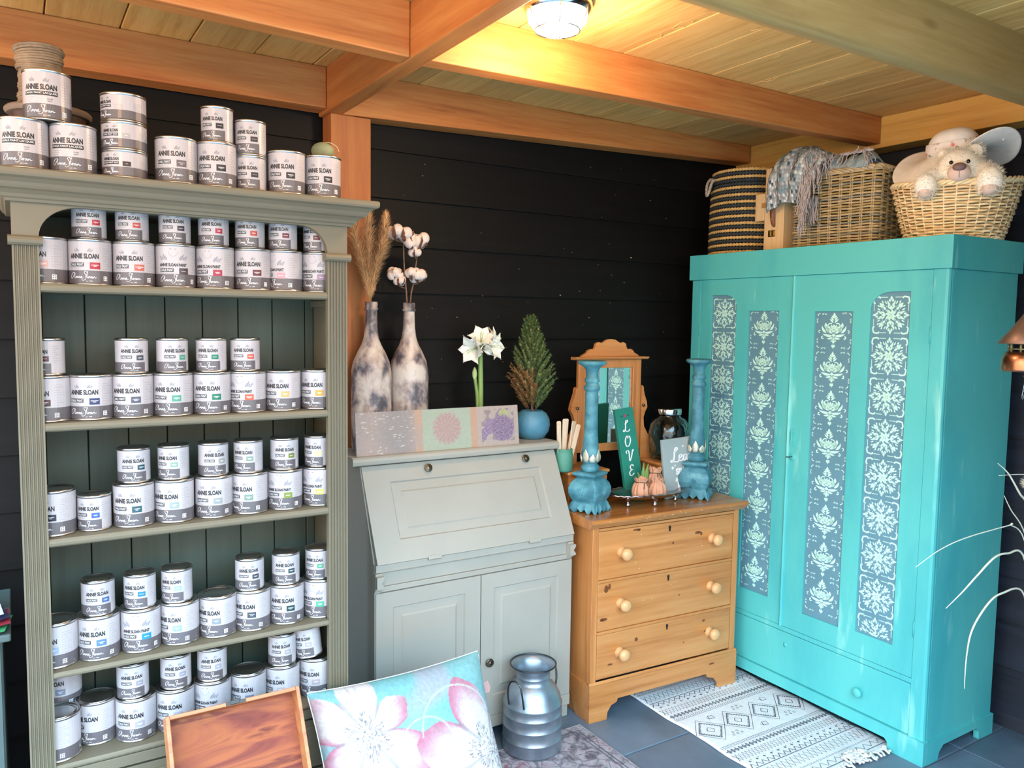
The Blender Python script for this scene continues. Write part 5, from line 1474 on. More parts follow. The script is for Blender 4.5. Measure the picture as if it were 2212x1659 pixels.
# glass drinks jar with a metal lid
glassN = NT('ribbed_clear_glass'); glassN.p.inputs['Base Color'].default_value = (0.80, 0.93, 0.94, 1); glassN.p.inputs['Transmission Weight'].default_value = 1.0
glassN.p.inputs['Roughness'].default_value = 0.04; glassN.p.inputs['IOR'].default_value = 1.45
_w = glassN.n('TexVoronoi', Scale=38.0); glassN.l(glassN.coords(rnd=False), _w.inputs['Vector']); glassN.bump(_w.outputs['Distance'], 0.6, 0.004)
t_ = thing('glass_jar', 'large ribbed clear glass jar with a silver lid on the right drawer box', 'jar', (2.437, 2.572, 0.9485))
m = M()
m.lathe([(0.0, 0.0), (0.060, 0.0), (0.078, 0.006), (0.086, 0.02), (0.088, 0.06), (0.089, 0.13), (0.084, 0.158), (0.070, 0.178), (0.052, 0.188), (0.049, 0.192), (0.049, 0.204), (0.046, 0.204), (0.046, 0.190), (0.066, 0.174), (0.080, 0.154), (0.085, 0.13), (0.084, 0.02), (0.076, 0.010), (0.0, 0.008)], 48, cap0=False, cap1=False)
m.build('glass_body', glassN.m, t_)
M().lathe([(0.052, 0.200), (0.0535, 0.202), (0.0535, 0.222), (0.051, 0.226), (0.0, 0.227)], 40, cap0=False).build('metal_lid', chrome, t_)
# silver footed tray
silver = mat('tarnished_silver', '#b9aeb0', 0.22, 1.0, var=0.15, scale=25)
TC = Vector((2.215, 2.44, ZH))
t_ = thing('silver_tray', 'oval tarnished silver tray on ball feet in front of the signs', 'tray', TC)
m = M(); rows = []
for r, z in ((0.0, 0.034), (0.10, 0.034), (0.135, 0.036), (0.155, 0.044), (0.17, 0.052), (0.178, 0.0545)):
    row = []
    for k in range(72):
        a = 2 * PI * k / 72; w = 1 + (0.020 * abs(math.sin(a * 8)) if r > 0.16 else 0)
        row.append((r * w * math.cos(a) * 1.16, r * w * math.sin(a) * 0.56, z))
    rows.append(row)
m.grid(rows, closed=True); m.build('tray_dish', silver, t_, solid=0.002)
m = M(); m.tube([(0.179 * (1 + 0.02 * abs(math.sin(a * 8))) * math.cos(a) * 1.16, 0.179 * (1 + 0.02 * abs(math.sin(a * 8))) * math.sin(a) * 0.56, 0.055 + 0.0015 * math.sin(a * 32)) for a in [2 * PI * k / 144 for k in range(144)]], 0.0032, 6, closed=True); m.build('tray_rim', silver, t_)
for a in (-1.75, -0.5, 0.9, 2.1, 3.4):
    M().lathe([(0.005, 0.0), (0.009, 0.003), (0.0105, 0.009), (0.008, 0.016), (0.004, 0.020), (0.006, 0.023), (0.010, 0.028), (0.012, 0.033)], 14, c=(0.115 * math.cos(a) * 1.16, 0.115 * math.sin(a) * 0.52, 0)).build('tray_foot', silver, t_)
# kraft paper wrapped bulbs
kraft = mat('pink_kraft_paper', '#cf9a7c', 0.7, var=0.1, scale=20, bump=0.5, bscale=40)
cord = mat('dark_raffia', '#5a4236', 0.8)
def wrapped(x, y, r, h, label, seed, sprout=False, tie=True, group='paper wrapped bulbs on the silver tray'):
    random.seed(seed)
    t_ = thing('wrapped_bulb', label, 'wrapped bulb', (x, y, ZH + 0.0362), group=group)
    m = M(); n = 40; ph = random.random() * 6; rows = []
    for j, (rr_, zz_) in enumerate(((0.0, 0.0), (0.85, 0.0), (1.0, 0.03), (1.04, 0.22), (1.0, 0.42), (0.90, 0.60), (0.72, 0.73), (0.62, 0.80), (0.68, 0.90), (0.78, 0.99), (0.74, 0.995), (0.60, 0.88), (0.50, 0.80), (0.0, 0.74))):
        row = []
        for k in range(n):
            a = 2 * PI * k / n; w = 1 + (0.07 * math.sin(a * 5 + ph + j * 0.5) + 0.05 * math.sin(a * 11 + ph * 2)) * min(1, j / 3)
            row.append((r * rr_ * w * math.cos(a), r * rr_ * w * math.sin(a), h * zz_ + (0.004 * math.sin(a * 3 + ph) + 0.003 * math.sin(a * 8)) * (j in (8, 9, 10))))
        rows.append(row)
    m.grid(rows, closed=True, smooth=False); m.build('paper_wrap', kraft, t_)
    if tie:
        m = M(); m.tube([(r * 0.68 * math.cos(a), r * 0.68 * math.sin(a), h * (0.80 + 0.02 * math.sin(a * 2))) for a in [2 * PI * k / 24 for k in range(24)]], 0.0018, 5, closed=True)
        m.tube(spline([(0.1 * r, -r * 0.68, h * 0.8), (0.25 * r, -r * 0.95, h * 0.62), (0.15 * r, -r * 1.08, h * 0.42), (0.3 * r, -r * 1.07, h * 0.2)], 5), 0.0015, 5)
        m.tube(spline([(-0.1 * r, -r * 0.68, h * 0.8), (-0.35 * r, -r * 0.95, h * 0.66), (-0.45 * r, -r * 0.98, h * 0.5)], 5), 0.0015, 5); m.build('raffia_tie', cord, t_)
    else:
        m = M(); m.ell((0, 0, h * 0.72), (r * 0.5, r * 0.5, h * 0.16), 14, 8); m.build('bulb', mat('bulb_skin', '#7c4c3a', 0.6, var=0.3, scale=40), t_)
    if sprout:
        m = M()
        for dx, hh, cv in ((0.010, 0.085, 0.006), (0.022, 0.078, 0.020), (-0.004, 0.045, -0.012), (0.030, 0.050, 0.012)):
            rows = []
            for j in range(8):
                q = j / 7; w = 0.0085 * math.sin(PI * (0.25 + 0.75 * q)); rows.append([(dx + cv * q * q + s * w, -0.004 * (s * s), h * 0.72 + hh * q) for s in (-1, -0.5, 0, 0.5, 1)])
            m.grid(rows)
        m.build('sprout_leaf', green, t_, solid=0.001)
    return t_
wrapped(2.155, 2.425, 0.034, 0.075, 'wrapped bulb tied with raffia, left on the silver tray', 2)
wrapped(2.232, 2.412, 0.035, 0.068, 'open paper wrapped bulb showing inside, front right on the tray', 5, tie=False)
wrapped(2.195, 2.478, 0.030, 0.060, 'paper wrapped bulb with green shoots, half hidden behind the others', 7, sprout=True)
wrapped(2.278, 2.480, 0.034, 0.098, 'tallest paper wrapped bulb, at the back right of the tray', 9)
# ---------------- on the wardrobe
ZW = 1.8585
tan_s = mat('tan_seagrass', '#cfa462', 0.8, var=0.25, scale=60, bump=0.8, bscale=160)
dark_s = mat('dark_seagrass', '#2d3232', 0.8, var=0.3, scale=60, bump=0.8, bscale=160)
t_ = thing('seagrass_basket', 'tall striped tan and black seagrass basket at the far left on the wardrobe', 'basket', (2.872, 2.552, ZW))
bodyH = 0.375; n = 24
pat = [0, 1, 0, 1, 1, 0, 1, 0, 1, 0, 1, 0, 1, 0, 1, 0, 1, 0, 1, 0, 1, 0, 1, 0]
tan_m = M(); drk = M()
for j in range(n):
    q = (j + 0.5) / n; z = bodyH * q; R_ = 0.170 * (1.0 + 0.02 * math.sin(q * PI)) * (1 - 0.06 * q)
    tgt = drk if pat[n - 1 - j] else tan_m
    N_ = 150
    for ph in (0, PI):     # two plies twisted together
        tgt.tube([((R_ + 0.0035 * math.cos(k * 2 * PI / N_ * 37 + ph)) * math.cos(2 * PI * k / N_), (R_ + 0.0035 * math.cos(k * 2 * PI / N_ * 37 + ph)) * math.sin(2 * PI * k / N_), z + 0.0040 * math.sin(k * 2 * PI / N_ * 37 + ph)) for k in range(N_)], 0.0048, 4, closed=True)
tan_m.build('tan_coils', tan_s, t_, kind='stuff'); drk.build('dark_coils', dark_s, t_, kind='stuff')
M().lathe([(0.0, 0.002), (0.155, 0.002), (0.162, 0.19), (0.150, 0.370)], 40, cap1=False, cap0=False).build('basket_wall', dark_s, t_)
rope = mat('pale_cotton_rope', '#a89a88', 0.85, var=0.15, scale=80, bump=0.6, bscale=200)
a_ = 2.62
m = M()
for ph in (0, 2.1, 4.2):
    pts = spline([(0.155 * math.cos(a_ - 0.05), 0.155 * math.sin(a_ - 0.05), 0.335), (0.180 * math.cos(a_), 0.180 * math.sin(a_), 0.345), (0.198 * math.cos(a_ + .02), 0.198 * math.sin(a_ + .02), 0.315), (0.200 * math.cos(a_ + 0.06), 0.200 * math.sin(a_ + 0.06), 0.268), (0.196 * math.cos(a_ + 0.14), 0.196 * math.sin(a_ + 0.14), 0.285), (0.186 * math.cos(a_ + 0.20), 0.186 * math.sin(a_ + 0.20), 0.330), (0.16 * math.cos(a_ + 0.22), 0.16 * math.sin(a_ + 0.22), 0.338)], 8)
    m.tube([p + Vector((0.003 * math.cos(i * 0.8 + ph), 0.003 * math.sin(i * 0.8 + ph), 0)) for i, p in enumerate(pts)], 0.0042, 6)
m.build('rope_handle', rope, t_)
# pale wooden case standing on end
birch = wood('pale_birch', '#cfa774', '#dbb685', '#e6c596', 'z', 0.5, 0, grain=14, rnd=0.03, bump=0.1)
t_ = thing('wooden_case', 'pale wooden box easel case with leather handle between the baskets', 'case', (2.755, 2.258, ZW))
M().box(0, 0.30, 0.0, 0.062, 0, 0.362).build('case_half', birch, t_, bevel=0.002)
M().box(0, 0.30, 0.0632, 0.102, 0, 0.352).build('case_half', birch, t_, bevel=0.002)
M().box(-0.002, 0.06, 0.103, 0.152, 0.135, 0.250).build('clamp_block', birch, t_, bevel=0.002)
brass = mat('brass_fitting', '#b59a5c', 0.3, 1.0, var=0.15)
M().box(-0.0035, -0.0002, 0.088, 0.117, 0.188, 0.210).build('latch_plate', mat('stamped_wood', '#a8804c', 0.5), t_, bevel=0.001)
leather = mat('brown_leather', '#8b4f33', 0.45, var=0.15, scale=40, bump=0.2)
m = M(); rows = []
for k in range(15):
    q = k / 14; z = 0.105 + 0.150 * q; d = 0.004 + 0.016 * math.sin(PI * q) ** 0.6; w = 0.010 * (0.55 + 0.45 * math.sin(PI * q) ** 0.4)
    rows.append([(-d, 0.046 - w, z), (-d - 0.003, 0.046, z), (-d, 0.046 + w, z)])
m.grid(rows); m.build('leather_handle', leather, t_, solid=0.004)
for z in (0.105, 0.135, 0.225, 0.255):
    M(Matrix.Translation((-0.002 if z in (0.105, 0.255) else -0.020, 0.046, z)) @ Matrix.Rotation(-PI / 2, 4, 'Y')).lathe([(0.0045, 0), (0.004, 0.003), (0, 0.004)], 12).build('rivet', brass, t_)
m = M(); m.box(-0.0025, -0.0002, 0.040, 0.078, 0.062, 0.090); m.box(-0.006, -0.0026, 0.044, 0.056, 0.066, 0.086); m.box(-0.006, -0.0026, 0.062, 0.074, 0.066, 0.086); m.build('clasp', brass, t_, bevel=0.001)
m = M(); m.box(-0.0025, -0.0002, 0.040, 0.078, 0.290, 0.318); m.box(-0.006, -0.0026, 0.046, 0.072, 0.294, 0.314); m.build('clasp', brass, t_, bevel=0.001)

def wicker(t_, path, H, rows_, stakes, mats, amp=0.004, th=0.0036, flare=lambda q: 1.0, dz=lambda a, q: 0.0, sub=3, sides=4, rim=0.007, rim_mat=None, double=True):
    """real basket weave: horizontal rods waving in and out of upright stakes. path(a) gives (x, y) of the loop at height 0."""
    out = [M() for _ in mats]
    def P(a, q, off=0.0):
        x, y = path(a); f = flare(q); L_ = math.hypot(x, y) or 1.0
        return Vector((x * f * (1 + off / L_), y * f * (1 + off / L_), H * q + dz(a, q)))
    for j in range(rows_):
        q = (j + 0.5) / rows_; N_ = stakes * sub * 2; s = 1 if j % 2 else -1
        out[random.randrange(len(mats))].tube([P(2 * PI * k / N_, q, s * amp * math.sin(stakes * PI * k / N_)) + Vector((0, 0, 0.0008 * math.sin(k * 0.37 + j))) for k in range(N_)], th * random.uniform(0.85, 1.1), sides, closed=True)
    st = M()
    for k in range(stakes):
        for off in ((-0.0028, 0.0028) if double else (0,)):
            a = 2 * PI * (k + 0.5 * 0) / stakes
            st.tube([P(a + off / 0.15, q / 8.0, 0.0) for q in range(9)], th * 0.62, 4)
    for o_, mm in zip(out, mats): o_.build('weave', mm, t_, kind='stuff')
    st.build('stakes', mats[0], t_, kind='stuff')
    m = M()
    for ph in (0, 2.1, 4.2):
        N_ = 220; m.tube([P(2 * PI * k / N_, 1.0, 0.005 * math.cos(k * 0.5 + ph)) + Vector((0, 0, 0.005 + 0.006 * math.sin(k * 0.5 + ph))) for k in range(N_)], rim * 0.8, 5, closed=True)
    m.build('braided_rim', rim_mat or mats[0], t_)
    m = M()
    for ph in (0, 3.1):
        N_ = 220; m.tube([P(2 * PI * k / N_, 0.0, 0.004 * math.cos(k * 0.45 + ph)) + Vector((0, 0, 0.0055 + 0.0035 * math.sin(k * 0.45 + ph))) for k in range(N_)], rim * 0.6, 5, closed=True)
    m.build('base_rod', rim_mat or mats[0], t_)
    m = M(); N_ = 60
    m.add([P(2 * PI * k / N_, 0.03) for k in range(N_)], [tuple(range(N_))]); m.build('basket_floor', mats[-1], t_)
random.seed(31)
w1 = mat('grey_willow', '#b7a078', 0.6, var=0.2, scale=40); w2 = mat('brown_willow', '#a58c58', 0.6, var=0.2, scale=40); w3 = mat('green_grey_willow', '#8d8874', 0.6, var=0.2, scale=40)
def rrect(hx, hy, r):
    segs = []
    per = 4 * (hx + hy) - 8 * r + 2 * PI * r
    def path(a):
        s = (a % (2 * PI)) / (2 * PI) * per
        x, y, d = -hx, -hy + r, (0, 1)
        L = [(2 * (hy - r), (-hx, -hy + r), (0, 1)), (None, (-hx + r, hy - r), PI), (2 * (hx - r), (-hx + r, hy), (1, 0)), (None, (hx - r, hy - r), PI / 2), (2 * (hy - r), (hx, hy - r), (0, -1)), (None, (hx - r, -hy + r), 0), (2 * (hx - r), (hx - r, -hy), (-1, 0)), (None, (-hx + r, -hy + r), -PI / 2)]
        for ln, p, d in L:
            if ln is None:
                ln2 = PI / 2 * r
                if s <= ln2:
                    t = d - s / r
                    return p[0] + r * math.cos(t), p[1] + r * math.sin(t)
                s -= ln2
            else:
                if s <= ln: return p[0] + d[0] * s, p[1] + d[1] * s
                s -= ln
        return L[0][1]
    return path
t_ = thing('willow_basket', 'rectangular grey willow basket holding a woven blanket on the wardrobe', 'basket', (2.935, 2.055, ZW), (0, 0, math.radians(6)))
wicker(t_, rrect(0.155, 0.178, 0.02), 0.292, 27, 30, [w1, w2, w3], 0.0050, 0.0052, lambda q: 1.0 + 0.03 * q)
random.seed(33)
p1_ = mat('pale_willow', '#f0d9aa', 0.5, var=0.12, scale=40); p2_ = mat('honey_willow', '#e6c796', 0.5, var=0.12, scale=40)
RBX, RBY = 2.935, 1.640
t_ = thing('round_basket', 'round pale willow basket holding the teddy bear on the wardrobe', 'basket', (RBX, RBY, ZW), (0, 0, math.radians(-60)))
wicker(t_, lambda a: (0.152 * math.cos(a), 0.150 * math.sin(a)), 0.182, 19, 32, [p1_, p2_], 0.0044, 0.0048, lambda q: 1.0 + 0.36 * q ** 0.85, lambda a, q: 0.022 * q * (abs(math.cos(a)) ** 3), double=False)
# blanket
def blanket():
    t = thing('blanket', 'woven grey and teal blanket with long fringe spilling over the willow basket', 'blanket', (2.78, 2.2, 2.1))
    bm_ = print_mat('woven_blanket', 0.85, 0.12, 160, 0.8)
    nu, nv = 84, 96; rows = []
    for j in range(nv + 1):
        v = j / nv
        row = []
        for i in range(nu + 1):
            u = i / nu                                # 0 = far left, 1 = right
            # guide: starts inside the basket, swells over the rim, hangs down the front
            path = spl_b(v)
            x, z = path
            y = 2.275 - 0.19 * u - 0.03 * math.sin(PI * v) * (u - 0.3) + 0.02 * v
            bulge = math.sin(PI * min(1, max(0, u))) ** 0.6
            z = z - 0.075 * (1 - bulge) * (1 - v * 0.75) - 0.055 * max(0, v - 0.7) * (u - 0.2) * -1.0
            z -= 0.05 * (abs(u - 0.35) ** 1.5) * v
            x = x - 0.035 * bulge * math.sin(PI * v) + 0.008 * math.sin(u * 20 + v * 4)
            x += 0.004 * nz(u * 9, v * 9); z += 0.006 * nz(u * 8, v * 8, 4)
            # knobbly weave relief
            k_ = 0.0022 * (math.sin(i * PI / 1.5) * math.sin(j * PI / 1.5))
            row.append((x - k_, y, z + k_))
        rows.append(row)
    m = M(); m.grid(rows)
    o = m.build('blanket_cloth', bm_, t, world=True, solid=0.006)
    cols = []; random.seed(8)
    G1, G2, G3, G4, G5 = L3('#b7bebb'), L3('#7f9a9e'), L3('#3d4f57'), L3('#e8e8e4'), L3('#a09a98')
    cell = {}
    for j in range(nv + 1):
        for i in range(nu + 1):
            key = (i // 3, j // 3)
            if key not in cell:
                r = random.random(); stripe = (key[0] * 7) % 5
                cell[key] = random.choice([G1, G2, G5, G4, G3]) if (key[0] + key[1]) % 2 else random.choice([G1, G5, G2, G1, G4])
            c = cell[key]
            if (i % 3 == 0) or (j % 3 == 0): c = mixv(c, G3, 0.35)
            cols.append(c)
    paint(o, cols)
    fr = mat('blanket_fringe', '#b5a9a6', 0.7, var=0.2, scale=60)
    m = M(); random.seed(12)
    def strand(p, ln, sway):
        pts = [Vector(p)]
        for k in range(7):
            pts.append(pts[-1] + Vector((random.uniform(-.004, .002) + sway[0], random.uniform(-.007, .007) + sway[1], -ln / 7)))
        m.tube(spline(pts, 2), [0.0024 * (1 - 0.5 * q / 14) for q in range(15)], 4)
    for k in range(150):       # fringe running down the right edge of the hanging part
        q = random.random(); i = nu - random.randint(0, 16); j = int(nv * (0.25 + 0.74 * q)); p = Vector(rows[j][i]) + Vector((-0.008, -0.004, 0))
        strand(p, 0.06 + 0.05 * q + random.uniform(0, .03), (0.0, -0.002 + 0.002 * q))
    for k in range(34):        # lowest tassel
        strand(Vector((2.742 + random.uniform(-.01, .01), 2.125 + random.uniform(-.035, .02), 2.065)), 0.10 + random.uniform(0, .02), (0, -0.0012))
    m.build('fringe', fr, t, world=True, kind='stuff')
    # second fold lying along the rim to the right, with loose threads
    m = M(); rows2 = []
    for j in range(25):
        a = PI * j / 24; row = []
        for i in range(41):
            u = i / 40; y = 2.135 - 0.24 * u; hgt = 0.050 + 0.012 * math.sin(u * 9) + 0.008 * math.sin(u * 23)
            hgt *= math.sin(PI * (0.12 + 0.80 * u)) ** 0.4
            row.append((2.835 + 0.055 * -math.cos(a) + 0.006 * nz(u * 12, a * 3), y, 2.155 + hgt * math.sin(a) * 1.3 + 0.004 * nz(u * 20, a * 5, 3)))
        rows2.append(row)
    m.grid(rows2); o2 = m.build('blanket_fold', bm_, t, world=True, solid=0.005)
    paint(o2, [mixv(random.choice([G1, G2, G5]), G2, 0.4) for r in rows2 for _ in r])
    m = M(); random.seed(14)
    def strand2(p, ln, sy):
        pts = [Vector(p)]
        for k in range(6): pts.append(pts[-1] + Vector((random.uniform(-.007, .001), sy + random.uniform(-.006, .006), -ln / 6 + 0.004 * (k == 0))))
        m.tube(spline(pts, 2), 0.0022, 4)
    for k in range(110):
        u = random.random(); y = 2.15 - 0.24 * u
        if 0.12 < u < 0.40 or u > 0.92 or random.random() < 0.22: strand2((2.80 + random.uniform(-.02, .03), y, 2.225 + random.uniform(-.02, .012)), random.uniform(0.03, 0.075), -0.004 if u > 0.9 else 0)
        else: m.tube([(2.82 + random.uniform(-.02, .02), y, 2.222), (2.80, y - 0.02, 2.228), (2.79, y - 0.05, 2.215)], 0.0020, 4)
    m.build('fringe', fr, t, world=True, kind='stuff')
SB = spline([(2.93, 2.16, 0), (2.90, 2.235, 0), (2.84, 2.275, 0), (2.765, 2.262, 0), (2.712, 2.20, 0), (2.695, 2.12, 0), (2.70, 2.045, 0)], 12)
def spl_b(v):
    k = v * (len(SB) - 1); i = min(int(k), len(SB) - 2); p = SB[i].lerp(SB[i + 1], k - i)
    return p.x, p.y
blanket()
# teddy bear, facing the room. local -y is forward
fur_m = mat('cream_plush', '#f5efdf', 0.95, var=0.06, scale=40, bump=0.3)
plush = mat('pinkish_short_plush', '#d8bdad', 0.9, var=0.05, scale=60)
nose_m = mat('brown_nose', '#6f5650', 0.5, var=0.1)
eye_m = mat('black_eye', '#14100e', 0.08, var=0.0)
t_ = thing('teddy_bear', 'cream plush teddy bear leaning over the front of the round basket', 'teddy bear', (RBX, RBY, ZW + 0.185), (0, 0, math.radians(-60.6)))
HC = Vector((0.006, -0.135, 0.056))
parts_ = [(HC, (0.072, 0.064, 0.068)), (HC + Vector((0, -0.030, -0.018)), (0.050, 0.045, 0.042)), (HC + Vector((-0.048, 0.012, 0.052)), (0.024, 0.015, 0.024)), (HC + Vector((0.046, 0.012, 0.058)), (0.026, 0.016, 0.028)),
          (Vector((0, -0.075, -0.01)), (0.085, 0.075, 0.085)), (Vector((-0.075, -0.150, 0.020)), (0.036, 0.050, 0.042)), (Vector((-0.094, -0.205, -0.005)), (0.036, 0.033, 0.042)),
          (Vector((0.082, -0.150, 0.024)), (0.040, 0.050, 0.046)), (Vector((0.098, -0.205, 0.000)), (0.040, 0.034, 0.046))]
m = M()
for c, r in parts_: m.ell(c, r, 24, 16)
ob = m.build('bear_body', fur_m, t_)
md = ob.modifiers.new('remesh', 'REMESH'); md.mode = 'VOXEL'; md.voxel_size = 0.006; md.use_smooth_shade = True
random.seed(44); m = M()
for c, r in parts_:
    for k in range(int(52000 * (r[0] * r[2])) * 7):
        u = random.gauss(0, 1), random.gauss(0, 1), random.gauss(0, 1); L_ = math.sqrt(sum(q * q for q in u)) or 1
        d = Vector([q / L_ for q in u])
        if d.y > 0.55: continue
        p = c + Vector((d.x * r[0], d.y * r[1], d.z * r[2])); n_ = Vector((d.x / r[0], d.y / r[1], d.z / r[2])).normalized()
        if any((((p - c2).x / r2[0]) ** 2 + ((p - c2).y / r2[1]) ** 2 + ((p - c2).z / r2[2]) ** 2) < 0.80 for c2, r2 in parts_ if c2 is not c): continue
        if (p - (HC + Vector((0, -0.078, -0.022)))).length < 0.034: continue
        if min((p - (HC + Vector((s * 0.026, -0.058, 0.012)))).length for s in (-1, 1)) < 0.011: continue
        ln = random.uniform(0.008, 0.017); bend = Vector((random.uniform(-.6, .6), random.uniform(-.3, .3), random.uniform(-.9, .2)))
        s_ = n_.orthogonal().normalized() * 0.0009; p2 = p + (n_ + bend * 0.5).normalized() * ln * 0.6; p3 = p2 + (n_ * 0.5 + bend).normalized() * ln * 0.5
        m.add([p - s_, p + s_, p2 + s_ * 0.7, p2 - s_ * 0.7, p3], [(0, 1, 2, 3), (3, 2, 4)])
m.build('fur', fur_m, t_, kind='stuff')
m = M(); m.ell(HC + Vector((0, -0.075, -0.024)), (0.036, 0.030, 0.032), 24, 16); m.build('muzzle', plush, t_)
m = M(); m.ell(HC + Vector((0.000, -0.100, -0.010)), (0.021, 0.011, 0.015), 20, 12); m.build('nose', nose_m, t_)
m = M(); m.tube([HC + Vector((0, -0.1055, -0.024)), HC + Vector((0, -0.1045, -0.036)), HC + Vector((0, -0.100, -0.044))], 0.0009, 5); m.build('mouth_stitch', nose_m, t_)
for s in (-1, 1):
    m = M(); m.ell(HC + Vector((s * 0.026, -0.065, 0.013)), (0.0062, 0.004, 0.0068), 14, 10); m.build('eye', eye_m, t_)
    c, r = (Vector((-0.094, -0.212, -0.026)), (0.026, 0.024, 0.024)) if s < 0 else (Vector((0.098, -0.212, -0.024)), (0.029, 0.025, 0.026))
    m = M(); m.ell(c, r, 16, 10); m.build('paw_pad', plush, t_)
# straw hat behind and over the bear's head
hat_m = mat('white_paper_straw', '#f2ede4', 0.8, var=0.06, scale=40, bump=0.25)
N = NT('floral_band'); _v = N.coords(rnd=False); _vo = N.n('TexVoronoi', Scale=34.0); N.l(_v, _vo.inputs['Vector'])
_k = N.ramp(_vo.outputs['Distance'], [(0.0, '#c83a46'), (0.22, '#e08a88'), (0.36, '#e9e0d8'), (1.0, '#efe8e0')])
_k2 = N.mixc(N.ramp(N.noise(_v, 34, 3), [(0.56, (0, 0, 0)), (0.62, (0.8,) * 3)]), _k, '#7d8a78'); N.base(_k2); N.p.inputs['Roughness'].default_value = 0.8
band_m = N.m
t_ = thing('sun_hat', 'white wide brimmed straw hat with floral band behind the teddy bear', 'hat', (RBX, RBY, ZW + 0.185), (0, 0, math.radians(-60.6)))
tilt = Matrix.Translation((-0.012, 0.002, 0.136)) @ Matrix.Rotation(math.radians(-7), 4, 'Y') @ Matrix.Rotation(math.radians(12), 4, 'X')
rows = []
for j in range(30):       # ridged crown
    q = j / 29; ang = q * PI / 2; r = 0.088 * math.cos(ang) ** 0.75 + 0.0; z = 0.090 * math.sin(ang) ** 0.9
    r *= 1 + 0.008 * (j % 2)
    rows.append([(r * math.cos(2 * PI * k / 48), r * math.sin(2 * PI * k / 48) * 0.95, z) for k in range(48)])
m = M(tilt); m.grid(rows, closed=True); m.build('crown', hat_m, t_, solid=0.002)
m = M(tilt); m.lathe([(0.0895, 0.004), (0.0912, 0.006), (0.0908, 0.030), (0.0880, 0.046), (0.0860, 0.048)], 48, cap0=False, cap1=False); m.build('floral_band', band_m, t_)
m = M(tilt)
for a0, l_ in ((0.15, 0.065), (-0.25, 0.075)):
    rr_ = [[(0.088 * math.cos(a0) + l_ * q * math.cos(a0 * 0.7 + s * 0.25), 0.088 * math.sin(a0) + l_ * q * math.sin(a0 * 0.7 + s * 0.25), 0.015 + 0.018 * math.sin(q * 2.5) + s * 0.012 * q) for s in (-1, 0, 1)] for q in [k / 6 for k in range(7)]]
    m.grid(rr_)
m.build('ribbon_tail', band_m, t_, solid=0.001)
rows = []
for j in range(26):
    q = j / 25; row = []
    for k in range(96):
        a = 2 * PI * k / 96; ca, sa = math.cos(a), math.sin(a)
        R0 = 0.086; R1 = 0.160 + 0.048 * abs(ca) ** 1.3 - 0.040 * max(0, -sa) ** 2
        r = R0 + (R1 - R0) * q
        left = max(0, -ca); right = max(0, ca); front = max(0, -sa)
        z = (0.55 * left - 0.75 * right) * q * (r * sa) - 0.045 * q * left ** 1.5 - 0.004 * q
        z += 0.0007 * (j % 2)
        row.append((r * ca, r * sa * 0.92, z))
    rows.append(row)
m = M(tilt); m.grid(rows, closed=True); m.build('brim', hat_m, t_, solid=0.002)
m = M(tilt); m.lathe([(0.084, -0.002), (0.080, 0.03), (0.0, 0.06)], 36, cap0=False); m.build('hat_lining', mat('straw_lining', '#8a7650', 0.9, var=0.3, scale=60, bump=0.6), t_)

# ---------------- on the floor
# milk can
galv = NT('galvanised_steel'); _v = galv.coords(rnd=False); _f = galv.noise(_v, 9, 4)
galv.base(galv.ramp(_f, [(0.3, '#808b95'), (0.7, '#a9b4be')])); galv.p.inputs['Metallic'].default_value = 0.8; galv.p.inputs['Roughness'].default_value = 0.38
galv.bump(galv.noise(_v, 22, 3), 0.12, 0.002); galv = galv.m
t_ = thing('milk_can', 'small galvanised steel milk can with two wire handles on the faded rug', 'milk can', (1.556, 2.305, 0.0045))
M().lathe([(0.0, 0.002), (0.100, 0.0), (0.106, 0.003), (0.1075, 0.010), (0.107, 0.047), (0.1085, 0.0485), (0.107, 0.050), (0.107, 0.093), (0.1085, 0.0945), (0.107, 0.096), (0.1065, 0.136), (0.108, 0.1375), (0.1065, 0.139), (0.1055, 0.170), (0.1075, 0.173), (0.105, 0.176),
           (0.100, 0.198), (0.085, 0.228), (0.068, 0.246), (0.0605, 0.252), (0.0605, 0.268), (0.0618, 0.2695), (0.0605, 0.271), (0.062, 0.288), (0.072, 0.302), (0.082, 0.311), (0.081, 0.3125), (0.070, 0.303), (0.058, 0.288), (0.057, 0.250), (0.055, 0.235), (0.0, 0.225)], 56, cap0=False, cap1=False).build('can_shell', galv, t_)
M().tube([(0.0825 * math.cos(2 * PI * k / 48), 0.0825 * math.sin(2 * PI * k / 48), 0.312) for k in range(48)], 0.0028, 8, closed=True).build('rolled_rim', mat('dark_worn_steel', '#4a4d50', 0.35, 0.9), t_)
for s, rz in ((-1, math.radians(202)), (1, math.radians(22))):
    u_ = Vector((math.cos(rz), math.sin(rz), 0)); v_ = Vector((-u_.y, u_.x, 0))
    pts = [u_ * 0.101 + v_ * -0.032 + Vector((0, 0, 0.188)), u_ * 0.110 + v_ * -0.031 + Vector((0, 0, 0.235)), u_ * 0.112 + v_ * -0.022 + Vector((0, 0, 0.272)), u_ * 0.112 + Vector((0, 0, 0.284)), u_ * 0.112 + v_ * 0.022 + Vector((0, 0, 0.272)), u_ * 0.110 + v_ * 0.031 + Vector((0, 0, 0.235)), u_ * 0.101 + v_ * 0.032 + Vector((0, 0, 0.188))]
    M().tube(spline(pts, 6), 0.0034, 8).build('wire_handle', mat('handle_wire', '#5b5d5e', 0.3, 1.0), t_)
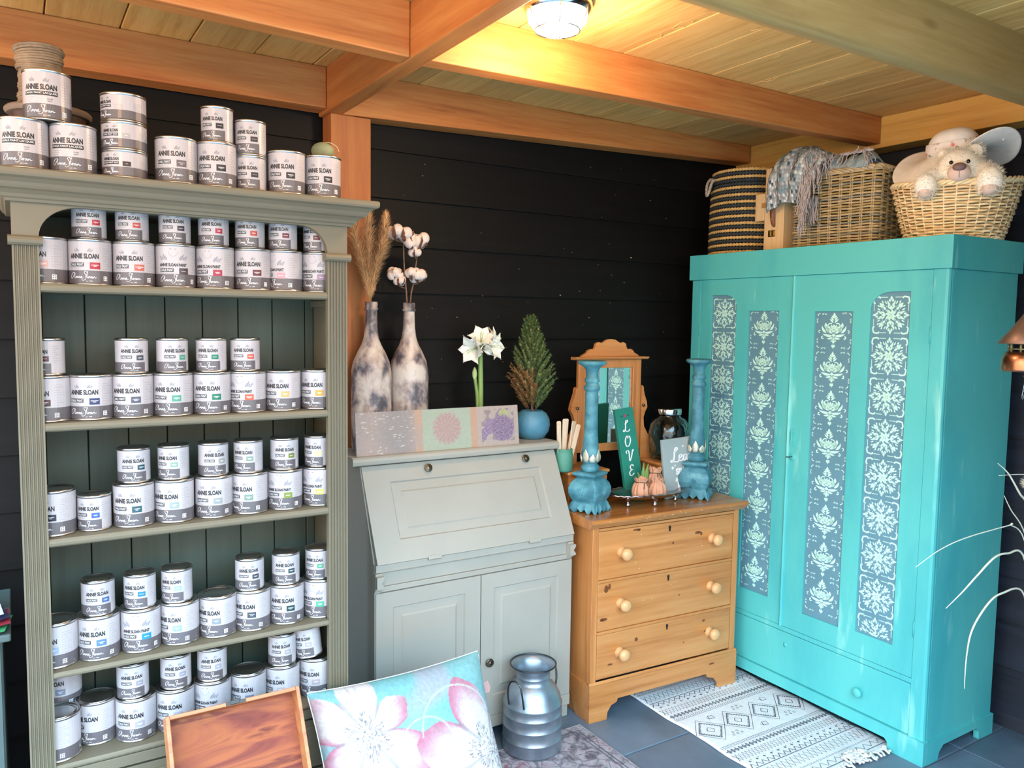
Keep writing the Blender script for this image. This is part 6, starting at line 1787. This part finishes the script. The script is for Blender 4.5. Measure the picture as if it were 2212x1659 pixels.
# faded rug
fr_ = NT('faded_persian'); _v = fr_.coords(rnd=False)
_a = fr_.ramp(fr_.noise(_v, 14, 5, 0.6, 1.2), [(0.35, '#5f5258'), (0.46, '#8d8488'), (0.56, '#a79da0'), (0.66, '#8a5f68')])
_b = fr_.n('TexVoronoi', Scale=22.0, feature='DISTANCE_TO_EDGE'); fr_.l(_v, _b.inputs['Vector'])
fr_.base(fr_.mixc(fr_.ramp(_b.outputs['Distance'], [(0.02, (0.6,) * 3), (0.06, (0, 0, 0))]), _a, '#4d4a55')); fr_.p.inputs['Roughness'].default_value = 0.95
fr_.bump(fr_.noise(_v, 250, 2), 0.4)
t_ = thing('faded_rug', 'faded pink and grey patterned rug under the milk can', 'rug', (1.33, 2.0, 0.0005))
rows = [[(-0.55 + 1.02 * i / 40, -0.42 + 0.76 * j / 30, 0.0035 + 0.0008 * math.sin(i * 0.9) * math.sin(j * 0.7)) for i in range(41)] for j in range(31)]
m = M(); m.grid(rows); m.add([(-0.55, -0.42, 0), (0.47, -0.42, 0), (0.47, 0.34, 0), (-0.55, 0.34, 0)], [(0, 3, 2, 1)]); m.build('rug_pile', fr_.m, t_)
m = M(); c4 = [(-0.55, -0.42), (0.47, -0.42), (0.47, 0.34), (-0.55, 0.34)]
m.tube([(a, b, 0.0028) for a, b in c4], 0.0028, 6, closed=True); m.build('rug_binding', mat('grey_binding', '#8d8a8d', 0.9), t_)
m = M()
for d in (0.035, 0.05):
    q4 = [(-0.55 + d, -0.42 + d), (0.47 - d, -0.42 + d), (0.47 - d, 0.34 - d), (-0.55 + d, 0.34 - d)]
    for (a, b), (c, e) in zip(q4, q4[1:] + q4[:1]):
        v, f = ribbon2d([(a, b), (c, e)], 0.004, False); m.add([(x_, y_, 0.0048) for x_, y_ in v], f)
m.build('border_line', mat('dark_border', '#5a5560', 0.9), t_)
# patterned kilim runner
kil = mat('white_cotton_weave', '#dedcdc', 0.9, var=0.04, scale=60, bump=0.5, bscale=220)
klin = mat('charcoal_yarn', '#55565c', 0.9, var=0.1)
KX0, KX1, KY0, KY1 = 2.125, 2.722, 1.632, 2.470
t_ = thing('patterned_rug', 'white flatweave rug with charcoal geometric pattern before the wardrobe', 'rug', (2.42, 2.05, 0.0005))
rows = [[(KX0 + (KX1 - KX0) * i / 30 + 0.004 * math.sin(j * 0.35), KY0 + (KY1 - KY0) * j / 44, 0.0035 + 0.0010 * math.sin(j * 0.8) * math.sin(i * 0.31 + 1)) for i in range(31)] for j in range(45)]
m = M(); m.grid(rows); m.build('rug_weave', kil, t_, world=True, solid=0.003)
m = M(); Wk = KX1 - KX0; LH = 0.0066
def kl(pts, w=0.0032):
    v, f = ribbon2d(pts, w, False); m.add([(KX0 + a + 0.004 * math.sin((b - KY0) / (KY1 - KY0) * 44 * 0.35), b, LH) for a, b in v], f)
def zig(y, amp, n, w=0.0032, ph=0):
    kl([(0.01 + (Wk - 0.02) * k / (2 * n), y + (amp if (k + ph) % 2 else -amp)) for k in range(2 * n + 1)], w)
def tri_row(y, n, s, up=1):
    for k in range(n):
        x_ = 0.012 + (Wk - 0.024) * (k + 0.5) / n; m.add([(KX0 + x_ - s, y, LH), (KX0 + x_ + s, y, LH), (KX0 + x_, y + up * s * 1.5, LH)], [(0, 1, 2)])
def band_half(yc, sg):
    # from the centre field outward
    for k in range(58): kl([(0.012 + (Wk - 0.024) * k / 57, yc + sg * 0.118), (0.016 + (Wk - 0.024) * k / 57, yc + sg * 0.128)], 0.0022)
    kl([(0.01, yc + sg * 0.113), (Wk - 0.01, yc + sg * 0.113)], 0.0016)
    kl([(0.01, yc + sg * 0.146), (Wk - 0.01, yc + sg * 0.146)], 0.0036); tri_row(yc + sg * 0.150, 30, 0.0065, sg); tri_row(yc + sg * 0.142, 30, 0.0055, -sg)
    zig(yc + sg * 0.190, 0.020, 17); zig(yc + sg * 0.190, 0.020, 17, 0.0032, 1)
    for k in range(15):
        x_ = 0.02 + (Wk - 0.04) * (k + 0.5) / 15; yy = yc + sg * 0.228
        kl([(x_ - 0.006, yy), (x_ + 0.006, yy)], 0.003); kl([(x_, yy - 0.006), (x_, yy + 0.006)], 0.003); kl([(x_ + 0.010, yy + 0.006), (x_ + 0.014, yy + 0.006)], 0.003)
    zig(yc + sg * 0.252, 0.010, 20, 0.0045); kl([(0.01, yc + sg * 0.268), (Wk - 0.01, yc + sg * 0.268)], 0.0030)
    zig(yc + sg * 0.305, 0.024, 12); zig(yc + sg * 0.305, 0.024, 12, 0.0032, 1)
    for k in range(58): kl([(0.012 + (Wk - 0.024) * k / 57, yc + sg * 0.345), (0.016 + (Wk - 0.024) * k / 57, yc + sg * 0.353)], 0.0022)
    zig(yc + sg * 0.375, 0.012, 14); kl([(0.01, yc + sg * 0.395), (Wk - 0.01, yc + sg * 0.395)], 0.0030)
YC = 2.05
band_half(YC, 1); band_half(YC, -1)
for k in range(4):
    cx = 0.075 + 0.150 * k; r = 0.060
    kl([(cx - 0.075, YC - 0.075), (cx + 0.075, YC + 0.075)], 0.002) if False else None
    for s_, w in ((r, 0.0028), (r * 0.30, 0.003)):
        kl([(cx - s_, YC), (cx, YC + s_), (cx + s_, YC), (cx, YC - s_), (cx - s_, YC)], w)
    kl([(cx - 0.080, YC - 0.005), (cx - 0.075, YC), (cx, YC + 0.080), (cx + 0.075, YC)], 0.0022); kl([(cx - 0.075, YC), (cx, YC - 0.080), (cx + 0.075, YC), (cx + 0.080, YC - 0.005)], 0.0022)
    for q in range(9):
        for sx_, sy_ in ((1, 1), (-1, 1), (1, -1), (-1, -1)):
            t2 = (q + 0.5) / 9; x_, y_ = cx + sx_ * r * t2, YC + sy_ * r * (1 - t2); kl([(x_, y_), (x_ - sx_ * 0.009, y_ - sy_ * 0.0)], 0.0035)
for k in range(5):
    cx = 0.0 + 0.150 * k
    for sg in (-1, 1):
        if k in (0, 4): continue
        yy = YC + sg * 0.070
        if (k + (sg > 0)) % 2:
            for a, b in ((-0.022, 0), (0, 0), (0.022, 0), (-0.011, 0.016), (0.011, 0.016)):
                kl([(cx + a - 0.004, yy + b - 0.004), (cx + a + 0.004, yy + b - 0.004), (cx + a + 0.004, yy + b + 0.004), (cx + a - 0.004, yy + b + 0.004), (cx + a - 0.004, yy + b - 0.005)], 0.002)
        else:
            kl([(cx - 0.018, yy - 0.010), (cx - 0.006, yy + 0.012), (cx + 0.014, yy + 0.008), (cx + 0.008, yy - 0.012), (cx - 0.010, yy - 0.010), (cx - 0.022, yy + 0.004)], 0.0028)
m.build('woven_pattern', klin, t_, world=True, kind='stuff')
m = M(); random.seed(9)
for k in range(30):
    for y_, s_ in ((KY0, -1), (KY1, 1)):
        x_ = KX0 + 0.012 + (Wk - 0.02) * k / 29
        pts = [(x_, y_ - s_ * 0.004, 0.005)]
        for q in range(4): pts.append((pts[-1][0] + random.uniform(-.008, .006), pts[-1][1] + s_ * random.uniform(0.006, 0.014), 0.0055 + random.uniform(0, 0.010)))
        m.tube(spline(pts, 3), [0.0045, 0.0052, 0.005, 0.0045, 0.0045, 0.0050, 0.0052, 0.005, 0.0045, 0.004, 0.0045, 0.005, 0.0045], 5)
for k in range(26):
    x_ = 2.50 + random.uniform(-.035, .035); pts = [(x_, 1.655, 0.012)]
    for q in range(5): pts.append((pts[-1][0] + random.uniform(-.016, .016), pts[-1][1] + random.uniform(-.014, .008), 0.010 + random.uniform(0, 0.016)))
    m.tube(spline(pts, 3), 0.0042, 5)
m.build('fringe', mat('cream_fringe', '#dcdad2', 0.9, var=0.06), t_, world=True, kind='stuff')
# cushion : leans back against the bookcase corner
CW, CH = 0.560, 0.50
cush_m = print_mat('slub_cotton', 0.85, 0.10, 90, 0.5)
t_ = thing('cushion', 'scatter cushion with large pink and white blossoms on turquoise', 'cushion', (0.955, 1.895, 0.055), (math.radians(-29), 0, math.radians(1)))
nu, nv = 210, 190
def cush(side):
    rows = []
    for j in range(nv + 1):
        row = []
        for i in range(nu + 1):
            u = -1 + 2 * i / nu; v = -1 + 2 * j / nv
            pin = 1 - 0.055 * (1 - v * v) * abs(u) ** 3; pin2 = 1 - 0.05 * (1 - u * u) * abs(v) ** 3
            th = 0.068 * ((1 - u ** 4) * (1 - v ** 4)) ** 0.55 + 0.002 * nz(u * 4, v * 4)
            row.append((u * CW / 2 * pin, -side * th + 0.0, CH / 2 + v * CH / 2 * pin2))
        rows.append(row if side > 0 else row[::-1])
    return rows
tq, wh, pk, gr, lv = L3('#79bfc0'), L3('#efeae6'), L3('#cf7893'), L3('#8c8088'), L3('#b6c0c8')
def flower(x, z, cx, cz, R, ph, n=6):
    dx, dz = x - cx, z - cz; r = math.hypot(dx, dz); a = math.atan2(dz, dx) + ph
    pet = (0.50 + 0.50 * abs(math.cos(a * n / 2)) ** 0.9) * (1 + 0.22 * math.sin(a * 2 + ph * 5)) * (1 + 0.10 * nz(math.cos(a) * 5 + cx * 20, math.sin(a) * 5, 1))
    e = R * pet
    if r > e: return None
    t = r / e; c = wh
    c = mixv(c, pk, sm(0.55, 0.98, t) * (0.85 * sm(-0.3, 0.5, math.sin(a * 2 + 0.7)) + 0.08)); c = mixv(c, L3('#c9a0a4'), 0.5 * sm(0.1, 0.5, nz(math.cos(a) * 16, math.sin(a) * 16, t * 1.5)))
    c = mixv(c, L3('#e6c3c2'), 0.35 * sm(0.2, 0.7, nz(dx * 9, dz * 9)))
    if abs(math.sin(a * n / 2)) > 0.985 and t > 0.3: c = mixv(c, gr, 0.5)
    st = nz(math.cos(a) * 22, math.sin(a) * 22, r * 70)
    if t < 0.36 + 0.1 * nz(a, 3) and st > 0.18: c = mixv(c, L3('#5d5763'), 0.75)
    return c
for side in (1, -1):
    rows = cush(side); m = M(); m.grid(rows); o = m.build('cushion_cover', cush_m, t_)
    cols = []
    for r_ in rows:
        for (x_, y_, z_) in r_:
            c = mixv(tq, L3('#9ad0d0'), 0.5 + nz(x_ * 5, z_ * 5)); c = mixv(c, lv, sm(0.1, 0.35, nz(x_ * 6 + 3, z_ * 6, 2)))
            for F_ in ((-0.145, 0.345, 0.185, 0.5), (0.225, 0.215, 0.215, 1.3), (-0.20, 0.06, 0.16, 0.2), (0.04, -0.02, 0.14, 2.0)):
                q = flower(x_, z_, *F_)
                if q: c = q
            for ax, az, ar in ((0.02, 0.27, 0.085), (0.13, 0.30, 0.12)):
                if abs(math.hypot(x_ - ax, z_ - az) - ar) < 0.0022 and math.atan2(z_ - az, x_ - ax) > 0.2: c = mixv(c, L3('#d6ecec'), 0.9)
            cols.append(tuple(q * 0.60 for q in c))
    paint(o, cols)
m = M(); m.tube([p for p in [Vector(q) for q in cush(1)[0][::6]]] , 0.002, 5); m.tube([Vector(r[0]) for r in cush(1)[::6]], 0.002, 5); m.tube([Vector(r[-1]) for r in cush(1)[::6]], 0.002, 5); m.tube([Vector(q) for q in cush(1)[-1][::6]], 0.002, 5)
m.build('seam', mat('seam_thread', '#d9dcd8', 0.9), t_)
m = M(); m.prism([(CW / 2 - 0.01, 0.40), (CW / 2 + 0.016, 0.405), (CW / 2 + 0.020, 0.385), (CW / 2 + 0.012, 0.37), (CW / 2 - 0.012, 0.372)], 0.010, 0.013, 'y'); m.build('sewn_label', mat('pink_label', '#a5827e', 0.8), t_)
# wooden box lid leaning on the bookcase
cedar = NT('reddish_cedar'); _v = cedar.coords(scale=(1.1, 4, 9), rnd=False); _f = cedar.noise(_v, 1.5, 4, 0.55, 1.6)
cedar.base(cedar.ramp(_f, [(0.30, '#54211a'), (0.42, '#78382a'), (0.52, '#96522f'), (0.60, '#632a20'), (0.72, '#a0633a')])); cedar.p.inputs['Roughness'].default_value = 0.6; cedar.p.inputs['Specular IOR Level'].default_value = 0.25
cedar.bump(_f, 0.1); cedar = cedar.m
rim_w = wood('cedar_edge', '#8a4c2e', '#a5653c', '#b5784a', 'x', 0.45, 0, grain=12, rnd=0.08)
t_ = thing('wooden_box_lid', 'open reddish wooden box lid leaning against the lower bookcase', 'box', (0.459, 1.795, 0.0015), (math.radians(-30.3), 0, math.radians(0)))
LW, LH_ = 0.336, 0.612; dp = 0.052
M().box(-LW / 2 + 0.010, LW / 2 - 0.010, -0.004, 0.004, 0.010, LH_ - 0.010).build('lid_panel', cedar, t_)
M().box(-LW / 2, -LW / 2 + 0.0098, -dp, 0.005, 0, LH_).build('lid_side', rim_w, t_, bevel=0.0015)
M().box(LW / 2 - 0.0098, LW / 2, -dp, 0.005, 0, LH_).build('lid_side', rim_w, t_, bevel=0.0015)
M().box(-LW / 2 + 0.010, LW / 2 - 0.010, -dp, 0.005, LH_ - 0.0098, LH_).build('lid_edge', rim_w, t_, bevel=0.0015)
M().box(-LW / 2 + 0.010, LW / 2 - 0.010, -dp, 0.005, 0, 0.0098).build('lid_edge', rim_w, t_, bevel=0.0015)
m = M(); m.box(-0.024, 0.026, -dp - 0.0015, -dp + 0.0, LH_ - 0.009, LH_ - 0.0005); m.box(-0.012, 0.010, -dp - 0.004, -dp - 0.0016, LH_ - 0.008, LH_ + 0.002); m.box(-0.004, 0.001, -dp - 0.004, -dp, LH_, LH_ + 0.012); m.build('catch', mat('dark_catch', '#3b3431', 0.35, 0.8), t_, bevel=0.0008)
for x_ in (-0.115, 0.105):
    m = M(); m.tube([(x_ - 0.012, -dp * 0.2, LH_ + 0.001), (x_ + 0.012, -dp * 0.2, LH_ + 0.001)], 0.0025, 6); m.build('hinge', mat('hinge_steel', '#4a4542', 0.35, 0.8), t_)

# ---------------- far left: painted cabinet with papers
t_ = thing('side_cabinet', 'dark grey green cabinet at the far left edge of the view', 'cabinet', (-0.30, 2.42, 0))
dk = mat('dark_green_paint', '#4b5a58', 0.6, var=0.15)
M().box(-0.24, 0.253, -0.10, 0.25, 0.06, 0.730).build('cabinet_body', dk, t_, bevel=0.003)
M().box(-0.26, 0.272, -0.125, 0.27, 0.7305, 0.750).build('cabinet_top', dk, t_, bevel=0.004)
for x_ in (-0.20, 0.21):
    for y_ in (-0.07, 0.21): M().lathe([(0.014, 0), (0.022, 0.02), (0.025, 0.0595)], 14, c=(x_, y_, 0)).build('foot', dk, t_)
for a, b in ((-0.235, 0.005), (0.010, 0.248)):
    m = panelled(Matrix(((1, 0, 0, a), (0, 0, -1, -0.1005 - 0.014), (0, 1, 0, 0.07), (0, 0, 0, 1))), b - a, 0.65, 0.0135, 0.04, b - a - 0.04, 0.05, 0.60, 0.005, 0.02); m.build('door', dk, t_, weld=True)
for k, (c, zz_, rz, lb) in enumerate((('#2f2f33', 0, 0.1, 'dark paper bag'), ('#3f9a63', 1, -0.15, 'green folded card'), ('#9c2f3f', 2, 0.05, 'red folded card'), ('#39406e', 3, 0.2, 'navy folded card'), ('#c9cdd6', 4, 0.1, 'white folded card'))):
    if k == 0:
        t_ = thing('paper_bag', 'small dark paper packet behind the folded cards, far left', 'packet', (-0.12, 2.52, 0.7505)); m = M(); m.prism([(-0.05, 0), (0.05, 0), (0.045, 0.08), (0.03, 0.10), (-0.03, 0.10), (-0.045, 0.08)], -0.02, 0.02, 'y'); m.build('packet', mat('brown_packet', '#5d4a36', 0.7), t_)
    else:
        t_ = thing('folded_card', lb + ' lying in the pile at the far left', 'card', (-0.125, 2.365, 0.7507 + (k - 1) * 0.0125), (0, 0, rz)); m = M()
        m.grid([[(-0.09, y_, 0.001), (0.03, y_, 0.0015), (0.085 + 0.01 * math.sin(k), y_, 0.010 + 0.0), (0.03, y_, 0.0075), (-0.09, y_, 0.006)] for y_ in (-0.06, 0.0, 0.06)], smooth=False); m.build('card_sheet', mat('card_' + lb.split()[0], c, 0.6), t_, solid=0.001)

# ---------------- far right: copper lantern and dry grass
copper = mat('hammered_copper', '#b07a5c', 0.3, 1.0, var=0.15, scale=30, bump=0.4, bscale=35)
olive = mat('verdigris_brass', '#8a8460', 0.5, 0.6, var=0.2)
t_ = thing('hanging_lantern', 'copper lantern with a cone roof hanging at the right edge', 'lantern', (2.368, 1.10, 1.355))
M().lathe([(0.070, 0.150), (0.071, 0.152), (0.045, 0.184), (0.012, 0.232), (0.004, 0.238), (0.0, 0.2385)], 40, cap0=False).build('cone_roof', mat('brown_copper', '#7d6455', 0.45, 0.7, var=0.2, scale=14), t_, solid=0.002)
m = M()
for k in range(10):
    a = 2 * PI * k / 10 + 0.1; m.tube([(0.043 * math.cos(a), 0.043 * math.sin(a), 0.128), (0.045 * math.cos(a), 0.045 * math.sin(a), 0.156)], 0.003, 6)
m.tube([(0.044 * math.cos(2 * PI * k / 40), 0.044 * math.sin(2 * PI * k / 40), 0.136) for k in range(40)], 0.0022, 6, closed=True); m.tube([(0.044 * math.cos(2 * PI * k / 40), 0.044 * math.sin(2 * PI * k / 40), 0.153) for k in range(40)], 0.004, 6, closed=True)
m.build('openwork_collar', olive, t_)
M().lathe([(0.058, 0.074), (0.060, 0.080), (0.058, 0.108), (0.052, 0.124), (0.044, 0.127)], 40, cap0=False, cap1=False).build('copper_band', copper, t_, solid=0.003)
M().lathe([(0.046, 0.1272), (0.0, 0.1285)], 24, cap0=False).build('lantern_plate', copper, t_)
wirem = mat('pale_wire', '#9aa3a5', 0.4, 0.8)
m = M(); C0 = Vector((-0.006, -0.004, 0.0))
m.tube([C0 + Vector((0, 0, 0.075)), C0 + Vector((0, 0, 0.060))], 0.001, 4)
for s in (-1, 1):
    m.tube(spline([C0 + Vector((s * 0.012, 0, 0.062)), C0 + Vector((0, 0, 0.056)), C0 + Vector((-s * 0.008, 0, 0.030)), C0 + Vector((-s * 0.014, 0, 0.008)), C0 + Vector((-s * 0.010, 0, -0.002)), C0 + Vector((-s * 0.003, 0, 0.003)), C0 + Vector((-s * 0.006, 0, 0.010))], 5), 0.0009, 4)
m.ell(C0 + Vector((0, 0, 0.020)), 0.004, 10, 8); m.build('scroll_pendant', wirem, t_)
M().tube([(0, 0, 0.238), (0, 0, 1.063)], 0.0012, 5).build('hanging_wire', wirem, t_)
straw = mat('bleached_grass', '#c9c6b2', 0.7, var=0.08, scale=30)
t_ = thing('dry_grass', 'bleached arching grass blades and a thistle head at the right edge', 'dried plant', (2.62, 1.10, 0.30))
BL = [[[2.23, 1.185], [2.289, 1.152], [2.359, 1.089], [2.408, 1.048], [2.50, 0.90], [2.86, 0.62], [2.97, 0.32]], [[2.246, 1.150], [2.397, 1.138], [2.50, 1.10], [2.88, 0.62], [2.98, 0.32]], [[2.287, 1.09], [2.327, 1.047], [2.419, 0.962], [2.54, 0.75], [2.86, 0.55], [2.97, 0.32]],
      [[1.886, 0.952], [1.99, 0.981], [2.119, 0.996], [2.335, 1.001], [2.342, 1.000], [2.422, 0.945], [2.55, 0.7], [2.86, 0.62], [2.97, 0.32]], [[2.039, 0.817], [2.113, 0.847], [2.178, 0.878], [2.269, 0.918], [2.343, 0.919], [2.427, 0.901], [2.55, 0.72], [2.86, 0.62], [2.97, 0.32]],
      [[2.16, 0.569], [2.161, 0.659], [2.183, 0.732], [2.26, 0.791], [2.332, 0.806], [2.441, 0.793], [2.55, 0.66], [2.86, 0.62], [2.97, 0.32]]]
for k, b in enumerate(BL):
    pts = spline([(a - 2.62, 0.003 * k - 0.01, c - 0.30) for a, c in b], 6)
    n_ = len(pts); w = [0.0007 + (0.0024 if k in (0, 4, 5) else 0.0011) * math.sin(PI * min(1, (i + 1) / n_ * 1.05)) for i in range(n_)]
    M().tube(pts, w, 5).build('grass_blade', straw, t_)
m = M(); random.seed(6)
for k in range(260):
    d = Vector((random.gauss(0, 1), random.gauss(0, 1), random.gauss(0, 1))).normalized(); c = Vector((-0.216, -0.01, 0.815)); s_ = d.orthogonal().normalized() * 0.0007
    m.add([c - s_, c + s_, c + d * 0.024], [(0, 1, 2)])
m.build('thistle_head', straw, t_, kind='stuff'); M().tube(spline([(-0.216, -0.01, 0.81), (-0.15, -0.005, 0.6), (0.10, 0, 0.42), (0.36, 0, 0.02)], 6), 0.0016, 5).build('stem', straw, t_)
t_ = thing('plant_pot', 'tall grey pot holding the dry grass beyond the right edge', 'pot', (2.98, 1.10, 0.0))
M().lathe([(0.09, 0), (0.10, 0.01), (0.125, 0.30), (0.128, 0.325), (0.118, 0.325), (0.112, 0.29), (0.0, 0.285)], 36).build('pot_body', mat('charcoal_pot', '#4f5354', 0.6), t_)
